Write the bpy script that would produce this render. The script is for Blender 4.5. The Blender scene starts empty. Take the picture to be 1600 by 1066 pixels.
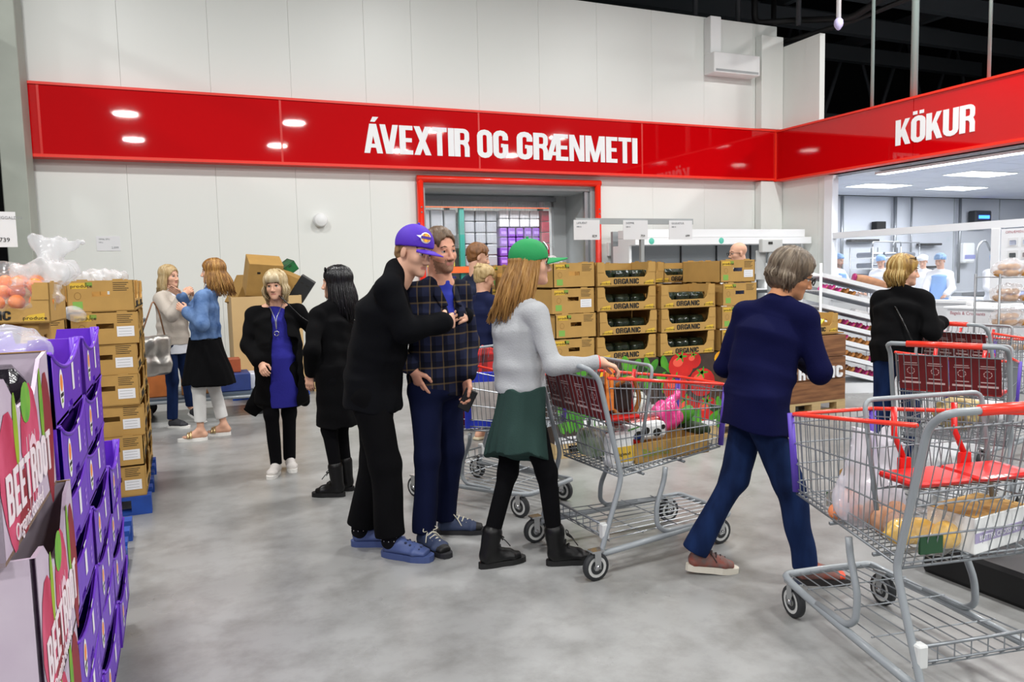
import bpy, math, random
import numpy as np
from mathutils import Vector, Matrix

random.seed(7)
rng = np.random.default_rng(11)
SC = bpy.context.scene
COL = SC.collection
PI = math.pi

# ------------------------------------------------------------------ camera, light, exposure
cam_d = bpy.data.cameras.new('camera')
cam_d.sensor_width = 36.0
cam_d.lens = 27.0
cam_d.clip_end = 200
cam = bpy.data.objects.new('camera', cam_d)
COL.objects.link(cam)
AZ, PIT, ROLL = math.radians(23.35), math.radians(5.05), math.radians(1.38)
_f = Vector((math.sin(AZ) * math.cos(PIT), math.cos(AZ) * math.cos(PIT), -math.sin(PIT)))
_r = Vector((math.cos(AZ), -math.sin(AZ), 0))
_u = _r.cross(_f)
_r2 = _r * math.cos(ROLL) - _u * math.sin(ROLL)
_u2 = _r * math.sin(ROLL) + _u * math.cos(ROLL)
_m = Matrix((_r2, _u2, -_f)).transposed().to_4x4()
_m.translation = Vector((0, 0, 1.52))
cam.matrix_world = _m
SC.camera = cam

SC.view_settings.view_transform = 'Standard'
SC.view_settings.look = 'None'
SC.view_settings.gamma = 1
SC.view_settings.use_curve_mapping = False
SC.view_settings.exposure = 0.0

world = bpy.data.worlds.new('world')
SC.world = world
world.use_nodes = True
_bg = world.node_tree.nodes['Background']
_bg.inputs[0].default_value = (0.80, 0.87, 0.95, 1)
_bg.inputs[1].default_value = 0.14          # the rest of the lit hall beyond the built part

LAMP_SPOTS = [(x, y) for y in (6.7, 0.9, -4.9, -9.9) for x in (-6.5, -1.25, 4.1, 9.3, 14.6)]
for _x, _y in LAMP_SPOTS:
    _l = bpy.data.lights.new('high_bay_light', 'AREA')
    _l.shape = 'DISK'
    _l.size = 0.72
    _l.energy = 255
    _l.color = (1.0, 0.99, 0.965)
    _o = bpy.data.objects.new('high_bay_light', _l)
    _o.location = (_x, _y, 7.0)
    COL.objects.link(_o)

# ------------------------------------------------------------------ materials
def lin(c):
    if isinstance(c, str):
        c = [int(c[i:i + 2], 16) / 255 for i in (0, 2, 4)]
    return tuple(x / 12.92 if x <= 0.04045 else ((x + 0.055) / 1.055) ** 2.4 for x in c)

MATS = {}
def mat(name, col, rough=0.6, metal=0.0, spec=0.5, var=0.0, scale=8.0, bump=0.0, bscale=None, stretch=None,
        coat=0.0, emit=None, estr=0.0, alpha=1.0, col2=None, sheen=0.0, trans=0.0):
    """Principled material; var/col2 blend a second colour by noise; bump adds relief."""
    if name in MATS:
        return MATS[name]
    m = bpy.data.materials.new(name)
    m.use_nodes = True
    nt = m.node_tree
    b = nt.nodes['Principled BSDF']
    c = lin(col)
    b.inputs['Base Color'].default_value = (*c, 1)
    b.inputs['Roughness'].default_value = rough
    b.inputs['Metallic'].default_value = metal
    b.inputs['Specular IOR Level'].default_value = spec
    b.inputs['Coat Weight'].default_value = coat
    b.inputs['Coat Roughness'].default_value = 0.05
    b.inputs['Alpha'].default_value = alpha
    b.inputs['Sheen Weight'].default_value = sheen
    b.inputs['Transmission Weight'].default_value = trans
    if emit:
        b.inputs['Emission Color'].default_value = (*lin(emit), 1)
        b.inputs['Emission Strength'].default_value = estr
    if var or col2 or bump:
        tc = nt.nodes.new('ShaderNodeTexCoord')
        mp = nt.nodes.new('ShaderNodeMapping')
        nt.links.new(tc.outputs['Object'], mp.inputs[0])
        if stretch:
            mp.inputs['Scale'].default_value = stretch
        if var or col2:
            n = nt.nodes.new('ShaderNodeTexNoise')
            n.inputs['Scale'].default_value = scale
            n.inputs['Detail'].default_value = 5
            nt.links.new(mp.outputs[0], n.inputs['Vector'])
            rp = nt.nodes.new('ShaderNodeValToRGB')
            c2 = lin(col2) if col2 else tuple(x * (1 - var) for x in c)
            rp.color_ramp.elements[0].position = 0.3
            rp.color_ramp.elements[1].position = 0.7
            rp.color_ramp.elements[0].color = (*c2, 1)
            rp.color_ramp.elements[1].color = (*c, 1)
            nt.links.new(n.outputs['Fac'], rp.inputs[0])
            nt.links.new(rp.outputs[0], b.inputs['Base Color'])
        if bump:
            n2 = nt.nodes.new('ShaderNodeTexNoise')
            n2.inputs['Scale'].default_value = bscale or scale * 6
            n2.inputs['Detail'].default_value = 4
            nt.links.new(mp.outputs[0], n2.inputs['Vector'])
            bp = nt.nodes.new('ShaderNodeBump')
            bp.inputs['Strength'].default_value = bump
            bp.inputs['Distance'].default_value = 0.01
            nt.links.new(n2.outputs['Fac'], bp.inputs['Height'])
            nt.links.new(bp.outputs[0], b.inputs['Normal'])
    MATS[name] = m
    return m

def clear_plastic(name, tint='f4f6f8', veil=0.16, rough=0.12, ior=1.3):
    """Thin clear film: mostly transparent, with a milky veil and sharp glints."""
    if name in MATS:
        return MATS[name]
    m = bpy.data.materials.new(name)
    m.use_nodes = True
    nt = m.node_tree
    nt.nodes.remove(nt.nodes['Principled BSDF'])
    out = nt.nodes['Material Output']
    t = nt.nodes.new('ShaderNodeBsdfTransparent')
    d = nt.nodes.new('ShaderNodeBsdfDiffuse')
    d.inputs[0].default_value = (*lin(tint), 1)
    g = nt.nodes.new('ShaderNodeBsdfGlossy')
    g.inputs['Roughness'].default_value = rough
    lw = nt.nodes.new('ShaderNodeLayerWeight')
    pw = nt.nodes.new('ShaderNodeMath'); pw.operation = 'POWER'; pw.inputs[1].default_value = 4
    nt.links.new(lw.outputs['Facing'], pw.inputs[0])
    fr = nt.nodes.new('ShaderNodeMath'); fr.operation = 'MULTIPLY_ADD'; fr.inputs[1].default_value = .45; fr.inputs[2].default_value = .035
    nt.links.new(pw.outputs[0], fr.inputs[0])
    m1 = nt.nodes.new('ShaderNodeMixShader')
    m1.inputs[0].default_value = veil
    m2 = nt.nodes.new('ShaderNodeMixShader')
    nt.links.new(t.outputs[0], m1.inputs[1])
    nt.links.new(d.outputs[0], m1.inputs[2])
    nt.links.new(fr.outputs[0], m2.inputs[0])
    nt.links.new(m1.outputs[0], m2.inputs[1])
    nt.links.new(g.outputs[0], m2.inputs[2])
    nt.links.new(m2.outputs[0], out.inputs[0])
    MATS[name] = m
    return m

# ------------------------------------------------------------------ objects
def tag(o, label=None, cat=None, group=None, kind=None):
    if label: o['label'] = label
    if cat: o['category'] = cat
    if group: o['group'] = group
    if kind: o['kind'] = kind
    return o

def thing(name, label, cat, loc=(0, 0, 0), rz=0.0, group=None, kind=None):
    o = bpy.data.objects.new(name, None)
    o.empty_display_size = 0.1
    o.location = loc
    o.rotation_euler = (0, 0, rz)
    COL.objects.link(o)
    return tag(o, label, cat, group, kind)

def mesh_obj(name, me, parent=None, label=None):
    o = bpy.data.objects.new(name, me)
    COL.objects.link(o)
    if parent: o.parent = parent
    if label: o['label'] = label
    return o

def copy_tree(o, parent=None, top=True):
    c = o.copy()
    COL.objects.link(c)
    if parent: c.parent = parent
    for ch in list(o.children):
        copy_tree(ch, c, False)
    return c

ORD = ['topmost', 'second', 'third', 'fourth', 'fifth', 'sixth', 'seventh', 'eighth', 'ninth', 'tenth',
       'eleventh', 'twelfth']

class MB:
    """Collects boxes, tubes, prisms and lathes; build() links them as ONE mesh object."""
    def __init__(self):
        self.v, self.f, self.m, self.s = [], [], [], []
    def add(self, vs, fs, mi=0, smooth=False):
        b = len(self.v)
        self.v += [tuple(p) for p in vs]
        for f in fs:
            self.f.append(tuple(b + i for i in f))
            self.m.append(mi)
            self.s.append(smooth)
        return self
    def box(self, a, b, mi=0, M=None):
        x0, y0, z0 = a; x1, y1, z1 = b
        vs = [(x0, y0, z0), (x1, y0, z0), (x1, y1, z0), (x0, y1, z0), (x0, y0, z1), (x1, y0, z1), (x1, y1, z1), (x0, y1, z1)]
        if M is not None: vs = [M @ Vector(p) for p in vs]
        return self.add(vs, [(0, 3, 2, 1), (4, 5, 6, 7), (0, 1, 5, 4), (1, 2, 6, 5), (2, 3, 7, 6), (3, 0, 4, 7)], mi)
    def bbox(self, a, b, bev=0.01, mi=0, M=None):
        """box with chamfered vertical and top edges"""
        x0, y0, z0 = a; x1, y1, z1 = b
        e = bev
        ring = lambda k, z: [(x0 + k, y0 + e, z), (x0 + e, y0 + k, z), (x1 - e, y0 + k, z), (x1 - k, y0 + e, z), (x1 - k, y1 - e, z), (x1 - e, y1 - k, z), (x0 + e, y1 - k, z), (x0 + k, y1 - e, z)]
        L = [ring(e * .7, z0), ring(0, z0 + e), ring(0, z1 - e), ring(e * .7, z1)]
        vs = [p for r in L for p in r]
        if M is not None: vs = [M @ Vector(p) for p in vs]
        fs = [tuple(range(7, -1, -1)), tuple(24 + i for i in range(8))]
        for k in range(3):
            for i in range(8):
                j = (i + 1) % 8
                fs.append((k * 8 + i, k * 8 + j, k * 8 + 8 + j, k * 8 + 8 + i))
        return self.add(vs, fs, mi)
    def tube(self, pts, r, n=6, mi=0, caps=True, closed=False):
        P = [Vector(p) for p in pts]
        N = len(P)
        rr = r if isinstance(r, (list, tuple)) else [r] * N
        rings = []
        up = None
        for i in range(N):
            if closed:
                t = (P[(i + 1) % N] - P[i - 1]).normalized()
            else:
                a = P[i] - P[i - 1] if i > 0 else P[1] - P[0]
                b = P[i + 1] - P[i] if i < N - 1 else a
                t = a.normalized() + b.normalized()
                t = t.normalized() if t.length > 1e-6 else a.normalized()
            if up is None:
                up = Vector((0, 0, 1)) if abs(t.z) < 0.9 else Vector((1, 0, 0))
            s = t.cross(up)
            if s.length < 1e-5: s = t.orthogonal()
            s.normalize()
            up = s.cross(t).normalized()
            rings.append([P[i] + (s * math.cos(2 * PI * k / n) + up * math.sin(2 * PI * k / n)) * rr[i] for k in range(n)])
        vs = [p for R in rings for p in R]
        fs = []
        for i in range(N if closed else N - 1):
            i2 = (i + 1) % N
            for k in range(n):
                k2 = (k + 1) % n
                fs.append((i * n + k, i * n + k2, i2 * n + k2, i2 * n + k))
        if caps and not closed:
            fs.append(tuple(range(n - 1, -1, -1)))
            fs.append(tuple((N - 1) * n + k for k in range(n)))
        return self.add(vs, fs, mi, n > 4)
    def rod(self, a, b, r, n=5, mi=0):
        return self.tube([a, b], r, n, mi)
    def prism(self, poly, y0, y1, mi=0, M=None):
        """poly in (x, z), extruded along y"""
        n = len(poly)
        vs = [(x, y0, z) for x, z in poly] + [(x, y1, z) for x, z in poly]
        if M is not None: vs = [M @ Vector(p) for p in vs]
        fs = [tuple(range(n)), tuple(range(2 * n - 1, n - 1, -1))] + [(i, i + n, (i + 1) % n + n, (i + 1) % n) for i in range(n)]
        return self.add(vs, fs, mi)
    def lathe(self, prof, n=16, mi=0, M=None, axis='z', smooth=True):
        vs, fs = [], []
        for r, z in prof:
            for k in range(n):
                a = 2 * PI * k / n
                p = (r * math.cos(a), r * math.sin(a), z)
                if axis == 'y': p = (p[0], z, p[1])
                if axis == 'x': p = (z, p[0], p[1])
                vs.append(M @ Vector(p) if M is not None else p)
        for i in range(len(prof) - 1):
            for k in range(n):
                k2 = (k + 1) % n
                fs.append((i * n + k, i * n + k2, (i + 1) * n + k2, (i + 1) * n + k))
        return self.add(vs, fs, mi, smooth)
    def ball(self, c, r, n=10, mi=0):
        r = r if isinstance(r, (list, tuple)) else (r, r, r)
        h = n // 2 + 1
        vs, fs = [], []
        for i in range(h + 1):
            t = PI * i / h
            for k in range(n):
                a = 2 * PI * k / n
                vs.append((c[0] + r[0] * math.sin(t) * math.cos(a), c[1] + r[1] * math.sin(t) * math.sin(a), c[2] + r[2] * math.cos(t)))
        for i in range(h):
            for k in range(n):
                k2 = (k + 1) % n
                fs.append((i * n + k, (i + 1) * n + k, (i + 1) * n + k2, i * n + k2))
        return self.add(vs, fs, mi, True)
    def quad(self, p, mi=0):
        return self.add(p, [tuple(range(len(p)))], mi)
    def mesh(self, name, mats):
        me = bpy.data.meshes.new(name)
        me.from_pydata(self.v, [], self.f)
        for m in (mats if isinstance(mats, (list, tuple)) else [mats]):
            me.materials.append(m)
        me.polygons.foreach_set('material_index', self.m)
        me.polygons.foreach_set('use_smooth', self.s)
        me.update()
        return me
    def build(self, name, mats, parent=None, label=None):
        return mesh_obj(name, self.mesh(name, mats), parent, label)

def arc_pts(pts, rad=0.05, n=4):
    """round the corners of a polyline"""
    P = [Vector(p) for p in pts]
    out = [P[0]]
    for i in range(1, len(P) - 1):
        a, b, c = P[i - 1], P[i], P[i + 1]
        d1, d2 = (a - b), (c - b)
        k = min(rad, d1.length * .45, d2.length * .45)
        p, q = b + d1.normalized() * k, b + d2.normalized() * k
        for j in range(n + 1):
            t = j / n
            out.append(p * (1 - t) ** 2 + b * 2 * t * (1 - t) + q * t * t)
    out.append(P[-1])
    return out

# ------------------------------------------------------------------ lettering
def _ribbon(pts, w):
    """flat stroke of width w along a 2-D polyline -> list of quads"""
    P = [Vector((p[0], p[1])) for p in pts]
    L, R = [], []
    for i in range(len(P)):
        a = (P[i] - P[i - 1]).normalized() if i else (P[1] - P[0]).normalized()
        b = (P[i + 1] - P[i]).normalized() if i < len(P) - 1 else a
        t = (a + b).normalized()
        nrm = Vector((-t.y, t.x))
        k = w / 2 / max(.5, nrm.dot(Vector((-a.y, a.x))))
        L.append(P[i] + nrm * k); R.append(P[i] - nrm * k)
    return [[tuple(R[i]), tuple(R[i + 1]), tuple(L[i + 1]), tuple(L[i])] for i in range(len(P) - 1)]

def _arc(cx, cy, rx, ry, a0, a1, n=6):
    return [(cx + rx * math.cos(math.radians(a0 + (a1 - a0) * i / n)), cy + ry * math.sin(math.radians(a0 + (a1 - a0) * i / n))) for i in range(n + 1)]

def _rc(a, b, c, d): return [(a, b), (c, b), (c, d), (a, d)]

def glyph(ch):
    s = .185
    O = _arc(.24, .78, .16, .14, 0, 180) + _arc(.24, .22, .16, .14, 180, 360) + [(.40, .78), (.40, .79)]
    if ch == 'I': return .16, [_rc(0, 0, s, 1)]
    if ch == 'E': return .40, [_rc(0, 0, s, 1), _rc(s, 0, .40, .15), _rc(s, .43, .37, .57), _rc(s, .85, .40, 1)]
    if ch == 'T': return .46, [_rc(0, .85, .46, 1), _rc(.15, 0, .31, .85)]
    if ch == 'L': return .40, [_rc(0, 0, s, 1), _rc(s, 0, .40, .15)]
    if ch in 'AÁ':
        g = [[(0, 0), (.165, 0), (.34, 1), (.17, 1)], [(.375, 0), (.54, 0), (.37, 1), (.2, 1)], _rc(.12, .19, .42, .32)]
        if ch == 'Á': g.append([(.20, 1.07), (.33, 1.07), (.44, 1.24), (.27, 1.24)])
        return .54, g
    if ch == 'V': return .54, [[(.17, 0), (.34, 0), (.165, 1), (0, 1)], [(.2, 0), (.37, 0), (.54, 1), (.375, 1)]]
    if ch == 'X': return .52, [[(0, 0), (.18, 0), (.52, 1), (.34, 1)], [(.34, 0), (.52, 0), (.18, 1), (0, 1)]]
    if ch == 'N': return .51, [_rc(0, 0, .15, 1), _rc(.36, 0, .51, 1), [(.34, 0), (.50, 0), (.17, 1), (.01, 1)]]
    if ch == 'M': return .68, [_rc(0, 0, .15, 1), _rc(.53, 0, .68, 1), [(.27, 0), (.41, 0), (.2, 1), (.01, 1)], [(.27, 0), (.41, 0), (.67, 1), (.48, 1)]]
    if ch == 'K': return .54, [_rc(0, 0, s, 1), [(s, .30), (s + .02, .30), (.52, 1), (.35, 1), (s, .55)], [(.36, 0), (.54, 0), (.33, .68), (.2, .45)]]
    if ch in 'OÖ':
        g = _ribbon(O, s)
        if ch == 'Ö': g += [_rc(.05, 1.07, .2, 1.2), _rc(.28, 1.07, .43, 1.2)]
        return .48, g
    if ch == 'U': return .48, _ribbon([(.08, 1)] + _arc(.24, .22, .16, .14, 180, 360) + [(.40, 1)], s)
    if ch == 'C': return .48, _ribbon([(.40, .64)] + _arc(.24, .78, .16, .14, 0, 180) + _arc(.24, .22, .16, .14, 180, 360) + [(.40, .36)], s)
    if ch == 'G': return .48, _ribbon([(.40, .66)] + _arc(.24, .78, .16, .14, 0, 180) + _arc(.24, .22, .16, .14, 180, 360) + [(.40, .52)], s) + [_rc(.25, .40, .34, .53)]
    if ch in 'RBPD':
        top = [(s, .925)] + _arc(.28, .80, .12, .125, 90, 0, 4) + _arc(.28, .64, .12, .125, 0, -90, 4) + [(s, .515)]
        if ch == 'D': top = [(s, .925)] + _arc(.28, .78, .12, .145, 90, 0, 4) + _arc(.28, .22, .12, .145, 0, -90, 4) + [(s, .075)]
        g = [_rc(0, 0, s, 1)] + _ribbon(top, .15)
        if ch == 'R': g += _ribbon([(.26, .52), (.36, .46), (.40, .34), (.40, 0)], .155)
        if ch == 'B': g += _ribbon([(s, .485)] + _arc(.28, .36, .13, .125, 90, 0, 4) + _arc(.28, .2, .13, .125, 0, -90, 4) + [(s, .075)], .15)
        return .48, g
    if ch == 'Æ': return .74, [[(0, 0), (.165, 0), (.42, 1), (.26, 1)], _rc(.33, 0, .49, 1), _rc(.49, 0, .74, .15), _rc(.49, .43, .71, .57), _rc(.40, .85, .74, 1), _rc(.12, .19, .34, .32)]
    return .22, []

def poly_text(text, gap=.05):
    x, out = 0, []
    for i, ch in enumerate(text):
        w, g = glyph(ch)
        if i and text[i - 1:i + 1] in ('ÁV', 'AV', 'VA', 'RÆ', 'GA'): x -= .11
        for p in g: out.append([(x + a, b) for a, b in p])
        x += w + gap
    return x - gap, out

def letters(mb, text, x0, x1, z0, h, M, depth=0.004, mi=0, gap=.05):
    """block capitals fitted between x0 and x1 in the plane of M (x right, z up, -y towards the reader)"""
    w, ps = poly_text(text, gap)
    k = (x1 - x0) / w
    for i, p in enumerate(ps):
        mb.prism([(x0 + a * k, z0 + b * h) for a, b in p], -depth * (1 + .02 * i), -.0001 * i * (depth > .002), mi, M)

_TXT = {}
def text_mesh(body, size, m, sx=1.0, bold=0.0, depth=0.0006, align='LEFT'):
    key = (body, size, m.name, sx, bold, align)
    if key in _TXT: return _TXT[key]
    cu = bpy.data.curves.new('lettering', 'FONT')
    cu.body = body; cu.size = size; cu.extrude = depth; cu.offset = bold
    cu.align_x = align
    cu.resolution_u = 2
    o = bpy.data.objects.new('lettering', cu)
    COL.objects.link(o)
    dg = bpy.context.evaluated_depsgraph_get()
    me = bpy.data.meshes.new_from_object(o.evaluated_get(dg))
    bpy.data.objects.remove(o)
    me.transform(Matrix.Diagonal((sx, 1, 1, 1)))
    me.materials.clear(); me.materials.append(m)
    _TXT[key] = me
    return me

FRONT = Matrix.Rotation(PI / 2, 4, 'X')      # text plane: reads from -y
def text(body, size, m, loc, rz=0.0, parent=None, sx=1.0, bold=0.0, name='lettering', align='LEFT', tilt=None):
    o = mesh_obj(name, text_mesh(body, size, m, sx, bold, align=align), parent)
    o.matrix_local = Matrix.Translation(loc) @ Matrix.Rotation(rz, 4, 'Z') @ (tilt if tilt is not None else Matrix()) @ FRONT
    return o
# ------------------------------------------------------------------ shared materials
WHITE = mat('white_panel', 'e4e7e3', .38, spec=.5, bump=.02, bscale=1.2)
WHITE2 = mat('white_paint', 'eceeee', .45)
BWHITE = mat('bakery_white', 'eef1f6', .4)
GREYPAINT = mat('grey_paint', 'a9aeb0', .5, var=.12, scale=3)
DARKGREY = mat('dark_grey', '33363a', .6)
BLACK = mat('black_matt', '0b0b0d', .6)
ROOF = mat('dark_roof', '17181a', .85)
SIGNRED = mat('sign_red_gloss', 'c4040b', .03, spec=.55)
TRIMRED = mat('trim_red', 'f0301c', .35)
TUBERED = mat('bumper_red', 'ee2f1a', .3, coat=.3)
PAPER = mat('paper_white', 'e6e7ea', .7)
INK = mat('ink_black', '17150f', .7)
INKGREY = mat('ink_grey', '8a8d92', .7)
LETTER = mat('letter_white', 'eff0f2', .4)
STEEL = mat('steel_grey', '9a9da1', .38, metal=.8)
TEAL = mat('rack_teal', '2c8478', .5)
BEAM = mat('rack_orange', 'e8642a', .5)

def floor_mat():
    m = mat('polished_concrete', '9a9b9b', .27, spec=.5, col2='888887', scale=.9)
    nt = m.node_tree
    b = nt.nodes['Principled BSDF']
    tc = nt.nodes.new('ShaderNodeTexCoord')
    n = nt.nodes.new('ShaderNodeTexNoise')
    n.inputs['Scale'].default_value = 2.2
    n.inputs['Detail'].default_value = 8
    nt.links.new(tc.outputs['Object'], n.inputs['Vector'])
    mr = nt.nodes.new('ShaderNodeMapRange')
    mr.inputs['To Min'].default_value = .2
    mr.inputs['To Max'].default_value = .42
    nt.links.new(n.outputs['Fac'], mr.inputs['Value'])
    nt.links.new(mr.outputs[0], b.inputs['Roughness'])
    # small darker stains
    n3 = nt.nodes.new('ShaderNodeTexNoise')
    n3.inputs['Scale'].default_value = 3.5
    n3.inputs['Detail'].default_value = 9
    n3.inputs['Roughness'].default_value = .7
    nt.links.new(tc.outputs['Object'], n3.inputs['Vector'])
    rp = nt.nodes.new('ShaderNodeValToRGB')
    rp.color_ramp.elements[0].position = .36; rp.color_ramp.elements[0].color = (.62, .61, .59, 1)
    rp.color_ramp.elements[1].position = .56; rp.color_ramp.elements[1].color = (1, 1, 1, 1)
    nt.links.new(n3.outputs['Fac'], rp.inputs[0])
    mx = nt.nodes.new('ShaderNodeMix'); mx.data_type = 'RGBA'; mx.blend_type = 'MULTIPLY'
    mx.inputs[0].default_value = .65
    src = b.inputs['Base Color'].links[0].from_socket
    nt.links.new(src, mx.inputs[6]); nt.links.new(rp.outputs[0], mx.inputs[7])
    nt.links.new(mx.outputs[2], b.inputs['Base Color'])
    return m

def struct(name, mb, m, parent=None, label=None):
    o = mb.build(name, m, parent)
    if parent is None: tag(o, label, kind='structure')
    return o

# ------------------------------------------------------------------ floor, roof
struct('floor', MB().box((-14, -14, -.1), (24, 20, 0)), floor_mat(), label='polished grey concrete floor of the hall')
struct('ceiling', MB().box((-14, -14, 10.2), (24, 20, 10.3)), ROOF, label='dark roof high above the hall')
wf = struct('wall_far', MB().box((-14, 19.8, 0), (24, 20, 10.2)), ROOF, label='dark far wall beyond the bakery roof')
struct('wall_right', MB().box((23.8, -14, 0), (24, 20, 10.2)), ROOF, label='dark outer wall right of the bakery')

# white insulated back wall: separate panels with open joints
wb = tag(thing('wall_back', 'white panelled back wall with red fascia sign', None, (0, 12, 0)), kind='structure')
edges = [-1.72, -.56, .59, 1.71, 2.83, 3.58, 4.7, 5.8, 6.92, 8.05, 9.2, 10.35, 10.93]
for a, b in zip(edges[:-1], edges[1:]):
    z0 = 2.98 if 3.5 < a < 6.9 else 0
    MB().bbox((a + .001, 0, z0), (b - .001, .1, 6.15), .002).build('wall_panel', WHITE, wb)
MB().box((-1.7, .11, 0), (3.6, .16, 6.1)).box((6.9, .11, 0), (10.9, .16, 6.1)).box((3.6, .11, 3.1), (6.9, .16, 6.1)).build('backing', GREYPAINT, wb)
wr = tag(thing('wall_side', 'white return wall between the back wall and the bakery', None, (10.93, 12, 0)), kind='structure')
MB().box((0, -1.1, 0), (.12, .1, 5.72)).build('wall_panel', WHITE, wr)
MB().box((.001, -1.3, 0), (.12, -1.104, 3.16)).build('wall_panel', WHITE, wr)
# corner duct and wall box
o = tag(thing('corner_duct', 'white vertical boxed duct in the corner above and below the red sign', 'duct', (10.58, 11.9, 0)))
MB().bbox((-.18, -.09, 0), (.345, .09, 3.17), .01).build('duct_cover', WHITE, o); MB().bbox((-.18, -.09, 4.16), (.345, .09, 5.9), .01).build('duct_cover', WHITE, o)
o = tag(thing('wall_vent_box', 'white vent box with slot high on the back wall near its right end', 'vent', (9.72, 12, 5.1)))
MB().bbox((-.52, -.3, 0), (.54, 0, .36), .01).build('housing', WHITE2, o)
MB().box((-.48, -.304, .02), (.5, -.27, .06)).build('slot', GREYPAINT, o)
MB().bbox((-.52, -.2, .36), (-.28, 0, 1.02), .01).build('riser_duct', WHITE2, o)
# left end: grey steel column
o = struct('trim_1', MB().bbox((-1.9, 11.2, 0), (-1.63, 11.75, 8), .01), mat('column_grey', 'a8aea4', .5, var=.15, scale=2), label='grey steel column at left end of the back wall')
# alarm sounder and price tag on the wall
o = thing('wall_sounder', 'round white alarm sounder on the back wall', 'alarm', (2.04, 12, 2.39))
MB().lathe([(0, -.12), (.085, -.12), (.1, -.105), (.1, -.03), (.105, -.03), (.105, 0)], 24, axis='y').build('body', WHITE2, o)
MB().lathe([(0, -.128), (.05, -.126), (.06, -.12)], 24, axis='y').build('cap', WHITE2, o)
o = thing('price_notice', 'small white paper price notice on the back wall at left', 'notice', (-.85, 12, 1.96))
MB().box((-.14, -.006, 0), (.15, 0, .2)).build('sheet', PAPER, o)
text('OPAL EPLI', .03, INKGREY, (-.11, -.008, .15), parent=o)
text('500 g', .022, INKGREY, (-.11, -.008, .11), parent=o)
text('2.099', .04, INKGREY, (.04, -.008, .03), parent=o)

# ------------------------------------------------------------------ red fascia signs
fs = thing('fascia_sign', 'long glossy red fascia sign with white fruit and vegetable lettering on back wall', 'sign', (0, 11.8, 3.19))
for a, b in zip([-1.68, -1.53, 1.51, 4.6, 7.7], [-1.53, 1.51, 4.6, 7.7, 10.86]):
    MB().box((a + .012, 0, .03), (b - .012, .03, .92)).build('panel', SIGNRED, fs)
    if b < 10: MB().box((b - .014, -.004, .03), (b + .014, .03, .92)).build('joint_strip', mat('joint_red', 'd6251a', .3), fs)
MB().box((-1.72, -.02, .92), (10.86, .2, .955)).build('trim', TRIMRED, fs)
MB().box((-1.72, -.02, -.01), (10.86, .2, .03)).build('trim', TRIMRED, fs)
MB().box((-1.73, -.02, -.01), (-1.68, .2, .955)).build('trim', TRIMRED, fs)
mb = MB(); letters(mb, 'ÁVEXTIR', 2.72, 4.43, .21, .44, Matrix(), .006, gap=.035)
letters(mb, 'OG', 4.57, 5.10, .21, .44, Matrix(), .006, gap=.05)
letters(mb, 'GRÆNMETI', 5.27, 7.58, .21, .44, Matrix(), .006, gap=.04)
mb.build('lettering', LETTER, fs)['kind'] = 'stuff'
f2 = thing('fascia_sign', 'glossy red fascia sign reading cakes above the bakery', 'sign', (10.73, 11.8, 3.17), -PI / 2)
for a, b in zip([0, 3.04, 6.1], [3.04, 6.1, 9.0]):
    MB().box((a + .006, 0, .03), (b - .006, .03, .92)).build('panel', SIGNRED, f2)
MB().box((0, -.02, .92), (9, .2, .955)).build('trim', TRIMRED, f2)
MB().box((0, -.02, -.01), (9, .2, .03)).build('trim', TRIMRED, f2)
MB().box((-.03, -.03, -.01), (.03, .03, .955)).build('corner_trim', TRIMRED, f2)
mb = MB(); letters(mb, 'KÖKUR', 2.72, 4.07, .24, .40, Matrix(), .006, gap=.04)
mb.build('lettering', LETTER, f2)['kind'] = 'stuff'

# ------------------------------------------------------------------ cold-store doorway
dz = 2.98
dd = tag(thing('door_1', 'wide cold store doorway with grey jambs', None, (0, 12, 0)), kind='structure')
MB().box((3.58, 0, 0), (3.72, 1.05, dz)).build('jamb', GREYPAINT, dd)
MB().box((6.75, 0, 0), (6.92, 1.05, dz)).build('jamb', GREYPAINT, dd)
MB().box((3.72, .02, dz - .06), (6.75, 1.05, dz)).build('lintel', GREYPAINT, dd)
MB().box((6.66, .05, 0), (6.76, .12, dz)).build('door_edge', STEEL, dd)
MB().box((6.45, .95, 0), (6.8, 1.05, dz)).box((3.7, .95, 2.72), (6.5, 1.05, dz)).build('inner_frame', mat('inner_frame_grey', 'b4b8ba', .5), dd)
bf = thing('bumper_frame', 'red tubular bumper frame around the cold store doorway', 'bumper frame', (0, 11.93, 0))
MB().tube([(3.62, 0, 0), (3.62, 0, 3.04)], .055, 12).build('post', TUBERED, bf)
MB().tube([(6.86, 0, 0), (6.86, 0, 3.04)], .055, 12).build('post', TUBERED, bf)
MB().tube([(3.57, 0, 3.05), (6.91, 0, 3.05)], .058, 12).build('top_bar', TUBERED, bf)
mb = MB()
for x in (3.62, 6.86):
    for z in (2.6, 2.52): mb.lathe([(0, -.06), (.014, -.06), (.014, -.03)], 8, M=Matrix.Translation((x, 0, z)), axis='y')
mb.build('bolts', STEEL, bf)['kind'] = 'stuff'
o = thing('door_push_unit', 'small white control box with green lamp right of the doorway', 'control box', (7.15, 12, 1.9))
MB().bbox((-.09, -.08, -.12), (.09, 0, .12), .01).build('housing', WHITE2, o)
MB().lathe([(0, -.095), (.03, -.09), (.035, -.08)], 12, axis='y').build('lamp', mat('green_lamp', '30c8a0', .3, emit='40e0b0', estr=1.5), o)

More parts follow.
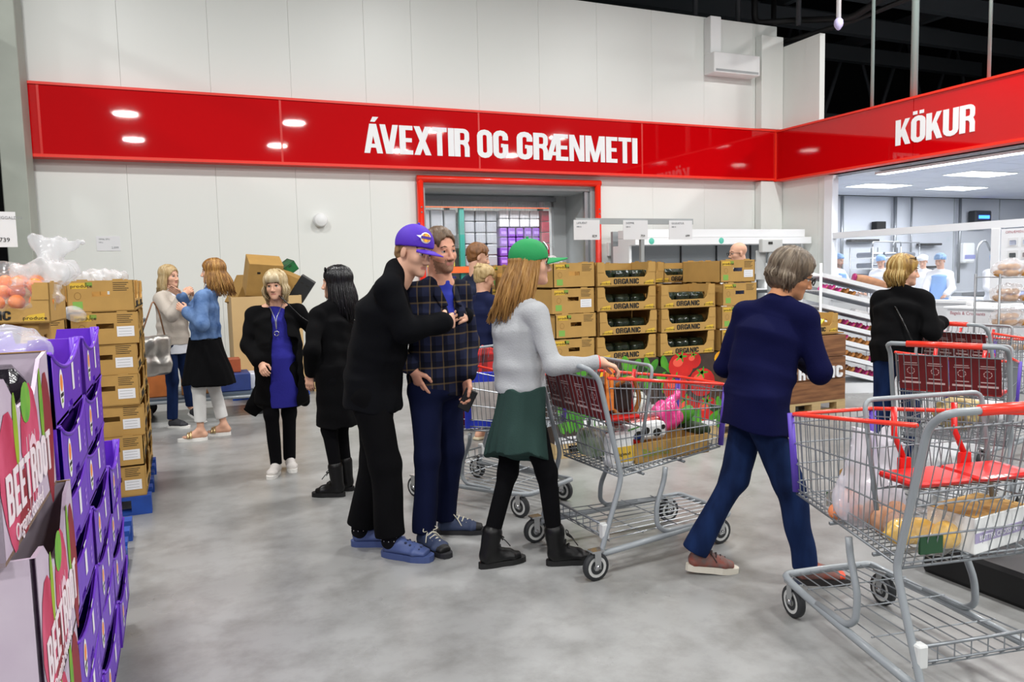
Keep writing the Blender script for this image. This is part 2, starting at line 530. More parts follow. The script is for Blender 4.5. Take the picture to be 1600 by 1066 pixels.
# strip curtain and stock racks in the room beyond
rail = thing('strip_curtain', 'clear plastic strip curtain hanging in the cold store doorway', 'strip curtain', (0, 12.86, 2.84))
MB().box((3.72, -.02, -.03), (6.5, .02, .05)).build('rail', STEEL, rail)
FILM = clear_plastic('strip_film', 'dfe6ea', .13, .15)
for k in range(9):
    x = 3.82 + k * .31
    mb = MB(); n = 7
    for i in range(6):
        a, b = i / 6, (i + 1) / 6
        y = lambda t: .03 * math.sin(t * PI) + (.012 if k % 2 else -.012)
        mb.box((x - .15 + .3 * a, y(a), -.62 - .12 * (k % 3)), (x - .15 + .3 * b, y(a) + .003, 0))
    mb.build('strip', FILM, rail)
st = tag(thing('wall_store', 'white walls of the store room beyond the doorway', None, (0, 12, 0)), kind='structure')
MB().box((2.2, 4.6, 0), (9.5, 4.7, 4.2)).box((2.0, 1.1, 0), (2.2, 4.7, 4.2)).box((9.4, 1.1, 0), (9.5, 4.7, 4.2)).box((2.0, 1.06, 4.2), (9.5, 4.7, 4.3)).build('wall_panel', WHITE, st)
_l = bpy.data.lights.new('store_light', 'AREA'); _l.shape = 'RECTANGLE'; _l.size = 3.5; _l.size_y = 1.0; _l.energy = 240
_o = bpy.data.objects.new('store_light', _l); _o.location = (5.6, 13.9, 4.1); COL.objects.link(_o)
rk = thing('pallet_rack', 'orange and teal pallet rack full of stock behind the strip curtain', 'rack', (0, 15, 0))
for x in (3.2, 5.42, 7.66):
    MB().box((x - .05, 0, 0), (x + .05, .1, 3.9)).box((x - .05, .9, 0), (x + .05, 1, 3.9)).build('upright', TEAL, rk)
for z in (1.55, 2.88):
    MB().box((3.2, -.03, z), (7.7, .05, z + .13)).build('beam', BEAM, rk)
    MB().box((3.2, .12, z + .08), (7.7, .9, z + .12)).build('shelf', DARKGREY, rk)
def stock(name, label, cat, group, x0, x1, z0, z1, nx, nz, m, y=15.11, gap=.015, m2=None):
    w = (x1 - x0) / nx; h = (z1 - z0) / nz
    for i in range(nx):
        for j in range(nz):
            o = MB().bbox((-w / 2 + gap, 0, 0), (w / 2 - gap, .5, h - gap), .015).build(name, m)
            if m2:
                MB().box((-w / 2 + gap + .02, -.003, h * .3), (w / 2 - gap - .02, .0, h * .6)).build('label_band', m2, o)
            o.location = (x0 + w * (i + .5), y, z0 + h * j)
            cn = [''] if nx == 1 else (['left', 'right'] if nx == 2 else ['leftmost', 'second', 'third', 'fourth', 'fifth', 'sixth', 'seventh', 'eighth', 'ninth'])
            rn = [''] if nz == 1 else ['bottom', 'second', 'third', 'fourth', 'fifth', 'sixth']
            pos = (f', {rn[j] if j < nz - 1 or nz == 1 else "top"} row' if nz > 1 else '') + (f', {cn[i]} column' if nx > 1 else '')
            tag(o, label + pos, cat, group)
YEL = mat('yellow_pack', 'e8e04e', .5); PURPK = mat('purple_pack', '8a55c0', .5, var=.3, scale=14); WPK = mat('white_pack', 'e4e4ea', .5)
NAVYPK = mat('navy_textile', '1d2233', .8, var=.4, scale=20); REDPK = mat('red_pack', 'b3203f', .5, var=.4, scale=12)
BPK = mat('blue_pack', '4b4bb0', .5, var=.4, scale=14); GRYPK = mat('grey_tub', '9c9fa6', .4)
SILV = mat('silver_wrap', 'b9bcc2', .25, metal=.5, bump=.6, bscale=14)
stock('yellow_carton', 'yellow carton on the store rack', 'carton', 'yellow cartons in the cold store', 4.5, 5.3, 1.68, 2.3, 3, 4, YEL, m2=WPK)
stock('wrapped_bale', 'silver plastic wrapped bale above the yellow cartons', 'bale', 'wrapped bales in the cold store', 4.5, 5.35, 2.31, 2.86, 3, 1, SILV, y=15.11)
stock('storage_tub', 'grey plastic tub stacked behind the strip curtain', 'tub', 'grey tubs in the cold store', 5.5, 6.25, 1.68, 2.85, 3, 5, GRYPK)
stock('white_carton', 'white carton above the purple cartons in the store', 'carton', 'white cartons in the cold store', 6.3, 7.25, 2.5, 2.86, 4, 2, WPK)
stock('purple_carton', 'purple carton under the white cartons in the store', 'carton', 'purple cartons in the cold store', 6.3, 7.25, 1.68, 2.49, 5, 4, PURPK, m2=mat('lilac_print', 'b08be0', .5))
stock('red_carton', 'tall stack of red printed cartons by the right upright', 'carton', 'red cartons in the cold store', 7.28, 7.5, 1.68, 2.86, 1, 5, REDPK, y=15.11)
stock('folded_textile', 'folded dark textile bundle low on the store rack', 'textile', 'textile bundles in the cold store', 5.55, 6.3, .02, 1.5, 2, 6, NAVYPK, m2=WPK)
stock('blue_carton', 'blue printed carton under the orange beam', 'carton', 'blue cartons in the cold store', 4.6, 5.32, .02, 1.5, 3, 5, BPK, m2=WPK)
stock('red_pack', 'red pack stacked low in the store beside textiles', 'pack', 'red packs in the cold store', 6.4, 7.5, .02, 1.45, 4, 5, REDPK, m2=WPK)
stock('brown_carton', 'brown carton on the top shelf of the store rack', 'carton', 'cartons on the top store shelf', 3.9, 7.4, 3.02, 3.4, 9, 1, mat('carton_dull', '8e6d55', .7), m2=WPK)
stock('teal_roll', 'upright teal roll at right end of the store rack', 'roll', 'teal rolls in the cold store', 7.75, 8.0, .01, 2.9, 1, 1, TEAL)

# ------------------------------------------------------------------ dark roof steel, hangers, pipes
tr = thing('roof_truss', 'dark steel roof truss above the bakery', 'truss', (0, 17.5, 0), kind='structure'); del tr['category']
mb = MB().box((8, 0, 5.55), (23, .3, 6.0)).box((8, 0, 8.6), (23, .3, 8.9))
STEELD = mat('dark_steel', '4c5154', .7)
for k in range(7):
    x = 9 + k * 2.2
    mb.rod((x, .1, 5.9), (x + 1.1, .1, 8.7), .06).rod((x + 1.1, .1, 8.7), (x + 2.2, .1, 5.9), .06)
mb.build('truss_frame', STEELD, tr)
cb = thing('roof_beams', 'dark steel roof beams over the back wall', None, (0, 0, 0), kind='structure')
for y in (12.6, 14.5, 16.4):
    MB().box((-2, y, 7.2), (23, y + .2, 7.6)).build('beam', STEELD, cb)
for x in (5, 9.4, 13.5, 18): MB().box((x, 11, 7.7), (x + .18, 19, 8.0)).build('beam', STEELD, cb)
for i, (y, r, t, lb) in enumerate([(9.66, .028, 4.13, 'thin'), (8.86, .055, 4.13, 'thick'), (7.63, .025, 4.13, 'thin')]):
    o = MB().tube([(10.85, y, t), (10.85, y, 10.2)], r, 8).build('hanger_rod', mat('galvanised', '9fb0ac', .45, metal=.3))
    tag(o, ['slim pale hanger rod left of the thick one above the red cakes sign', 'thick pale hanger pipe above the red cakes sign', 'slim pale hanger rod at far right above the red cakes sign'][i], 'hanger')
o = thing('pendant_sensor', 'white pendant pole with rounded sensor head hanging under the roof', 'sensor', (9.6, 9.2, 5.2))
MB().tube([(0, 0, .1), (0, 0, 5)], .035, 10).build('pole', WHITE2, o)
MB().lathe([(0, -.06), (.03, -.045), (.06, .0), (.07, .04), (.065, .09), (.04, .12), (0, .12)], 16).build('head', mat('sensor_lilac', 'cfc8f2', .3), o)
o = tag(MB().tube(arc_pts([(10.6, 12.25, 8), (10.6, 12.25, 6.26), (11.1, 11.7, 6.2), (11.15, 10.4, 5.85), (11.5, 8.6, 6.4), (11.5, 8.6, 8)], .15), .06, 8).build('drain_pipe', BLACK), 'black bent drain pipe above the wall corner, upper run', 'pipe')
o = tag(MB().tube(arc_pts([(11.12, 12.3, 7), (11.12, 12.3, 5.9), (11.12, 11.7, 5.86), (11.15, 10.6, 5.8), (11.9, 9.0, 6.1), (11.9, 9.0, 8)], .12), .05, 8).build('drain_pipe', BLACK), 'black bent drain pipe above the wall corner, lower run', 'pipe')
for x, y in ((9.2, 12.25), (10.2, 12.25), (10.9, 11.4)):
    o = tag(MB().tube([(x, y, 6.0), (x, y, 10)], .05, 6).build('hanger_rod', DARKGREY), f'dark hanger rod over the back wall, {["left", "middle", "right"][[9.2, 10.2, 10.9].index(x)]} of three', 'hanger')

# ------------------------------------------------------------------ left: tall racking behind the column
rk = thing('warehouse_rack', 'blue warehouse racking with dark stock behind the grey column', 'rack', (-2.6, 9.2, 0))
BLUE = mat('rack_blue', '2c3f78', .5)
for y in (0, 2.4): MB().box((.35, y, 0), (.47, y + .1, 7)).build('upright', BLUE, rk)
for z in (2.2, 3.6, 5.2): MB().box((.36, 0, z), (.42, 2.5, z + .14)).build('beam', mat('rack_dark_red', '6a1c22', .5), rk)
for z in (.15, 2.35, 3.75): MB().box((-.6, .1, z), (.3, 2.3, z + 1.0)).build('stock_load', mat('dark_load', '2d3036', .6, var=.4, scale=5), rk)
ps = thing('price_sign', 'white price sign with black digits at the left picture edge', 'sign', (-1.13, 6.2, 1.78), PI / 12)
MB().box((-.16, 0, 0), (.14, .006, .24)).build('sheet', PAPER, ps)
text('739', .042, INK, (.035, -.002, .035), parent=ps)
text('EGGALDIN', .028, INKGREY, (.04, -.002, .19), parent=ps)
MB().tube([(-.15, .02, -1.78), (-.15, .02, .3)], .012, 6).build('stand', DARKGREY, ps)
# ------------------------------------------------------------------ organic shapes: signed-distance solids meshed with surface nets
A = np.array
def V3(*p): return np.array(p, float)
def unit(v):
    v = np.asarray(v, float); return v / (np.linalg.norm(v) + 1e-12)

class Solid:
    """Smooth union of elliptical cones; mesh() polygonises it."""
    def __init__(self, voxel=.006, k=.02):
        self.P = []; self.vox = voxel; self.k = k; self.fold = None
    def cone(self, a, b, ra, rb=None, side=None, k=None, op='add'):
        """a, b ends; ra, rb radii (number, or (side radius, other radius)); side = direction of the first radius"""
        if rb is None: rb = ra
        ra = (ra, ra) if np.isscalar(ra) else ra
        rb = (rb, rb) if np.isscalar(rb) else rb
        self.P.append((np.asarray(a, float), np.asarray(b, float), ra, rb, side, self.k if k is None else k, op, None)); return self
    def ell(self, c, r, R=None, k=None, op='add'):
        """ellipsoid, R = 3x3 rotation (columns are its axes)"""
        self.P.append((np.asarray(c, float), None, np.asarray(r, float), None, np.eye(3) if R is None else np.asarray(R, float), self.k if k is None else k, op, None)); return self
    def chain(self, pts, rs, side=None, k=None):
        for i in range(len(pts) - 1): self.cone(pts[i], pts[i + 1], rs[i], rs[i + 1], side, k)
        return self
    def box(self, c, h, r=.005, R=None, k=None, op='add'):
        self.P.append((np.asarray(c, float), None, np.asarray(h, float), r, np.eye(3) if R is None else np.asarray(R, float), self.k if k is None else k, op, 'box')); return self
    def plane(self, p, n, k=.004):
        """cut away everything on the side n points to"""
        self.P.append((np.asarray(p, float), None, unit(n), None, None, k, 'cut', 'plane')); return self
    @staticmethod
    def _ed(q, r):
        k0 = np.sqrt((q[0] / r[0]) ** 2 + (q[1] / r[1]) ** 2 + (q[2] / r[2]) ** 2)
        k1 = np.sqrt((q[0] / r[0] ** 2) ** 2 + (q[1] / r[1] ** 2) ** 2 + (q[2] / r[2] ** 2) ** 2) + 1e-9
        return k0 * (k0 - 1) / k1
    def bounds(self, p):
        a, b, ra, rb, sd, k, op, kind = p
        if kind == 'box':
            m = np.linalg.norm(ra); return a - m, a + m
        if b is None:
            m = np.abs(sd) @ ra; return a - m, a + m
        m = max(ra + rb) if isinstance(ra, tuple) else max(max(ra), max(rb))
        m = max(max(ra), max(rb))
        return np.minimum(a, b) - m, np.maximum(a, b) + m
    def dist(self, p, X, Y, Z):
        a, b, ra, rb, sd, k, op, kind = p
        x, y, z = X - a[0], Y - a[1], Z - a[2]
        if kind == 'plane': return x * ra[0] + y * ra[1] + z * ra[2]
        if b is None:
            q = [x * sd[0, i] + y * sd[1, i] + z * sd[2, i] for i in range(3)]
            if kind == 'box':
                d = [np.abs(q[i]) - (ra[i] - rb) for i in range(3)]
                o = np.sqrt(sum(np.maximum(t, 0) ** 2 for t in d))
                return o + np.minimum(np.maximum(np.maximum(d[0], d[1]), d[2]), 0) - rb
            return self._ed(q, ra)
        ax = b - a; L = np.linalg.norm(ax) + 1e-9; ax = ax / L
        t = np.clip((x * ax[0] + y * ax[1] + z * ax[2]) / L, 0, 1)
        dx, dy, dz = x - t * L * ax[0], y - t * L * ax[1], z - t * L * ax[2]
        r0 = ra[0] + (rb[0] - ra[0]) * t; r1 = ra[1] + (rb[1] - ra[1]) * t
        if ra[0] == ra[1] and rb[0] == rb[1]:
            return np.sqrt(dx * dx + dy * dy + dz * dz) - r0
        s = np.asarray(sd if sd is not None else (0, 1, 0), float)
        s = unit(s - ax * (s @ ax)); w = np.cross(ax, s)
        q = (dx * s[0] + dy * s[1] + dz * s[2], dx * w[0] + dy * w[1] + dz * w[2], dx * ax[0] + dy * ax[1] + dz * ax[2])
        return self._ed(q, (r0, r1, np.minimum(r0, r1) * .45))
    def arrays(self):
        v = self.vox
        adds = [p for p in self.P if p[6] == 'add']
        B = [self.bounds(p) for p in adds]
        lo = np.min([b[0] for b in B], 0) - 3 * v - .01; hi = np.max([b[1] for b in B], 0) + 3 * v + .01
        n = np.ceil((hi - lo) / v).astype(int) + 1
        D = np.full(n, .08, np.float32)
        ax = [lo[i] + v * np.arange(n[i]) for i in range(3)]
        for p in self.P:
            k = p[5]
            if p[7] == 'plane':
                X, Y, Z = np.meshgrid(*ax, indexing='ij', sparse=True)
                D = np.maximum(D, self.dist(p, X, Y, Z)).astype(np.float32); continue
            b0, b1 = self.bounds(p)
            i0 = np.clip(((b0 - k - .012 - lo) / v).astype(int) - 1, 0, n - 1)
            i1 = np.clip(((b1 + k + .012 - lo) / v).astype(int) + 2, 1, n)
            if np.any(i1 <= i0): continue
            sl = tuple(slice(i0[i], i1[i]) for i in range(3))
            X, Y, Z = np.meshgrid(*[ax[i][sl[i]] for i in range(3)], indexing='ij', sparse=True)
            d = self.dist(p, X, Y, Z); E = D[sl]
            if p[6] == 'sub':
                h = np.maximum(k - np.abs(-d - E), 0) / k if k > 0 else 0
                D[sl] = np.maximum(E, -d) + h * h * k * .25
            else:
                h = np.maximum(k - np.abs(d - E), 0) / k if k > 0 else 0
                D[sl] = np.minimum(E, d) - h * h * k * .25
        if self.fold is not None:
            X, Y, Z = np.meshgrid(*ax, indexing='ij', sparse=True)
            D += self.fold(X, Y, Z).astype(np.float32)
        return D, lo, v
    def mesh(self, name, mats, paint=None):
        D, lo, v = self.arrays()
        S = D < 0
        nx, ny, nz = D.shape
        c = [S[i:nx - 1 + i, j:ny - 1 + j, k:nz - 1 + k] for i in (0, 1) for j in (0, 1) for k in (0, 1)]
        cnt = sum(x.astype(np.int8) for x in c)
        I = np.argwhere((cnt > 0) & (cnt < 8))
        idx = np.full((nx - 1, ny - 1, nz - 1), -1, np.int32)
        idx[I[:, 0], I[:, 1], I[:, 2]] = np.arange(len(I))
        off = A([(i, j, k) for i in (0, 1) for j in (0, 1) for k in (0, 1)])
        val = np.stack([D[I[:, 0] + o[0], I[:, 1] + o[1], I[:, 2] + o[2]] for o in off], 1)
        acc = np.zeros((len(I), 3)); num = np.zeros(len(I))
        for a_ in range(8):
            for b_ in range(a_ + 1, 8):
                if np.abs(off[a_] - off[b_]).sum() != 1: continue
                da, db = val[:, a_], val[:, b_]
                m = (da < 0) != (db < 0)
                t = np.where(m, da / (da - db + 1e-12), 0)
                acc += m[:, None] * (off[a_] + t[:, None] * (off[b_] - off[a_])); num += m
        vs = lo + v * (I + acc / num[:, None])
        F = []
        for axis in range(3):
            sl0 = [slice(1, -1)] * 3; sl1 = [slice(1, -1)] * 3
            sl0[axis] = slice(0, -1); sl1[axis] = slice(1, None)
            s0, s1 = S[tuple(sl0)], S[tuple(sl1)]
            E = np.argwhere(s0 != s1)
            fl = s0[E[:, 0], E[:, 1], E[:, 2]]
            base = E + 1; base[:, axis] -= 1
            u, w = [(1, 2), (2, 0), (0, 1)][axis]
            q = []
            for du, dw in ((-1, -1), (0, -1), (0, 0), (-1, 0)):
                t = base.copy(); t[:, u] += du; t[:, w] += dw
                q.append(idx[t[:, 0], t[:, 1], t[:, 2]])
            q = np.stack(q, 1)
            q[~fl] = q[~fl][:, ::-1]
            F.append(q)
        F = np.concatenate(F).astype(np.int32)
        F = F[(F >= 0).all(1)]
        me = bpy.data.meshes.new(name)
        me.vertices.add(len(vs)); me.vertices.foreach_set('co', vs.astype(np.float32).ravel())
        me.loops.add(len(F) * 4); me.loops.foreach_set('vertex_index', F.ravel())
        me.polygons.add(len(F))
        me.polygons.foreach_set('loop_start', np.arange(0, len(F) * 4, 4, dtype=np.int32))
        me.polygons.foreach_set('loop_total', np.full(len(F), 4, np.int32))
        me.polygons.foreach_set('use_smooth', np.ones(len(F), bool))
        for m in (mats if isinstance(mats, (list, tuple)) else [mats]): me.materials.append(m)
        if paint is not None:
            cen = vs[F].mean(1)
            me.polygons.foreach_set('material_index', paint(cen).astype(np.int32))
        me.update(calc_edges=True); me.validate()
        return me
    def build(self, name, mats, parent=None, label=None, paint=None):
        return mesh_obj(name, self.mesh(name, mats, paint), parent, label)

def folds(amp, seed=0, f=18.0, zs=1.0):
    """soft cloth creases"""
    r = np.random.default_rng(seed)
    W = [(r.normal(size=3) * A([1, 1, zs]) * f * s, r.uniform(0, 6.28), a) for s, a in ((.6, 1), (1, .7), (1.7, .45))]
    def g(X, Y, Z):
        out = 0
        for w, ph, a in W:
            q = w[0] * X + w[1] * Y + w[2] * Z + ph
            out = out + a * np.sin(q + 1.3 * np.sin(.5 * (w[1] * X - w[0] * Y + w[2] * Z * .4) + ph * 2))
        return amp * out
    return g

# ------------------------------------------------------------------ people
SKIN = mat('skin_fair', 'd9a88e', .5, spec=.35, var=.08, scale=30)
SKIN2 = mat('skin_rosy', 'd49a80', .5, spec=.35, var=.08, scale=30)
LIP = mat('skin_lips', 'b8776a', .5)
STUBBLE = mat('skin_stubble', 'a07860', .6, var=.4, scale=160)
EYEW = mat('eye_white', 'd9d6d2', .2)
IRIS = mat('eye_iris', '20242c', .15)
BROW = mat('brow_brown', '5c4331', .8)

def ik(a, c, l1, l2, hint):
    """middle joint of a two-bone limb from a to c, bending towards hint"""
    a, c = A(a, float), A(c, float); d = c - a; L = np.linalg.norm(d)
    if L > (l1 + l2) * .999: c = a + d * ((l1 + l2) * .999 / L); d = c - a; L = np.linalg.norm(d)
    u = d / L; x = (l1 * l1 - l2 * l2 + L * L) / (2 * L)
    h = math.sqrt(max(l1 * l1 - x * x, 0)); n = A(hint, float); n = unit(n - u * (n @ u))
    return a + u * x + n * h, c

def rot(yaw=0, pitch=0, roll=0):
    """head frame: yaw left +, pitch down +, roll"""
    return np.array((Matrix.Rotation(math.radians(yaw), 3, 'Z') @ Matrix.Rotation(math.radians(pitch), 3, 'Y') @ Matrix.Rotation(math.radians(roll), 3, 'X')))

class Person:
    """Local frame: faces +x, left is +y, feet at z = 0."""
    def __init__(s, label, loc, rz, H=1.75, fem=False, vox=.006, skin=None, group=None):
        s.root = thing('person', label, 'person', (*loc, 0), math.radians(rz), group)
        s.H, s.fem, s.vox, s.skin = H, fem, vox, skin or SKIN
        k = H / 1.75
        s.k = k
        s.J = dict(pel=V3(0, 0, .96 * k), chest=V3(.0, 0, 1.30 * k), neck=V3(-.02 * k, 0, 1.49 * k), head=V3(.01 * k, 0, 1.635 * k))
        sw = (.148 if fem else .172) * k
        for q, sg in (('l', 1), ('r', -1)):
            s.J['hip' + q] = V3(0, sg * .09 * k, .93 * k)
            s.J['kne' + q] = V3(.02, sg * .095 * k, .50 * k)
            s.J['ank' + q] = V3(-.02, sg * .10 * k, .09 * k)
            s.J['sho' + q] = V3(-.01, sg * sw, 1.395 * k)
            s.J['elb' + q] = V3(-.03, sg * (sw + .06), 1.13 * k)
            s.J['wri' + q] = V3(.04, sg * (sw + .06), .88 * k)
            s.J['toe' + q] = V3(1, 0, 0)
            s.J['hand' + q] = (V3(.1, 0, -1), V3(0, -sg, 0), .35)   # finger direction, palm normal, curl
        s.R = np.eye(3)
    def lean(s, fwd, side=0, twist=0, pivot=None):
        """tilt everything above the pelvis forward / to the left, and twist"""
        p = s.J['pel'] if pivot is None else A(pivot)
        R = np.array(Matrix.Rotation(math.radians(twist), 3, 'Z') @ Matrix.Rotation(math.radians(fwd), 3, 'Y') @ Matrix.Rotation(-math.radians(side), 3, 'X'))
        for n in ('chest', 'neck', 'head', 'shol', 'shor', 'elbl', 'elbr', 'wril', 'wrir'): s.J[n] = p + R @ (s.J[n] - p)
        s.T = R; return s
    T = np.eye(3)
    def arm(s, q, wrist, hint=(-.4, 0, -1), hand=None):
        k = s.k
        e, w = ik(s.J['sho' + q], A(wrist, float), .29 * k, .25 * k, hint)
        s.J['elb' + q], s.J['wri' + q] = e, w
        if hand: s.J['hand' + q] = (unit(hand[0]), unit(hand[1]), hand[2])
        return s
    def leg(s, q, ankle, hint=(1, 0, 0), toe=None, bend=1.003):
        L = np.linalg.norm(s.J['hip' + q] - A(ankle, float)) / 2 * bend
        e, w = ik(s.J['hip' + q], A(ankle, float), L, L, hint)
        s.J['kne' + q], s.J['ank' + q] = e, w
        if toe is not None: s.J['toe' + q] = unit(toe)
        return s
    def w(s, x, y, z):
        a = s.root.rotation_euler[2]; dx, dy = x - s.root.location[0], y - s.root.location[1]
        return V3(dx * math.cos(a) + dy * math.sin(a), -dx * math.sin(a) + dy * math.cos(a), z)
    def at(s, **kw):
        """place joints given in world coordinates"""
        for n, p in kw.items(): s.J[n] = s.w(*p)
        if 'chest' not in kw and ('shol' in kw or 'pel' in kw):
            m = (s.J['shol'] + s.J['shor']) / 2; s.J['chest'] = s.J['pel'] + (m - s.J['pel']) * .72
        if 'pel' in kw:
            d = s.J['pel'] - V3(0, 0, .96 * s.k)
            for q, sg in (('l', 1), ('r', -1)): s.J['hip' + q] = V3(d[0], d[1] + sg * .085 * s.k, s.J['pel'][2] - .03)
        return s
    def face(s, world_deg, pitch=0, roll=0):
        return s.look(world_deg - math.degrees(s.root.rotation_euler[2]), pitch, roll)
    def look(s, yaw=0, pitch=0, roll=0): s.R = rot(yaw, pitch, roll); return s
    def hp(s, *p): return s.J['head'] + s.R @ (A(p, float) * s.hk)
    @property
    def hk(s): return (.93 if s.fem else 1.0) * (.6 + .4 * s.k)
    # ---- the continuous body
    def body(s, hands='lr', feet='', beard=False, bulk=1.0, brow=BROW, eyes=True, lash=False):
        J, k, b = s.J, s.k, s.Solid()
        t = bulk
        side = unit(J['shol'] - J['shor'])
        b.cone(J['pel'] - V3(0, 0, .04 * k), J['pel'] + V3(0, 0, .05 * k), (.135 * t * k, .095 * t * k), (.12 * t * k, .085 * t * k), side)
        b.cone(J['pel'] + V3(0, 0, .05 * k), J['chest'], (.12 * t * k, .085 * t * k), (.135 * t * k, .095 * t * k), side)
        b.cone(J['chest'], (J['shol'] + J['shor']) / 2, (.135 * t * k, .095 * t * k), (.11 * t * k, .06 * k), side)
        b.chain([J['shol'], J['neck'] - V3(0, 0, .02), J['shor']], [.048 * k, .05 * k, .048 * k])
        hb = s.hp(-.022, 0, -.06)
        nr = .052 if s.fem else .062
        b.cone(J['neck'] - V3(0, 0, .03), hb, nr * k * 1.08, nr * k, k=.03)
        for q in 'lr':
            b.chain([J['hip' + q], J['kne' + q], J['ank' + q]], [.072 * k * t, .048 * k, .031 * k])
            b.chain([J['sho' + q], J['elb' + q], J['wri' + q]], [.045 * k * t, .036 * k, .026 * k])
            if q in hands: s._hand(b, q)
            if q in feet: s._foot(b, q)
            else:
                b.cone(J['ank' + q], J['ank' + q] + unit(A(J['toe' + q]) * A((1, 1, 0))) * .03 * k - V3(0, 0, .04 * k), .028 * k, .022 * k)
        s._head(b)
        R, hd, hk = s.R, J['head'], s.hk
        def paint(c):
            q = ((c - hd) @ R) / hk
            lip = (q[:, 0] > .07) & (np.abs(q[:, 1]) < .022 - 60 * (q[:, 2] + .068) ** 2) & (q[:, 2] > -.076) & (q[:, 2] < -.0595)
            out = np.where(lip, 1, 0)
            if beard:
                rg = .005 * np.sin(420 * q[:, 1] + 60) * np.sin(380 * q[:, 2])
                bz = (q[:, 2] + rg < -.045) & (q[:, 2] > -.125) & (q[:, 0] + rg > .012 - .35 * (q[:, 2] + .075)) & ~lip & ((q[:, 2] < -.062 - .3 * (q[:, 0] - .075)) | ((np.abs(q[:, 1]) < .03) & (q[:, 0] > .07)))
                out = np.where(bz, 2, out)
            return out
        b.build('body', [s.skin, LIP, STUBBLE], s.root, paint=paint)
        if eyes:
            for sg in (1, -1):
                mb = MB()
                M = Matrix.Translation(s.hp(.0715, sg * .031, .001)) @ Matrix(R.tolist()).to_4x4() @ Matrix.Scale(hk, 4)
                mb.lathe([(0, .0125), (.004, .0122), (.0062, .0111)], 10, 1, M=M @ Matrix.Rotation(PI / 2, 4, 'Y'))
                mb.lathe([(.0062, .0111), (.009, .0088), (.0115, .005), (.0125, 0)], 10, 0, M=M @ Matrix.Rotation(PI / 2, 4, 'Y'))
                mb.build('eye', [EYEW, IRIS], s.root)
                mb = MB(); mb.tube([s.hp(.079, sg * .018, .004), s.hp(.0865, sg * .025, .0095), s.hp(.0865, sg * .034, .0098), s.hp(.077, sg * .044, .003)], [.0022 * hk, .0032 * hk, .0032 * hk, .002 * hk], 6)
                mb.build('eyelid', s.skin if not lash else BROW, s.root)
                mb = MB()
                mb.tube([s.hp(.087, sg * .012, .023), s.hp(.087, sg * .03, .029), s.hp(.073, sg * .05, .023)], [.003 * hk, .0045 * hk, .002 * hk], 6)
                mb.build('eyebrow', brow, s.root)
        return s
    def Solid(s, k=.02, vox=None): return Solid(vox or s.vox, k)
    def _head(s, b):
        h, R, k = s.hp, s.R, s.hk
        e = lambda c, r, kk=.02, op='add': b.ell(h(*c), A(r) * k, R, kk, op)
        e((-.014, 0, .036), (.097, .075, .083)); e((.028, 0, -.022), (.062, .060, .085)); e((.035, 0, -.078), (.05, .046, .036))
        e((.07, 0, -.103), (.02, .021, .016), .025)
        for sg in (1, -1):
            e((.052, sg * .036, -.028), (.026, .024, .024))
            e((.092, sg * .031, .001), (.016, .017, .0125), .012, 'sub')
            e((-.008, sg * .076, -.012), (.018, .008, .031), .006)
            e((.096, sg * .012, -.042), (.012, .008, .008), .008)
        b.cone(h(.076, -.03, .021), h(.076, .03, .021), .012 * k, k=.015)
        b.cone(h(.087, 0, .008), h(.108, 0, -.036), .007 * k, .011 * k, k=.012)
        b.cone(h(.082, -.014, -.064), h(.082, .014, -.064), .0062 * k, k=.006)
        b.cone(h(.080, -.012, -.072), h(.080, .012, -.072), .0066 * k, k=.006)
    def _hand(s, b, q):
        w = s.J['wri' + q]; d, n, c = s.J['hand' + q]
        d = unit(d); n = unit(A(n) - d * (A(n) @ d)); sd = np.cross(n, d)
        th = sd * (1 if q == 'l' else -1)            # thumb side
        k = s.k * (.92 if s.fem else 1)
        b.cone(w - d * .015 * k, w + d * .02 * k, (.029 * k, .021 * k), (.032 * k, .019 * k), sd, .012)
        b.cone(w + d * .02 * k, w + d * .085 * k, (.034 * k, .016 * k), (.041 * k, .0135 * k), sd, .012)
        for i, (o, L) in enumerate(((.031, .072), (.0105, .08), (-.0105, .074), (-.031, .058))):
            p0 = w + d * (.086 - .004 * abs(i - 1)) * k + th * o * k
            a1 = c * 1.0; dd = d * math.cos(a1) + n * math.sin(a1)
            a2 = c * 2.2; d2 = d * math.cos(a2) + n * math.sin(a2)
            a3 = c * 3.2; d3 = d * math.cos(a3) + n * math.sin(a3)
            sp = th * (o * .25)
            p1 = p0 + (dd + sp) * L * .5 * k; p2 = p1 + d2 * L * .3 * k; p3 = p2 + d3 * L * .22 * k
            b.chain([p0, p1, p2, p3], [.0098 * k, .0088 * k, .0080 * k, .0068 * k], k=.004)
        t0 = w + d * .025 * k + th * .026 * k + n * .006
        t1 = t0 + (d * .6 + th * .55 + n * .45) * .042 * k; t2 = t1 + (d * .85 + th * .05 + n * .45) * .03 * k; t3 = t2 + (d * .9 - th * .15 + n * .3) * .022 * k
        b.chain([t0, t1, t2, t3], [.014 * k, .0115 * k, .0098 * k, .008 * k], k=.006)
    def _foot(s, b, q):
        a = s.J['ank' + q]; t = s.J['toe' + q]; k = s.k; lf = np.cross((0, 0, 1), t)
        z = V3(0, 0, 1)
        heel = a - t * .035 * k - z * .045 * k
        b.cone(a, heel, .036 * k, .03 * k); b.cone(a, a + t * .10 * k - z * .05 * k, .035 * k, (.038 * k, .022 * k), lf)
        b.cone(heel, a + t * .10 * k - z * .055 * k, .028 * k, (.04 * k, .02 * k), lf)
        for i in range(5):
            o = (i - 2) * .016 * k
            b.cone(a + t * .11 * k + lf * o - z * .06 * k, a + t * (.165 - .008 * abs(i - 1)) * k + lf * o * 1.1 - z * .062 * k, .0115 * k, .009 * k, k=.005)
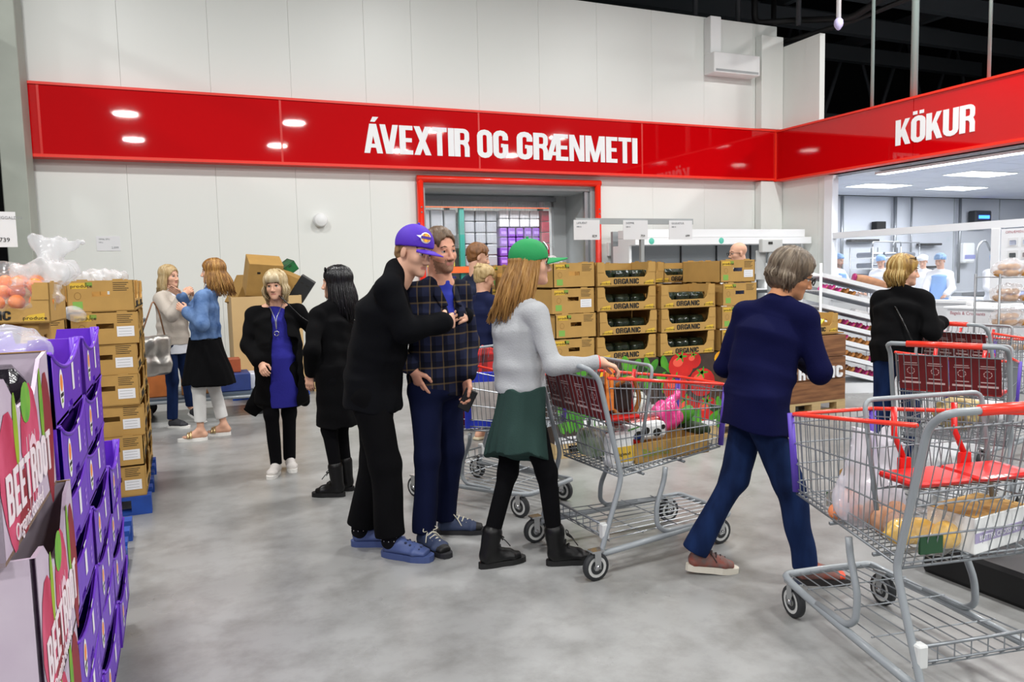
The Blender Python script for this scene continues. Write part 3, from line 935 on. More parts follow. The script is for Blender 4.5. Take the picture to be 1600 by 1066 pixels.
    # ---- clothes
    def trousers(s, m, r=(.105, .075, .055), waist=.0, hem=0.02, seat=1.0, name='trousers', fold=.0022, f=20, seed=1, top=.045, hips=(.165, .125)):
        J, k, b = s.J, s.k, s.Solid(.03)
        sd = unit(J['hipl'] - J['hipr'])
        b.cone(J['pel'] + V3(0, 0, top * k), J['pel'] - V3(0, 0, .06 * k), ((hips[0] - .015) * k, (hips[1] - .01) * k), (hips[0] * k * seat, hips[1] * k * seat), sd)
        for q in 'lr':
            en = J['ank' + q] + unit(J['kne' + q] - J['ank' + q]) * hem
            b.chain([J['hip' + q] - V3(0, 0, .03), J['kne' + q], en], [r[0] * k, r[1] * k, r[2] * k])
        for q in 'lr':
            d = unit(J['kne' + q] - J['ank' + q]); e2 = unit(np.cross(d, (0, 1, 0))); en = J['ank' + q] + d * hem
            b.box(en - d * .115, (.12, .12, .1), .01, np.stack([e2, np.cross(d, e2), d], 1), k=.004, op='sub')
        b.fold = folds(fold, seed, f, 1.4)
        b.build(name, m, s.root)
        return s
    def top(s, m, sleeve=(.07, .056, .045), bulk=(.155, .115, .165, .12), hem=-.05, cuff=-.02, name='sweater', fold=.0025, f=22, seed=2, flare=None, neck=.0, k_=.03, arms='lr', paint=None, short=None, cuts=()):
        """torso + sleeves; bulk = hem half-width, depth, chest half-width, depth; hem = z offset below the pelvis joint"""
        J, k, b = s.J, s.k, s.Solid(k_)
        sd = unit(J['shol'] - J['shor'])
        lo = J['pel'] + V3(0, 0, hem * k)
        hs = unit(J['hipl'] - J['hipr'])
        b.cone(lo, J['pel'] + V3(0, 0, .03), ((flare or bulk[0]) * k, (bulk[1] if not flare else bulk[1] * flare / bulk[0]) * k), (max(bulk[0], (flare or 0) * .97) * k, bulk[1] * k), hs)
        b.cone(J['pel'] + V3(0, 0, .03), J['pel'] + (J['chest'] - J['pel']) * .45, (bulk[0] * k, bulk[1] * k), (bulk[0] * .97 * k, bulk[1] * k), unit(hs + sd))
        b.cone(J['pel'] + (J['chest'] - J['pel']) * .45, J['chest'] + V3(0, 0, .02), (bulk[0] * k, bulk[1] * k), (bulk[2] * k, bulk[3] * k), sd)
        mid = (J['shol'] + J['shor']) / 2
        b.cone(J['chest'] + V3(0, 0, .02), mid - V3(0, 0, .015), (bulk[2] * k, bulk[3] * k), (bulk[2] * .86 * k, .088 * k), sd, .045)
        b.cone(mid - V3(0, 0, .02), J['neck'] - V3(0, 0, .012 - neck), (.10 * k, .082 * k), (.058 * k, .06 * k), sd, .04)
        b.chain([J['shol'], J['neck'] - V3(0, 0, .03 - neck), J['shor']], [sleeve[0] * .84 * k, .06 * k, sleeve[0] * .84 * k])
        for q in arms:
            e = J['wri' + q] + unit(J['wri' + q] - J['elb' + q]) * cuff
            if short: e = J['elb' + q] + (e - J['elb' + q]) * short
            b.chain([J['sho' + q], J['elb' + q], e], [sleeve[0] * .9 * k, sleeve[1] * .94 * k, sleeve[2] * k])
        b.fold = folds(fold, seed, f, 1.2)
        for c_, h_, R_ in cuts: b.box(c_, h_, .008, R_, k=.005, op='sub')
        b.plane(lo - V3(0, 0, .0), unit(lo - J['chest']) if hem > -.3 else (0, 0, -1))
        b.build(name, m, s.root, paint=paint)
        return s
    def skirt(s, m, z0, z1, r0, r1, name='skirt', fold=.004, f=16, seed=3, shift=(0, 0), tilt=(0, 0)):
        J, k, b = s.J, s.k, s.Solid(.02)
        sd = unit(J['hipl'] - J['hipr'])
        b.cone(V3(J['pel'][0], 0, z0 * k), V3(J['pel'][0] + shift[0], shift[1], z1 * k), (r0[0] * k, r0[1] * k), (r1[0] * k, r1[1] * k), sd)
        b.fold = folds(fold, seed, f, .25)
        b.plane((J['pel'][0] + shift[0], 0, z1 * k), (tilt[0], tilt[1], -1)); b.plane((0, 0, z0 * k), (0, 0, 1))
        b.build(name, m, s.root)
        return s
    def shoe(s, q, m, sole=None, L=.27, W=.047, high=.0, name='shoe', soleh=.022, toecap=None, laces=None, tilt=0):
        a = s.J['ank' + q]; t = A(s.J['toe' + q], float); k = s.k
        h = unit(V3(t[0], t[1], 0)); lf = np.cross((0, 0, 1), h)
        # frame: x along the shoe, y left, z up; tilt lifts the heel
        base = V3(a[0], a[1], 0) - h * .055 * k
        ct, st_ = math.cos(tilt), math.sin(tilt)
        toe = base + h * L * .8 * k
        def P(x, y, z):
            p = V3((x - L * .75) * ct + z * st_, y, -(x - L * .75) * st_ + z * ct)
            return base + h * (p[0] + L * .75) * k + lf * p[1] * k + V3(0, 0, 1) * p[2] * k
        b = s.Solid(.02, min(s.vox, .006))
        z0 = soleh
        b.cone(P(.04, 0, z0 + .03), P(.10, 0, z0 + .035), .034 * k, .036 * k)
        b.cone(P(.035, 0, z0 + .02), P(L * .7, 0, z0 + .018), (.036 * k, .026 * k), (W * k, .024 * k), lf)
        b.cone(P(L * .7, 0, z0 + .018), P(L - .035, 0, z0 + .012), (W * k, .026 * k), (W * .72 * k, .02 * k), lf)
        b.cone(P(.06, 0, z0 + .055), P(L * .62, 0, z0 + .03), .036 * k, .03 * k)
        if high: b.cone(P(.055, 0, z0 + .05), a + unit(s.J['kne' + q] - a) * (high - .09), .046 * k, .056 * k)
        n = unit(P(0, 0, 1) - P(0, 0, 0))
        b.plane(P(0, 0, z0 - .002), -n)
        o = b.build(name, [m, toecap or m], s.root, paint=(lambda c: np.where(((c - P(0, 0, 0)) @ h) > (L - .06) * k, 1, 0)) if toecap is not None else None)
        if sole is not None:
            mb = MB(); ring = []
            for i in range(20):
                th = 2 * PI * i / 20
                x = L / 2 + (L / 2 + .004) * math.cos(th)
                w = W * (1.04 if x > L * .5 else .82) * (abs(math.sin(th)) ** .6) * (1 if math.sin(th) > 0 else -1)
                ring.append((x, w))
            vs = [P(x, y, 0) for x, y in ring] + [P(x, y, z0 + .004) for x, y in ring]
            mb.add(vs, [tuple(range(19, -1, -1)), tuple(range(20, 40))] + [(i, (i + 1) % 20, (i + 1) % 20 + 20, i + 20) for i in range(20)])
            mb.build('sole', sole, o)
        if laces is not None:
            mb = MB()
            for i in range(4 if not high else 5):
                x = L * .43 + i * .024; zz = z0 + .076 - i * .0095
                if high: x = L * .5 - i * .018; zz = z0 + .06 + i * .022
                mb.tube([P(x, -.026, zz - .012), P(x + .008, 0, zz + .005), P(x + .002, .026, zz - .012)], .005, 5)
            x = L * .34; zz = z0 + .082
            if high: x, zz = L * .42, high - .01
            for sg in (1, -1):
                mb.tube(arc_pts([P(x, 0, zz), P(x, sg * .03, zz + .022), P(x + .02, sg * .05, zz + .004), P(x + .012, sg * .01, zz)], .02), .003, 5)
                mb.tube(arc_pts([P(x, 0, zz), P(x + .025, sg * .03, zz - .01), P(x + .05, sg * .052, zz - .045)], .02), .003, 5)
            mb.build('laces', laces, o)
        return s
    # ---- hair
    def hair(s, m, kind='short', grow=.012, front=.052, locks=0, length=.2, spread=.05, seed=4, back=-.06, name='hair', lm=None, capped=False, side=1.0, fall=.1, amax=2.1):
        h, R, k = s.hp, s.R, s.hk
        b = Solid(min(s.vox, .006), .015)
        g = grow
        rx, ry, rz = .099 + g, .076 + g * side, .086 + g
        b.ell(h(-.018, 0, .036 + g * .4), A((rx, ry, rz)) * k, R)
        if kind in ('long', 'bob'): b.ell(h(-.045, 0, -.03), A((.07 + g, .078 + g, .075)) * k, R)
        else: b.ell(h(-.055, 0, -.015), A((.058, .066, .06)) * k, R)
        fw = .062
        b.ell(h(.105, 0, -.025), A((.08, fw + .01, front + .045)) * k, R, .008, 'sub')
        if kind == 'short':
            for sg in (1, -1): b.ell(h(.042, sg * .09, -.03), A((.066, .05, .085)) * k, R, .008, 'sub')
            b.plane(h(0, 0, back), R @ V3(.35, 0, -1))
        if capped: b.plane(h(-.02, 0, .028), R @ V3(-.05, 0, 1))
        rr = np.random.default_rng(seed)
        f1, f2 = 60, rr.uniform(0, 6)
        Ri, hd = R, s.J['head']
        def fold(X, Y, Z):
            x, y, z = X - hd[0], Y - hd[1], Z - hd[2]
            qy = x * Ri[0, 1] + y * Ri[1, 1] + z * Ri[2, 1]; qx = x * Ri[0, 0] + y * Ri[1, 0] + z * Ri[2, 0]; qz = x * Ri[0, 2] + y * Ri[1, 2] + z * Ri[2, 2]
            if kind == 'short':
                return .0022 * np.sin(190 * qy + 40 * qx + f2) * np.sin(60 * qx - 50 * qz) + .0016 * np.sin(260 * qy - 90 * qz + 60 * qx)
            an = np.arctan2(qy, -qx + .02)
            return .0024 * np.sin(f1 * .16 * an + 14 * qz + f2) * np.sin(f1 * .31 * an - 9 * qz) + .0014 * np.sin(f1 * an * .8 + 30 * qz)
        b.fold = fold
        s_ = s
        b.build(name, m, s.root)
        if locks:
            mb = MB()
            for i in range(locks):
                an = rr.uniform(-1, 1) * amax; ph = rr.uniform(-.15, .15)
                q = rr.uniform(.99, 1.045)
                def on(e, a_): return h(-.018 - rx * q * math.cos(e) * math.cos(a_), ry * q * math.cos(e) * math.sin(a_), .036 + g * .4 + rz * q * math.sin(e))
                e0 = rr.uniform(.55, 1.35) if not capped else -.02
                es = [e for e in (e0, .75, .35, 0.0, -.3) if e <= e0]
                pts = [on(e, an + ph * (e0 - e) + (0 if abs(an) < 1.5 else math.copysign(.1 * (e > .3), -an))) for e in es]
                L = length * rr.uniform(.72, 1.05); out = spread * rr.uniform(.3, 1.2)
                rad_d = unit(on(0, an) - h(-.018, 0, .036)); rad_d[2] = 0
                dn = unit(V3(0, 0, -1) * .8 + (R @ V3(-.12, 0, -1)) * .2) if kind != 'long' else unit(V3(0, 0, -1) + (R @ V3(-fall, 0, 0)))
                p1 = pts[-1]; wv = rr.normal(size=3) * .006
                p2 = p1 + dn * L * .45 * k + rad_d * out * .4 + wv
                p3 = p1 + dn * L * k + rad_d * (out * .55 if kind == 'long' else -out * .35) - wv
                path = arc_pts(pts + [p2, p3], .05, 2)
                w = rr.uniform(.0035, .0075); n_ = len(path)
                mb.tube(path, [w * min(1, .35 + j * .3) * (1 - .55 * (j / (n_ - 1)) ** 3) for j in range(n_)], 5, int(rr.random() < .4) if lm else 0)
            o = mb.build('hair_locks', [m, lm or m], s.root); o['kind'] = 'stuff'
        return s
    def cap(s, m, bill_m=None, yaw=0, z=.058, bill=.075, flat=False, bw=.07):
        """baseball cap: crown, bill, button"""
        h, R, k = s.hp, s.R, s.hk
        b = Solid(min(s.vox, .005), .01)
        b.ell(h(-.012, 0, .045), A((.113, .09, .098 if not flat else .102)) * k, R)
        b.plane(h(-.02, 0, .010 if not flat else .022), R @ V3(.16, 0, -1))
        o = b.build('cap', m, s.root)
        mb = MB(); n = 10; vs, fs = [], []
        for j, t in enumerate((0, .5, 1)):
            for i in range(n + 1):
                u = (i / n * 2 - 1)
                x = .078 + .022 * (1 - u * u) + (bill * (1 - abs(u) ** 2.6)) * t
                zz = .030 - .018 * u * u * (0.35 if flat else 1.5) - t * (.012 if flat else .006)
                vs.append(h(x, u * bw, zz))
        N = len(vs)
        vs += [v_ - R @ V3(0, 0, .005) for v_ in vs]
        for j in range(2):
            for i in range(n):
                a_ = j * (n + 1) + i
                fs += [(a_, a_ + 1, a_ + n + 2, a_ + n + 1), (N + a_, N + a_ + n + 1, N + a_ + n + 2, N + a_ + 1)]
        for i in range(n): a_ = 2 * (n + 1) + i; fs.append((a_, a_ + 1, N + a_ + 1, N + a_))
        mb.add(vs, fs, 0, True)
        mb.build('cap_bill', bill_m or m, s.root)
        MB().ball(h(-.012, 0, .146 if not flat else .149), .008).build('cap_button', m, s.root)
        return o
    def glasses(s, m, up=0.0, lens=None):
        h, k = s.hp, s.hk
        mb = MB(); x, z = (.112, -.001) if not up else (.07, .105)
        for sg in (1, -1):
            ring = [h(x - .004 * abs(math.cos(t)), sg * .033 + .024 * math.cos(t), z + .018 * math.sin(t)) for t in [2 * PI * i / 14 for i in range(14)]]
            mb.tube(ring, .0028, 5, closed=True)
            mb.tube([h(x - .006, sg * .057, z + .006), h(x - .05, sg * .072, z + .005), h(-.02, sg * .081, z - .004 if not up else .05)], .0028, 5)
        mb.tube([h(x, -.01, z + .004), h(x + .004, 0, z + .007), h(x, .01, z + .004)], .0025, 5)
        o = mb.build('glasses' if not up else 'sunglasses', m, s.root)
        if lens is not None:
            ml = MB()
            for sg in (1, -1): ml.add([h(x - .002, sg * .033 + .023 * math.cos(t), z + .017 * math.sin(t)) for t in [2 * PI * i / 12 for i in range(12)]], [tuple(range(12))])
            l = ml.build('lens', lens, o)
        return s
# ------------------------------------------------------------------ shopping carts
CG = mat('cart_grey', '8d9398', .38, spec=.5, coat=.15)
CW = mat('cart_wire', '868b90', .35, metal=.55)
CRED = mat('cart_red', 'ef3520', .3, coat=.2)
SEATRED = mat('seat_red', 'd41f1c', .3, coat=.2)
PANRED = mat('panel_dark_red', '6e0d14', .4)
GUARD = mat('guard_purple', '5a3fb0', .45)
TYRE = mat('tyre_dark', '26282b', .6)
RIM = mat('wheel_rim', 'b9bab8', .45)
CHROME = mat('chrome', 'c8cacc', .2, metal=1.0)

def lerp(a, b, t): return tuple(a[i] + (b[i] - a[i]) * t for i in range(3))

def make_cart(label):
    t = thing('shopping_cart', label, 'shopping cart', group='steel shopping carts with red handles')
    half = [(.03, .30, .10), (.06, .30, .19), (.15, .30, .44), (.165, .30, .5), (.04, .30, 1.0), (-.02, .30, 1.05), (-.045, .27, 1.062)]
    L = arc_pts(half, .05); R = [Vector((p[0], -p[1], p[2])) for p in reversed(L)]
    MB().tube(L + R, .0135, 8).build('frame', CG, t)
    MB().tube([(-.046, -.19, 1.063), (-.046, .19, 1.063)], .018, 10).build('handle_grip', CRED, t)
    h = arc_pts([(.03, .30, .12), (.5, .27, .135), (.88, .235, .15), (.95, .22, .158), (.955, 0, .158)], .07)
    MB().tube(h + [Vector((p[0], -p[1], p[2])) for p in reversed(h[:-1])], .0165, 8).build('lower_frame', CG, t)
    for s in (1, -1):
        MB().tube(arc_pts([(.48, s * .25, .49), (.47, s * .25, .42), (.41, s * .26, .29), (.41, s * .268, .19), (.46, s * .268, .155), (.66, s * .255, .15)], .04), .0135, 8).build('side_post', CG, t)
        MB().bbox((.05, s * .285 - .02, .19), (.09, s * .285 + .02, .27), .006).build('bracket', mat('bracket_white', 'c9cbcb', .5), t)
        # front corner guards
        a, b = (.935, s * .205, .885), (.905, s * .195, .545)
        MB().tube([a, b], .016, 6).build('corner_guard', GUARD, t)
    # basket wires
    w = MB(); r = .0026
    top = lambda x, s: lerp((.10, s * .29, .995), (.935, s * .2, .88), x)
    bot = lambda x, s: lerp((.175, s * .272, .487), (.905, s * .19, .535), x)
    for s in (1, -1):
        for i in range(23): w.rod(top(i / 22, s), bot(i / 22, s), r, 4)
        for v in (.1, .36, .62, .84): w.rod(lerp(top(0, s), bot(0, s), v), lerp(top(1, s), bot(1, s), v), r * 1.3, 4)
        w.rod(bot(0, s), bot(1, s), .0055, 5)
        w.rod(lerp(top(0, s), bot(0, s), .94), lerp(top(1, s), bot(1, s), .94), .004, 5)
    for i in range(12):
        u = i / 11
        w.rod(lerp(top(1, 1), top(1, -1), u), lerp(bot(1, 1), bot(1, -1), u), r, 4)
        w.rod(lerp(bot(0, 1), bot(0, -1), u), lerp(bot(1, 1), bot(1, -1), u), r, 4)
    for v in (.1, .36, .62, .84, 1): w.rod(lerp(top(1, 1), bot(1, 1), v), lerp(top(1, -1), bot(1, -1), v), r * 1.3, 4)
    for i in range(24): w.rod(bot(i / 23, 1), bot(i / 23, -1), r, 4)
    w.rod(bot(0, 1), bot(0, -1), .0055, 5)
    w.rod((.33, .262, .478), (.33, -.262, .478), .008, 5).rod((.62, .232, .497), (.62, -.232, .497), .008, 5)
    o = w.build('basket', CW, t); o['kind'] = 'stuff'
    rm = [top(0, 1), top(1, 1), top(1, -1), top(0, -1)]
    MB().tube(arc_pts(rm, .03), .0085, 8).build('rim', CRED, t)
    # rear gate with advertising panel
    g = MB(); ga = lambda u: (.05, .27 - .54 * u, 1.0); gb = lambda u: (.172, .268 - .536 * u, .49)
    for i in range(15): g.rod(ga(i / 14), gb(i / 14), r, 4)
    for v in (.02, .46, .55, .78, .97): g.rod(lerp(ga(0), gb(0), v), lerp(ga(1), gb(1), v), r * 1.5, 4)
    for i in range(4):
        y = .2 - i * .13
        g.tube(arc_pts([(.13, y, .66), (.11, y, .72), (.11, y - .05, .72), (.13, y - .05, .66)], .03), r, 4)
    o = g.build('rear_gate', CW, t); o['kind'] = 'stuff'
    pn = thing('panel', None, None); del_keys = None
    bpy.data.objects.remove(pn)
    for s in (-1, 1):
        p = MB()
        cen = Vector((.082, s * .132, .885)); d = (Vector((.172, 0, .49)) - Vector((.05, 0, 1.0))).normalized()
        M = Matrix.Translation(cen) @ Matrix(((0, -d.z, d.x), (1, 0, 0), (0, d.x, d.z))).transposed().to_4x4() if False else None
        yv = Vector((0, 1, 0)); nv = Vector((-abs(d.z), 0, -d.x)).normalized()
        P = lambda a, b, c=0: cen + yv * a - d * b + nv * c
        p.add([P(-.128, -.105, .004), P(.128, -.105, .004), P(.128, .105, .004), P(-.128, .105, .004), P(-.128, -.105, -.002), P(.128, -.105, -.002), P(.128, .105, -.002), P(-.128, .105, -.002)],
              [(0, 3, 2, 1), (4, 5, 6, 7), (0, 1, 5, 4), (1, 2, 6, 5), (2, 3, 7, 6), (3, 0, 4, 7)])
        po = p.build('seat_panel', PANRED, t)
        q = MB()
        for k in range(2):
            c0 = .064 - k * .128
            for bz, wd, hh in ((-.06, .05, .012), (-.035, .035, .006), (.06, .035, .005), (.048, .04, .004)):
                q.quad([P(c0 + wd, bz - hh / 2, .0052), P(c0 - wd, bz - hh / 2, .0052), P(c0 - wd, bz + hh / 2, .0052), P(c0 + wd, bz + hh / 2, .0052)])
            for j in range(8):
                a1, a2 = 2 * PI * j / 8, 2 * PI * (j + .7) / 8
                q.quad([P(c0 + .018 * math.cos(a1), .012 + .018 * math.sin(a1), .0052), P(c0 + .022 * math.cos(a1), .012 + .022 * math.sin(a1), .0052), P(c0 + .022 * math.cos(a2), .012 + .022 * math.sin(a2), .0052), P(c0 + .018 * math.cos(a2), .012 + .018 * math.sin(a2), .0052)])
        q.build('safety_print', mat('panel_print', 'd8b8b6', .5), po)['kind'] = 'stuff'
    # child seat: flap and wire back with red belts
    for s in (-1, 1): MB().bbox((.15, s * .13 - .12, .765), (.33, s * .13 + .12, .785), .008).build('seat_flap', SEATRED, t)
    MB().tube(arc_pts([(.33, .25, .64), (.40, .255, 1.03), (.40, -.255, 1.03), (.33, -.25, .64)], .04), .009, 8).build('seat_back_frame', CG, t)
    sb = MB()
    for i in range(11):
        y = .22 - i * .044; sb.rod((.40, y, 1.03), (.345, y, .72), r, 4)
    sb.rod((.33, .25, .72), (.33, -.25, .72), .004, 5).rod((.36, .25, .86), (.36, -.25, .86), r, 4)
    for i in range(9): sb.rod((.15, .2 - i * .05, .76), (.34, .2 - i * .05, .72), r, 4)
    o = sb.build('seat_back_wires', CW, t); o['kind'] = 'stuff'
    for y in (.14, -.12):
        MB().tube([(.385, y, 1.0), (.37, y + .01, .90), (.345, y - .02, .80)], .011, 6).box((.335, y - .035, .775), (.352, y + .01, .82)).build('belt', SEATRED, t)
    # lower rack
    k = MB()
    for i in range(9):
        u = -1 + i / 4
        k.tube([(.085, u * .275, .19), (.1, u * .275, .178), (.93, u * .205, .165)], .0032, 4)
    for x, e in ((.1, .285), (.32, .27), (.55, .255), (.75, .24)): k.rod((x, -e, .172), (x, e, .172), .0032, 4)
    k.rod((.083, -.285, .25), (.083, .285, .25), .0065, 5).rod((.083, -.285, .195), (.083, .285, .195), .0045, 5)
    for i in range(9): k.rod((.083, -.27 + i * .0675, .25), (.083, -.27 + i * .0675, .19), .003, 4)
    o = k.build('lower_rack', CW, t); o['kind'] = 'stuff'
    # casters
    for x, y in ((0, .31), (0, -.31), (.87, .225), (.87, -.225)):
        M = Matrix.Translation((x, y, 0))
        f = MB()
        for s in (1, -1): f.box((-.018, s * .022 - .002, .06), (.018, s * .022 + .002, .15), 0, M)
        f.box((-.03, -.026, .145), (.035, .026, .155), 0, M).lathe([(0, -.028), (.012, -.028), (.012, .028), (0, .028)], 8, 0, M @ Matrix.Translation((0, 0, .07)), 'y')
        fo = f.build('caster', CHROME, t)
        wl = MB(); MW = M @ Matrix.Translation((0, 0, .07))
        wl.lathe([(.052, -.016), (.067, -.015), (.07, -.008), (.07, .008), (.067, .015), (.052, .016)], 22, 0, MW, 'y')
        wl.lathe([(.0, -.012), (.018, -.014), (.036, -.0145), (.052, -.0155)], 18, 1, MW, 'y').lathe([(.052, .0155), (.036, .0145), (.018, .014), (0, .012)], 18, 1, MW, 'y')
        wl.lathe([(.02, -.0155), (.037, -.0158)], 18, 0, MW, 'y').lathe([(.037, .0158), (.02, .0155)], 18, 0, MW, 'y')
        wl.build('wheel', [TYRE, RIM], fo)
    return t

CARTS = [('big steel cart nearest the camera at right, holding bagged fruit', 2.444, 1.59, 1.392),
         ('cart pushed by the woman in the green cap, full of groceries', 1.791, 3.529, .061),
         ('cart in front of the plaid shirt man, holding plaid fabric', 1.703, 5.17, -1.12),
         ('empty cart with handle towards us beyond the nearest cart', 3.93, 2.97, .42),
         ('cart pushed by the blonde woman in black at the bakery', 5.34, 4.03, .05),
         ('cart seen small behind the stacked brown boxes at left', -.62, 10.5, 2.4)]
cart = {}
for i, (lb, x, y, a) in enumerate(CARTS):
    c = make_cart(lb) if i == 0 else copy_tree(cart[0])
    c['label'] = lb; c.location = (x, y, 0); c.rotation_euler = (0, 0, a); cart[i] = c

def on_cart(i, x, y, z=0):
    """world position of a point of cart i"""
    _, cx, cy, a = CARTS[i]
    return (cx + x * math.cos(a) - y * math.sin(a), cy + x * math.sin(a) + y * math.cos(a), z)

# ------------------------------------------------------------------ cardboard boxes
KRAFT = mat('cardboard', 'bb9350', .8, var=.14, scale=7, bump=.05, bscale=60)
KRAFT_IN = mat('cardboard_inside', 'a07a42', .85, var=.1, scale=6)
LEAF = mat('print_green', '7f9a3c', .7)
YELLOW = mat('print_yellow', 'd9b23a', .7)
GREENSQ = mat('green_sticker', '7fae4e', .6)

def wall_with_hole(mb, x, w, h, th, hole=(.05, .016, .115), mi=0):
    """end wall in the plane x, spanning y and z, with a hand hole"""
    hw, hh, hz = hole
    for a, b in (((-w / 2, 0), (w / 2, hz - hh)), ((-w / 2, hz + hh), (w / 2, h)), ((-w / 2, hz - hh), (-hw, hz + hh)), ((hw, hz - hh), (w / 2, hz + hh))):
        mb.box((x, a[0], a[1]), (x + th, b[0], b[1]), mi)
    # tabs along the top edge
    for y in (-.1, .1): mb.box((x, y - .03, h), (x + th, y + .03, h + .008), mi)

def make_box(L=.57, W=.38, h=.2, white=True, print_end=True, organic=True):
    t = thing('produce_box', 'x', 'box')
    th = .006
    b = MB().box((-L / 2, -W / 2, 0), (L / 2, W / 2, .008))
    poly = [(-L / 2, 0), (L / 2, 0), (L / 2, h), (L / 2 - .065, h), (L / 2 - .085, .10), (L / 2 - .11, .074), (-L / 2 + .11, .074), (-L / 2 + .085, .10), (-L / 2 + .065, h), (-L / 2, h)]
    b.prism(poly, -W / 2, -W / 2 + th); b.box((-L / 2, W / 2 - th, 0), (L / 2, W / 2, h - .006))
    wall_with_hole(b, -L / 2, W, h, th); wall_with_hole(b, L / 2 - th, W, h, th)
    b.build('tray', KRAFT, t)
    for s in (-1, 1):
        MB().box((s * L / 2 - s * .004 - .035 + (-.035 if s > 0 else .035) , -W / 2 - .003, .115), (s * L / 2 - s * .004 + .035 + (-.035 if s > 0 else .035), -W / 2, .19)).build('corner_flap', KRAFT, t)
    if organic:
        m = MB(); letters(m, 'ORGANIC', -.125, .115, .018, .044, Matrix.Translation((0, -W / 2 - .0005, 0)), .0008, gap=.08)
        m.build('lettering', INK, t)['kind'] = 'stuff'
        m = MB()
        for x in (-.26, .16): m.quad([(x, -W / 2 - .0008, .012), (x + .1, -W / 2 - .0008, .012), (x + .1, -W / 2 - .0008, .05), (x + .03, -W / 2 - .0008, .04)], 0)
        m.build('print', [YELLOW], t)['kind'] = 'stuff'
        for x in (-.255, .165): text('produce', .024, INK, (x, -W / 2 - .0015, .018), parent=t, sx=1.3)
    if print_end:
        x = -L / 2 - .0008
        m = MB()
        def r(y0, z0, y1, z1, mi): m.quad([(x, y0, z0), (x, y1, z0), (x, y1, z1), (x, y0, z1)], mi)
        # seen from -x the viewer's left is +y
        r(.17, .150, .075, .188, 1); r(.085, .165, .045, .190, 2)
        r(.16, .022, .105, .07, 3)
        for k in range(5): r(-.07, .182 - k * .012, -.16 + .01 * (k % 3), .186 - k * .012, 0)
        for j in range(10):
            a1, a2 = 2 * PI * j / 10, 2 * PI * (j + 1) / 10
            m.quad([(x, .13 + .02 * math.cos(a1), .105 + .024 * math.sin(a1)), (x, .13 + .02 * math.cos(a2), .105 + .024 * math.sin(a2)), (x, .13 + .017 * math.cos(a2), .105 + .021 * math.sin(a2)), (x, .13 + .017 * math.cos(a1), .105 + .021 * math.sin(a1))], 4)
        m.build('end_print', [INK, YELLOW, LEAF, GREENSQ, mat('print_brown', '8d6a34', .8)], t)['kind'] = 'stuff'
        text('produce', .028, INK, (x - .001, .168, .158), -PI / 2, t, sx=1.3)
        if white:
            m = MB().box((x - .001, -.165, .045), (x, -.065, .11))
            l = m.build('paper_label', PAPER, t)
            m = MB()
            for k in range(3): m.quad([(x - .0014, -.075, .095 - k * .018), (x - .0014, -.15, .095 - k * .018), (x - .0014, -.15, .097 - k * .018), (x - .0014, -.075, .097 - k * .018)])
            m.build('label_print', INKGREY, l)['kind'] = 'stuff'
    return t

BOXW = make_box(); BOXN = make_box(white=False)
_used = set()
def box_at(src, label, x, y, z, rz=0.0, group=None, tilt=None):
    b = src if src.name not in _used else copy_tree(src)
    _used.add(src.name)
    b['label'] = label; b.location = (x, y, z); b.rotation_euler = (0 if tilt is None else tilt[0], 0 if tilt is None else tilt[1], rz)
    if group: b['group'] = group
    return b

# pallets
WOODP = mat('pallet_wood', 'c9ae7e', .8, var=.25, scale=5, stretch=(1, 8, 8))
BLUEP = mat('pallet_blue', '1c4aa6', .55, var=.35, scale=9)
def pallet(label, x, y, w, d, m, rz=0.0):
    t = thing('pallet', label, 'pallet', (x, y, 0), rz)
    for i in range(3):
        yy = -d / 2 + .05 + i * (d - .1) / 2
        for j in range(3):
            xx = -w / 2 + .06 + j * (w - .12) / 2
            MB().box((xx - .06, yy - .05, .022), (xx + .06, yy + .05, .1)).build('block', m, t)
        MB().box((-w / 2, yy - .05, 0), (w / 2, yy + .05, .022)).build('bottom_board', m, t)
    n = 6
    for i in range(n):
        yy = -d / 2 + .05 + i * (d - .1) / (n - 1)
        MB().box((-w / 2, yy - .05, .1), (w / 2, yy + .05, .122)).build('top_board', m, t)
    return t

# ---- left stack of brown boxes on a blue pallet
pallet('blue pallet under the stack of brown produce boxes at left', -.66, 6.1, .84, 1.2, BLUEP)
E1 = PI / 2     # turns the printed end (-x) towards the camera (-y)
GL = 'brown produce boxes stacked at left'
for k in range(7):
    z = .123 + .2015 * (6 - k) + (0 if k else .004)
    box_at(BOXW if k else BOXN, f'brown produce box, {ORD[k]} in the front left stack beside the purple crates', -.452 + .008 * math.sin(k * 2.1), 5.8 + .006 * math.cos(k * 3), z, E1 + .02 * math.sin(k * 1.7), GL)
for k in range(7):
    z = .123 + .2015 * (6 - k)
    box_at(BOXN, f'brown produce box, {ORD[k]} in the front stack half hidden behind the purple crates', -.85, 5.8, z, E1 + .015 * math.sin(k * 2.9), GL)
for k in range(7):
    box_at(BOXN, f'brown produce box, {ORD[k]} in the rear stack behind the front left stack', -.452, 6.4, .123 + .2015 * (6 - k), E1 + .02 * math.sin(k), GL)
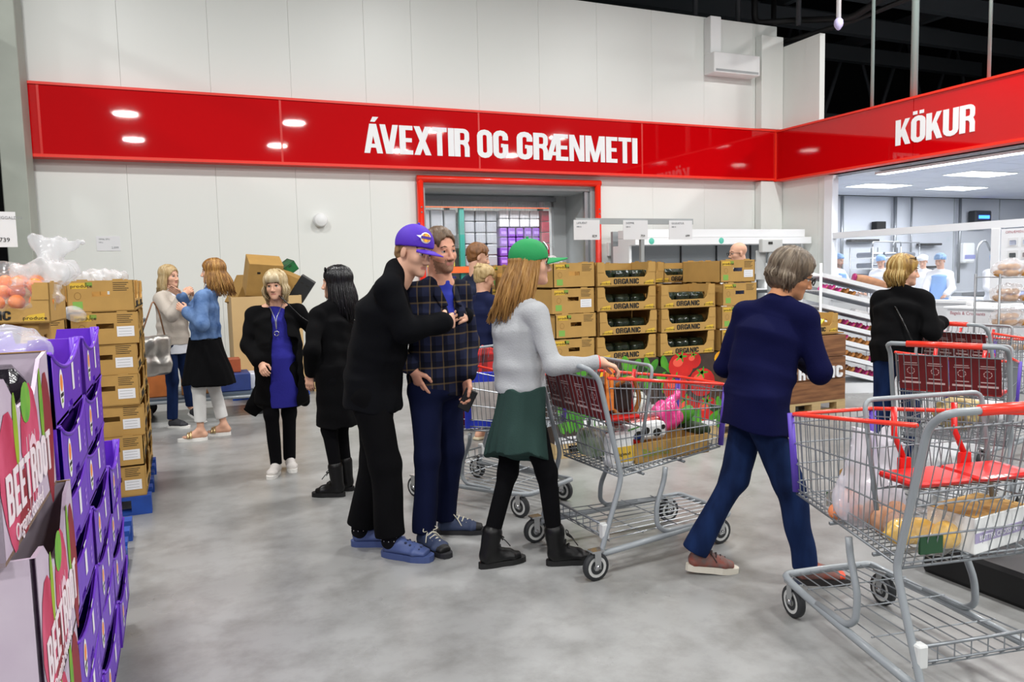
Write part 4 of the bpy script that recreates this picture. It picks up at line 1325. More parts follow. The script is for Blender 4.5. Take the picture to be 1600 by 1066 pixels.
# peach boxes and bags in front, on a lower pallet load
ORANGE = mat('fruit_orange', 'f28a14', .45, col2='ea720c', scale=3, bump=.08, bscale=70)
FILMW = clear_plastic('bag_film', 'f2f3f8', .3, .08)
FILMC = clear_plastic('bag_film_clear', 'f2f4f6', .13, .08)
def film_bag(name, label, cat, c, r, m=None, seed=0, group=None, tail=None, rz=0.0, amp=.008):
    """crumpled clear bag: closed thin skin around a lumpy shape"""
    b = Solid(.011, .04)
    b.ell((0, 0, 0), r)
    if tail: b.chain([(0, 0, r[2] * .6), tail], [(min(r[0], r[1]) * .6,) * 2, (max(r[0], r[1]) * .75, .02)], side=(1, 0, 0), k=.03)
    b.fold = folds(amp, seed, 42)
    b.plane((0, 0, -r[2] * .8), (0, 0, -1))
    o = b.build(name, m or FILMW)
    o.location = c; o.rotation_euler = (0, 0, rz)
    return tag(o, label, cat, group)
FRUIT = MB().ball((0, 0, .036), .037, 12).lathe([(.0, .072), (.004, .0725)], 6).mesh('orange', ORANGE)
def fruits(spots, label, group, me=FRUIT, name='orange', s=1.0, cat='fruit'):
    for qi, (x, y, z) in enumerate(spots):
        o = mesh_obj(name, me); o.location = (x, y, z); o.rotation_euler = (random.uniform(-.3, .3), random.uniform(-.3, .3), random.uniform(0, 6)); o.scale = (s, s, s)
        tag(o, label, cat, group)

pallet('blue pallet hidden under the purple crates and fruit boxes at left', -.78, 4.5, .9, 1.1, BLUEP)
for k in range(6):
    box_at(BOXN, f'brown organic fruit box, {ORD[k]} in the stack behind the purple crates, front turned to us', -.93, 4.62, .123 + .2015 * (5 - k), .03 * math.sin(k), GL)
pb = box_at(BOXN, 'tilted brown organic box of bagged oranges on top behind the crates', -.86, 4.6, 1.335, -.06, GL, tilt=(.0, .02))
fruits([(-.89 + .078 * i, 4.47 + .08 * j, 1.40 + .05 * j) for i in range(4) for j in range(3)] + [(-.74, 4.5, 1.49), (-.66, 4.5, 1.48), (-.62, 4.47, 1.40)], 'orange in a clear bag inside the top fruit box at left', 'bagged oranges in the top box')
film_bag('fruit_bag', 'clear crumpled bag of oranges spilling over the tilted brown box, lower one', 'plastic bag', (-.80, 4.53, 1.46), (.25, .17, .10), FILMC, 3, tail=(.0, .02, .16), amp=.014)
film_bag('fruit_bag', 'tall open clear bag above the oranges, nearest the price sign', 'plastic bag', (-.62, 4.66, 1.58), (.15, .09, .07), FILMW, 5, tail=(.02, .02, .17), amp=.014)
film_bag('fruit_bag', 'clear bag of fruit lying on the topmost brown box of the front stack', 'plastic bag', (-.47, 5.78, 1.56), (.15, .12, .045), FILMW, 8, amp=.012)
film_bag('fruit_bag', 'clear bag poking out beside the second brown box', 'plastic bag', (-.6, 5.5, 1.33), (.07, .05, .05), FILMW, 9)

# ---- purple fruit crates
PURP = mat('crate_purple', '6a2fc4', .4, var=.12, scale=20)
PURPD = mat('crate_purple_inside', '4c1d96', .5, bump=.6, bscale=45)
LABW = mat('label_white', 'e9e6ee', .5)
def make_crate(Lx=.4, Ly=.56, h=.178):
    """Ly along y; the long side faces +x, its top edge dips in the middle"""
    t = thing('fruit_crate', 'x', 'crate')
    b = MB(); th = .008
    n = 10
    edge = [(-Ly / 2 + Ly * i / n, h - .052 * math.cos((i / n - .5) * PI) ** .8 if 0 < i < n else h) for i in range(n + 1)]
    poly = [(-Ly / 2, 0), (-.05, 0), (-.04, .03), (.04, .03), (.05, 0), (Ly / 2, 0)] + [(y, z) for y, z in reversed(edge)]
    Mx = Matrix(((0, 1, 0, 0), (1, 0, 0, 0), (0, 0, 1, 0), (0, 0, 0, 1)))
    b.prism(poly, Lx / 2 - th, Lx / 2, 0, Mx); b.prism(poly, -Lx / 2, -Lx / 2 + th, 0, Mx)
    for s in (-1, 1):
        y = s * (Ly / 2 - th / 2)
        b.prism([(-Lx / 2, 0), (Lx / 2, 0), (Lx / 2, h), (.07, h), (.06, h - .045), (-.06, h - .045), (-.07, h), (-Lx / 2, h)], y - th / 2, y + th / 2)
        for sx in (-1, 1): b.tube([(sx * (Lx / 2 - .012), s * (Ly / 2 - .012), 0), (sx * (Lx / 2 - .012), s * (Ly / 2 - .012), h + .004)], .014, 6)
    b.box((-Lx / 2, -Ly / 2, .004), (Lx / 2, Ly / 2, .012), 1)
    # rim bead
    b.tube([(Lx / 2, y, z) for y, z in edge], .005, 5)
    b.build('crate_body', [PURP, PURPD], t)
    x = Lx / 2 + .0012
    m = MB(); c = [(.0 + .035 * math.cos(a) - .15, .08 + .05 * math.sin(a)) for a in [2 * PI * i / 16 for i in range(16)]]
    m.add([(x, y, z) for y, z in c], [tuple(range(16))], 0)
    m.add([(x + .0004, -.15 + .022 * math.cos(a), .095 + .022 * math.sin(a)) for a in [2 * PI * i / 12 for i in range(12)]], [tuple(range(12))], 1)
    m.quad([(x + .0004, -.175, .06), (x + .0004, -.125, .06), (x + .0004, -.125, .07), (x + .0004, -.175, .07)], 2)
    m.quad([(x + .0004, -.165, .045), (x + .0004, -.135, .045), (x + .0004, -.14, .056), (x + .0004, -.16, .056)], 3)
    m.build('oval_label', [LABW, mat('sun_orange', 'ee8a3a', .5), INK, LEAF], t)['kind'] = 'stuff'
    m = MB().quad([(x, .06, .05), (x, .10, .05), (x, .10, .125), (x, .06, .125)]).quad([(x, .05, .133), (x, .105, .133), (x, .105, .142), (x, .05, .142)])
    m.build('side_print', LABW, t)['kind'] = 'stuff'
    m = MB()
    for k in range(3): m.quad([(x, .19, .04 + k * .02), (x, .215, .04 + k * .02), (x, .215, .05 + k * .02), (x, .19, .05 + k * .02)])
    m.build('side_mark', mat('crate_lilac', 'a884e0', .5), t)['kind'] = 'stuff'
    return t
CR = make_crate(); first = True
pallet('blue pallet under the purple fruit crates in the left foreground', -.51, 2.9, .38, 1.72, BLUEP)
for ci, (y, n, nm) in enumerate([(2.345, 7, 'nearest'), (2.915, 7, 'middle'), (3.485, 4, 'farthest')]):
    for k in range(n):
        c = CR if first else copy_tree(CR); first = False
        c.location = (-.482 + .006 * math.sin(k * 2 + ci), y, .123 + .176 * (n - 1 - k)); c.rotation_euler = (0, 0, .012 * math.sin(k * 1.9 + ci))
        c['label'] = f'purple fruit crate, {ORD[k]} in the {nm} column at left'; c['group'] = 'purple fruit crates'
fruits([(-.62 + .09 * i, 2.2 + .1 * j, 1.20) for i in range(3) for j in range(4)] , 'peach in the topmost nearest purple crate', 'peaches in the top crate', name='peach')
film_bag('fruit_bag', 'clear bag lying in the topmost purple crates', 'plastic bag', (-.46, 2.62, 1.335), (.11, .14, .06), FILMW, 12)

# ---- printed beetroot boxes in the very front
LILAC = mat('beet_box_print', 'c9bccb', .6, col2='b09db4', scale=4)
BEET = mat('beet_red', 'b01f48', .6, col2='d6587c', scale=9); BEETD = mat('beet_dark', '8e1d2c', .6, var=.2, scale=14)
LEAFG = mat('beet_leaf', '9fb41c', .6, col2='5f9c2a', scale=9); PINKW = mat('beet_stripe', 'e8c6d4', .6)
def make_beet(L=.58, Wd=.4, h=.31):
    """side faces +x; corners stand up, the middle of the wall dips"""
    t = thing('beetroot_box', 'x', 'box')
    Mx = Matrix(((0, 1, 0, 0), (1, 0, 0, 0), (0, 0, 1, 0), (0, 0, 0, 1)))
    b = MB(); th = .008
    poly = [(-L / 2, 0), (L / 2, 0), (L / 2, h), (L / 2 - .10, h - .01), (L / 2 - .2, h - .075), (-L / 2 + .2, h - .075), (-L / 2 + .1, h - .01), (-L / 2, h)]
    b.prism(poly, Wd / 2 - th, Wd / 2, 0, Mx); b.prism(poly, -Wd / 2, -Wd / 2 + th, 0, Mx)
    for s in (-1, 1): b.box((-Wd / 2, s * L / 2 - (th if s > 0 else 0), 0), (Wd / 2, s * L / 2 + (0 if s > 0 else th), h))
    b.box((-Wd / 2, -L / 2, 0), (Wd / 2, L / 2, .008), 1)
    b.box((-Wd / 2 + .001, L / 2 - th - .003, h - .002), (Wd / 2 - .001, L / 2 - th, h + .0005), 1)
    b.build('carton', [LILAC, KRAFT_IN], t)
    x = Wd / 2 + .001
    def disc(m, cy, cz, ry, rz_, mi, e=0.0, n=14, p=1.0):
        m.add([(x + e, cy + ry * math.cos(a) * (1 if p == 1 else abs(math.sin(a / 1)) ** 0 * (1 - .45 * max(0, -math.sin(a)))), cz + rz_ * math.sin(a)) for a in [2 * PI * i / n for i in range(n)]], [tuple(range(n))], mi)
    m = MB()
    disc(m, .01, .15, .10, .12, 0, 0, p=2); disc(m, .025, .115, .045, .05, 2, .0004); disc(m, .025, .11, .035, .035, 1, .0008)
    disc(m, .22, .12, .068, .15, 1, 0, p=2); disc(m, -.2, .12, .088, .125, 0, 0, p=2); disc(m, -.1, .06, .1, .06, 1, -.0002, p=2)
    disc(m, .155, .2, .022, .085, 3, .0004); disc(m, -.02, .235, .05, .04, 4, .0008); disc(m, -.13, .2, .02, .07, 3, .0004)
    for k in range(4): m.quad([(x + .0006, -.05 + k * .03, .03), (x + .0006, -.045 + k * .03, .03), (x + .0006, -.035 + k * .03, .17), (x + .0006, -.04 + k * .03, .17)], 2)
    m.build('vegetable_print', [BEET, BEETD, PINKW, LEAFG, mat('beet_leaf_dark', '4f9a34', .6, col2='86b83a', scale=14)], t)['kind'] = 'stuff'
    m = MB(); letters(m, 'BEETROOT', -.25, .22, .055, .085, Matrix.Translation((x + .001, 0, 0)) @ Matrix.Rotation(PI / 2, 4, 'Z'), .0008, gap=.1)
    m.build('lettering', mat('beet_letter', 'e9dde4', .5), t)['kind'] = 'stuff'
    text('Organic cooked', .045, mat('beet_letter', 'e9dde4', .5), (x + .001, -.2, .012), PI / 2, t)
    return t
BT = make_beet()
for k in range(4):
    c = BT if k == 0 else copy_tree(BT)
    c.location = (-.485 + [0, .03, .01, .0][k], 1.745 + [0, .03, .05, .05][k], .123 + .312 * (3 - k)); c.rotation_euler = (0, 0, [.0, .02, -.01, 0][k])
    c['label'] = f'lilac printed beetroot box, {ORD[k]} of the stack in the left foreground'; c['group'] = 'printed beetroot boxes'
DARKFILM = mat('dark_film', '18141c', .18, spec=.7, bump=.8, bscale=14)
for k in range(3):
    o = MB().bbox((-.17, -.08, 0), (.17, .08, .075), .03).build('dark_pack', DARKFILM)
    o.location = (-.485, 1.56 + .18 * k, 1.27); o.rotation_euler = (0, 0, .1 * k)
    tag(o, f'shiny dark vacuum pack in the topmost beetroot box, {["nearest", "middle", "farthest"][k]} of three', 'food pack', 'dark packs in the beetroot box')
pallet('blue pallet under the beetroot boxes', -.51, 1.72, .38, .6, BLUEP)
# ------------------------------------------------------------------ centre organic display
for i, (x0, w) in enumerate([(2.735, 1.0), (3.765, 1.09)]):
    pallet(['wooden pallet under the left half of the organic display', 'wooden pallet under the right half of the organic display'][i], x0 + w / 2, 6.1, w, 1.2, WOODP)
RED = mat('tomato_red', 'd8231c', .55, col2='b01212', scale=5); REDL = mat('tomato_light', 'ee5a44', .55)
GRN = mat('veg_green', '5fae28', .6, col2='2f7d1c', scale=8); GRND = mat('veg_dark', '2c4a20', .6, col2='18260f', scale=9)
YLW = mat('veg_yellow', 'f0b818', .55, col2='e08a10', scale=5); GARL = mat('garlic_white', 'ded6da', .6, col2='b9aab6', scale=9)
BASK = mat('basket_brown', '5a3a24', .7, col2='2c1a10', scale=22); DKP = mat('print_dark', '2a201c', .6, col2='4a3a30', scale=6)
def disc_print(mb, c, r, mi, y, n=16, rot_=0.0):
    mb.add([(c[0] + r[0] * math.cos(a) * math.cos(rot_) - r[1] * math.sin(a) * math.sin(rot_), y, c[1] + r[0] * math.cos(a) * math.sin(rot_) + r[1] * math.sin(a) * math.cos(rot_)) for a in [2 * PI * i / n for i in range(n)]], [tuple(range(n))], mi)
pm = [RED, REDL, GRN, GRND, YLW, GARL, BASK, DKP]
def print_bin(label, x0, w, arts):
    t = thing('display_bin', label, 'display bin', (x0, 5.5, .123))
    MB().box((0, 0, 0), (w, 1.2, .65)).build('carton', [DKP], t)
    MB().box((-.005, -.006, 0), (w + .005, .0, .055)).build('base_strip', PAPER, t)
    m = MB()
    for j, (kind, x, z, s) in enumerate(arts):
        y = -.0015 - .0004 * j
        if kind == 'tomato':
            disc_print(m, (x, z), (s, s * .9), 0, y); disc_print(m, (x - s * .25, z + s * .25), (s * .4, s * .3), 1, y - .0001)
            for k in range(5): disc_print(m, (x + s * .2 * math.cos(k * 1.26), z + s * .62 + s * .12 * math.sin(k * 1.26)), (s * .3, s * .07), 2, y - .0002, 8, k * 1.26)
        if kind == 'leaf':
            for k in range(7): disc_print(m, (x + s * .5 * math.cos(k * .9), z + s * .5 * math.sin(k * .9)), (s * .62, s * .26), 2 if k % 3 else 3, y - .00005 * k, 12, k * .9)
        if kind == 'pepper':
            for k in range(3): disc_print(m, (x + (k - 1) * s * .45, z), (s * .4, s), 2, y - .00005 * k)
        if kind == 'lemon': disc_print(m, (x, z), (s, s * .85), 4, y); 
        if kind == 'garlic':
            for k in range(5): disc_print(m, (x + s * .6 * math.cos(k * 1.3), z + s * .5 * math.sin(k * 1.3)), (s * .5, s * .42), 5, y - .00005 * k)
        if kind == 'basket':
            m.quad([(x - s, y, z - s * .9), (x + s, y, z - s * .9), (x + s, y, z + s * .2), (x - s, y, z + s * .3)], 6)
        if kind == 'aubergine': disc_print(m, (x, z), (s * .4, s), 7, y)
    m.build('vegetable_print', pm, t)['kind'] = 'stuff'
    return t
b1 = print_bin('display bin printed with peppers, leaves and garlic under the organic boxes', 2.735, 1.0,
    [('leaf', .22, .52, .16), ('lemon', .52, .52, .1), ('leaf', .70, .50, .17), ('leaf', .9, .52, .13), ('tomato', .40, .33, .12), ('tomato', .52, .22, .1), ('pepper', .14, .22, .14), ('pepper', .30, .16, .13), ('garlic', .78, .24, .13), ('garlic', .92, .16, .1), ('aubergine', .62, .3, .14)])
m = MB(); letters(m, 'ORGANIC', .26, .96, .075, .12, Matrix.Translation((0, -.0075, 0)), .001, gap=.1); m.build('lettering', LETTER, b1)['kind'] = 'stuff'
b2 = print_bin('display bin printed with tomatoes and a basket of lemons under the organic boxes', 3.765, 1.09,
    [('leaf', .05, .5, .15), ('basket', .72, .42, .26), ('basket', 1.0, .40, .12), ('lemon', .63, .60, .075), ('lemon', .78, .6, .08), ('lemon', .95, .59, .08), ('tomato', .20, .56, .13), ('tomato', .14, .38, .13), ('tomato', .42, .40, .14), ('tomato', .33, .6, .08), ('tomato', .24, .18, .13), ('tomato', .47, .15, .13), ('pepper', .33, .07, .1), ('leaf', .62, .12, .13), ('tomato', .8, .2, .12), ('pepper', .96, .18, .12)])
GD = 'organic boxes on the centre display'
DKPACK = mat('dark_clamshell', '0f1512', .14, spec=.9, col2='2c3826', scale=16, bump=.8, bscale=24)
CLAM = MB().bbox((-.075, -.13, 0), (.075, .13, .125), .03).mesh('veg_pack', DKPACK)
packs = []
cols = [('first', 2.935, E1, 5.79), ('second', 3.435, 0, 5.695), ('third', 4.05, 0, 5.695), ('fourth', 4.6, E1, 5.79)]
for nm, x, rz, y in cols:
    for k in range(4):
        z = .775 + .205 * (3 - k)
        if nm == 'third' and k == 0: continue
        white = (nm == 'first' and k == 1) or (nm == 'fourth' and k == 0)
        box_at(BOXW if white else BOXN, f'brown organic produce box, {ORD[k]} in the {nm} column of the centre display', x + .008 * math.sin(k * 2.3 + x), y, z, rz + .02 * math.sin(k * 2.7 + x), GD)
        if rz == 0:
            for q in range(3):
                o = mesh_obj('veg_pack', CLAM); o.location = (x - .16 + .16 * q, y, z + .009); o.rotation_euler = (0, 0, .1 * math.sin(q + k))
                tag(o, f'dark vegetable pack, {["left", "middle", "right"][q]} in the {ORD[k]} box of the {nm} display column', 'food pack', 'vegetable packs in the organic boxes')
for nm, x in (('left', 4.0), ('right', 4.5)):
    for k in range(4):
        box_at(BOXN, f'brown organic produce box, {ORD[k]} of the {nm} stack in the back row of the display', x + (.02 if k == 0 else 0), 6.42, .775 + .205 * (3 - k), .03 * math.sin(k * 2 + x), GD)
for nm, x in (('left', 3.0), ('right', 3.5)):
    for k in range(4):
        box_at(BOXN, f'brown organic produce box, {ORD[k]} of the {nm} stack behind the first two columns', x - .05, 6.42, .775 + .205 * (3 - k) + .0, .04 * math.sin(k * 3 + x), GD)
for nm, x, y in (('left', 4.02, 6.42), ('right', 4.5, 6.42)):
    for q in range(2):
        o = mesh_obj('veg_pack', CLAM); o.location = (x - .1 + .2 * q, y, 1.40); tag(o, f'dark plastic pack, {["left", "right"][q]} one in the {nm} top box of the back row', 'food pack', 'vegetable packs in the organic boxes')
# more stacks on a pallet farther back
pallet('wooden pallet behind the centre display', 3.6, 7.7, 1.2, 1.0, WOODP)
for nm, x in (('left', 3.3), ('right', 3.9)):
    for k in range(7):
        box_at(BOXN, f'brown produce box, {ORD[k]} of the {nm} stack on the pallet behind the centre display', x, 7.7, .123 + .2015 * (6 - k), .03 * math.sin(k + x), GD)
o = film_bag('fruit_bag', 'clear bag bulging from the topmost box of the first display column', 'plastic bag', (2.83, 5.75, 1.6), (.12, .1, .05), FILMW, 21)
# price rail behind the display
pr = thing('price_rail', 'grey price rail on a post behind the centre display', 'price rail', (4.45, 6.95, 0))
MB().box((-.72, -.015, 2.0), (.72, .015, 2.06)).build('rail', GREYPAINT, pr)
MB().box((.05, -.02, 0), (.09, .02, 2.0)).build('post', GREYPAINT, pr)
for i, x in enumerate((-.6, -.02, .55)):
    s = thing('price_sign', ['white price sign, left of three on the grey rail', 'white price sign, middle of three on the grey rail', 'white price sign, right of three on the grey rail'][i], 'sign', (4.45 + x, 6.925, 1.84), group='white price signs on the grey rail')
    MB().box((-.15, 0, 0), (.15, .006, .2)).build('sheet', PAPER, s)
    text(['LIFRÆNT', 'SVEPPIR', 'GULRÆTUR'][i], .03, INKGREY, (-.12, -.003, .16), parent=s)
    text('500 G', .022, INKGREY, (-.12, -.003, .125), parent=s)
    text(['829', '759', '699'][i], .036, INK, (.06, -.003, .025), parent=s)

# ------------------------------------------------------------------ wooden organic bin
pallet('pale pallet under the wood plank organic bin at right', 5.97, 6.45, .8, 1.0, WOODP)
wbn = thing('plank_bin', 'bin of brown wood planks with white organic lettering', 'bin', (5.97, 5.95, .123))
PLANK = mat('plank_brown', '9a6a44', .7, col2='5e3a22', scale=2.2, stretch=(1.2, 14, 14), bump=.15, bscale=5)
for k in range(3):
    for a, b, nm in (((-.4, 0), (.4, .03), 0), ((-.4, .97), (.4, 1.0), 0), ((-.4, .03), (-.37, .97), 0), ((.37, .03), (.4, .97), 0)):
        MB().bbox((a[0], a[1], .228 * k), (b[0], b[1], .228 * k + .222), .004).build('plank', PLANK, wbn)
MB().box((-.37, .03, 0), (.37, .97, .02)).build('bottom', PLANK, wbn)
m = MB(); letters(m, 'ORGANIC', -.36, .33, .24, .12, Matrix.Translation((0, -.001, 0)), .012, gap=.16); m.build('lettering', LETTER, wbn)['kind'] = 'stuff'
MB().box((-.39, .02, .69), (.39, .98, .7)).build('lid_board', KRAFT_IN, wbn)
bx = box_at(BOXN, 'low brown organic box of bananas on the wood plank bin', 6.0, 6.17, .825, .0, GD)
BAN = mat('banana_yellow', 'e8d84a', .45, col2='c9c24a', scale=5)
for q in range(3):
    mb = MB()
    for k in range(4): mb.tube([(-.08, -.05 + k * .035, .02), (-.03, -.05 + k * .036, .05), (.04, -.05 + k * .036, .055), (.09, -.05 + k * .034, .03)], [.008, .018, .018, .007], 7)
    o = mb.build('banana_bunch', BAN); o.location = (5.85 + .15 * q, 6.13, .84 + .05); o.rotation_euler = (0, 0, .3 * q)
    tag(o, f'bunch of yellow bananas, {["left", "middle", "right"][q]} one in the box on the wood bin', 'fruit', 'bananas on the wood bin')
film_bag('fruit_bag', 'clear bag over the bananas on the wood plank bin', 'plastic bag', (5.92, 6.12, .97), (.2, .13, .09), FILMW, 31)

# ------------------------------------------------------------------ open chiller along the back wall
ch = thing('dairy_chiller', 'long white open chiller along the back wall right of the doorway', 'chiller', (8.65, 11.0, 0))
CHW = mat('chiller_white', 'f0f2f3', .35)
MB().box((-1.62, 0, 1.94), (2.22, .55, 2.06)).build('canopy', CHW, ch)
MB().box((-1.62, .02, 2.065), (2.08, .55, 2.2)).build('canopy_header', CHW, ch)
MB().box((-1.62, .72, .2), (2.22, .79, 2.2)).build('back_panel', mat('chiller_grey', '9aa0a3', .4), ch)
for s in (-1.62, 2.17): MB().box((s, .2, .2), (s + .05, .72, 1.94)).build('end_panel', CHW, ch)
MB().bbox((-1.62, 0, 0), (2.22, .78, .55), .02).build('base', CHW, ch)
for z in (.8, 1.1, 1.4): MB().box((-1.57, .3, z), (2.17, .72, z + .025)).build('shelf', CHW, ch)
for x in (-1.0, -.2, .6, 1.4): MB().box((x - .01, .69, .55), (x + .01, .72, 1.94)).build('joint_strip', DARKGREY, ch)
for x in (-1.3, .15):
    MB().lathe([(0, -.004), (.05, -.003), (.055, 0)], 16, axis='y', M=Matrix.Translation((x, 0, 2.0))).build('sticker', mat('sticker_teal', '58c0a8', .5), ch)
rng2 = random.Random(5)
for z in (.825, 1.125, 1.425):
    for k in range(10):
        o = MB().bbox((-.09, -.1, 0), (.09, .1, .16 + .05 * rng2.random()), .01).build('dairy_pack', WHITE2)
        o.location = (7.2 + .38 * k, 11.52, z); tag(o, f'white carton, {ORD[k]} from the left on the {dict([(.825, "lowest"), (1.125, "middle"), (1.425, "upper")])[z]} chiller shelf'.replace('topmost', 'first'), 'carton', 'white cartons in the chiller')
sc_ = thing('produce_scale', 'grey produce scale with tall display behind the navy sweater woman', 'scale', (7.5, 8.35, 0))
MB().tube([(0, 0, .9), (0, 0, 1.82)], .03, 8).build('pole', GREYPAINT, sc_)
MB().bbox((-.16, -.04, 1.72), (.2, .04, 1.9), .01).build('display', mat('scale_grey', 'c2c5c4', .5), sc_)
MB().box((-.18, .05, 1.35), (-.02, .07, 1.75)).build('side_plate', mat('scale_grey', 'c2c5c4', .5), sc_)
MB().bbox((-.25, -.2, .85), (.25, .2, .93), .01).build('pan', STEEL, sc_)
MB().bbox((-.3, -.25, 0), (.3, .25, .85), .01).build('stand', WHITE2, sc_)
text('888', .05, INK, (-.06, -.045, 1.83), parent=sc_, bold=.002)

# ------------------------------------------------------------------ bakery
def rs(name, mb, m, label): return struct(name, mb, m, label=label)
bwall = tag(thing('wall_bakery', 'white walls of the bakery room behind the window', None, (0, 0, 0)), kind='structure')
MB().box((10.95, 13.4, 0), (22.5, 13.5, 3.12)).build('rear_wall', mat('bakery_wall', 'c6cad2', .45), bwall)
MB().box((22.4, 3, 0), (22.5, 13.4, 3.12)).build('end_wall', mat('bakery_wall', 'c6cad2', .45), bwall)
MB().box((11.06, 10.62, 0), (11.1, 13.4, 3.12)).build('side_wall', mat('bakery_wall', 'c6cad2', .45), bwall)
for x in (12.2, 14.2, 15.9, 17.9, 19.6): MB().box((x, 13.385, 0), (x + .015, 13.4, 3.12)).build('panel_joint', GREYPAINT, bwall)
bc = tag(thing('ceiling_bakery', 'white tiled suspended ceiling of the bakery', None, (0, 0, 3.12)), kind='structure')
TILE = mat('ceiling_tile', 'd9dce4', .7)
tm = MB().bbox((.006, .006, 0), (1.194, .594, .02), .004).mesh('tile', TILE)
for i in range(9):
    for j in range(16):
        o = mesh_obj('tile', tm, bc); o.location = (11.1 + 1.2 * i, 3.7 + .6 * j, 0)
MB().box((11.0, 3.2, .021), (22.4, 13.4, .03)).build('tile_grid', mat('grid_grey', 'a9aeb6', .6), bc)
LED = mat('led_panel', 'ffffff', .5, emit='f4f8ff', estr=6)
for n_, (x, y) in enumerate([(13.2, 11.55), (15.5, 11.55), (13.5, 9.6), (15.9, 9.6), (18.2, 11.0), (12.6, 7.4), (15.0, 7.0)]):
    t = thing('ceiling_light', 'bright rectangular light panel in the bakery ceiling', 'ceiling light', (x, y, 3.105), -.0, 'light panels in the bakery ceiling')
    MB().box((-.62, -.3, 0), (.62, .3, .014)).build('frame', WHITE2, t)
    MB().box((-.6, -.28, -.003), (.6, .28, -.001)).build('diffuser', LED, t)
    l = bpy.data.lights.new('bakery_panel', 'AREA'); l.shape = 'RECTANGLE'; l.size, l.size_y = 1.2, .56; l.energy = 75; l.color = (.93, .96, 1)
    lo = bpy.data.objects.new('bakery_panel', l); lo.location = (x, y, 3.09); COL.objects.link(lo)
o = thing('strip_light', 'long bright strip light under the red cakes sign', 'ceiling light', (11.2, 7.2, 3.06))
MB().box((-.1, -3.6, 0), (.1, 2.6, .04)).build('housing', WHITE2, o); MB().box((-.09, -3.58, -.003), (.09, 2.58, -.001)).build('diffuser', LED, o)
# window front
wn = tag(thing('window_1', 'white framed bakery window with counter front below', None, (10.93, 0, 0)), kind='structure')
MB().bbox((-.05, 10.52, 0), (.1, 10.72, 3.14), .01).build('post', BWHITE, wn)
MB().box((-.03, 3.5, 2.0), (.08, 10.55, 2.11)).build('mullion', BWHITE, wn)
MB().box((-.02, 3.5, 0), (.08, 10.52, .9)).build('counter_front', BWHITE, wn)
MB().box((-.08, 7.5, .9), (.14, 10.52, .94)).build('sill', BWHITE, wn)
MB().bbox((-.04, 7.42, .9), (.08, 7.56, 2.0), .01).build('post', BWHITE, wn)
PANE = clear_plastic('window_pane', 'e6eef2', .035, .03)
MB().box((.02, 7.56, .94), (.026, 10.5, 2.0)).build('pane', PANE, wn)
# allergen board
ab = thing('allergen_board', 'white board of small product pictures at right of the bakery window', 'board', (10.89, 7.4, 1.1), -PI / 2)
MB().box((0, 0, 0), (1.6, .02, .88)).build('board', BWHITE, ab)
m = MB(); letters(m, 'INNIHALDSEFNI', .05, .72, .81, .035, Matrix.Translation((0, -.001, 0)), .001, gap=.1) if False else None
text('OFNÆMISVALDAR', .05, mat('ink_dusty_red', 'b5707c', .7), (.06, -.002, .815), parent=ab)
cc = ['aab0c4', 'b4bccc', '8e98a8', '5fae5a', '565c60', '8c8488', 'd9b98a', 'b8bcb0', 'c99a7a', 'c2a0a0', 'b0b4b0', 'c0b090']
for i in range(12):
    cx, cz = .1 + .19 * (i % 4), .62 - .18 * (i // 4)
    q = MB().box((cx, -.004, cz), (cx + .15, 0, cz + .13)).build('picture_tile', mat('tile_' + cc[i], 'dfe1e4', .6), ab)
    MB().bbox((cx + .03, -.006, cz + .03), (cx + .12, -.004, cz + .095), .01).build('picture', mat('pic_' + cc[i], cc[i], .6), q)
# equipment behind the window
def tray_rack(label, x, y, rz=0.0):
    t = thing('tray_rack', label, 'rack', (x, y, 0), rz)
    for a in (-.42, .42):
        for b in (-.3, .3): MB().rod((a, b, .1), (a, b, 1.9), .016).build('post', STEEL, t)
    MB().tube(arc_pts([(-.42, -.3, 1.9), (-.42, -.3, 2.0), (.42, -.3, 2.0), (.42, -.3, 1.9)], .05), .016, 6).build('top_rail', STEEL, t)
    for k in range(6):
        z = .5 + k * .23
        s = MB().box((-.41, -.3, z), (.41, .3, z + .02)).build('shelf', WHITE2, t)
        for q in (-.2, .2): MB().bbox((q - .17, -.26, z + .022), (q + .17, .2, z + .13), .03).build('baking_tin', mat('tin_grey', '7f838c', .35, metal=.6), s)
tray_rack('steel rack of baking tins behind the bakery window', 14.1, 12.4)
tray_rack('second steel tray rack deeper in the bakery', 15.3, 12.9)
wb2 = thing('work_bench', 'steel work bench with blue cloths behind the bakery window', 'bench', (12.62, 8.4, 0))
MB().box((-.6, -1.2, .86), (.5, 1.5, .9)).build('bench_top', STEEL, wb2)
for a in (-.55, .45):
    for b in (-1.15, 1.45): MB().rod((a, b, 0), (a, b, .86), .025).build('leg', STEEL, wb2)
b = Solid(.014, .03); b.ell((0, 0, .03), (.3, .5, .07)); b.fold = folds(.018, 3, 22); b.plane((0, 0, 0), (0, 0, -1))
o = b.build('blue_cloth', mat('cloth_blue', '3f78d8', .6)); o.location = (12.55, 8.1, .9); tag(o, 'crumpled blue cloth on the bakery work bench', 'cloth')
b = Solid(.014, .03); b.ell((0, 0, .03), (.2, .3, .06)); b.fold = folds(.015, 8, 24); b.plane((0, 0, 0), (0, 0, -1))
o = b.build('blue_cloth', mat('cloth_blue2', '2f5cb8', .6)); o.location = (12.62, 7.5, .9); tag(o, 'darker blue bag heap at right end of the bench', 'cloth')
o = thing('mixing_bowl', 'steel bowl on the bench by the right worker', 'bowl', (12.95, 8.5, .9)); MB().lathe([(0, 0), (.12, .01), (.2, .08), (.22, .15), (.21, .15)], 16).build('bowl_body', STEEL, o)
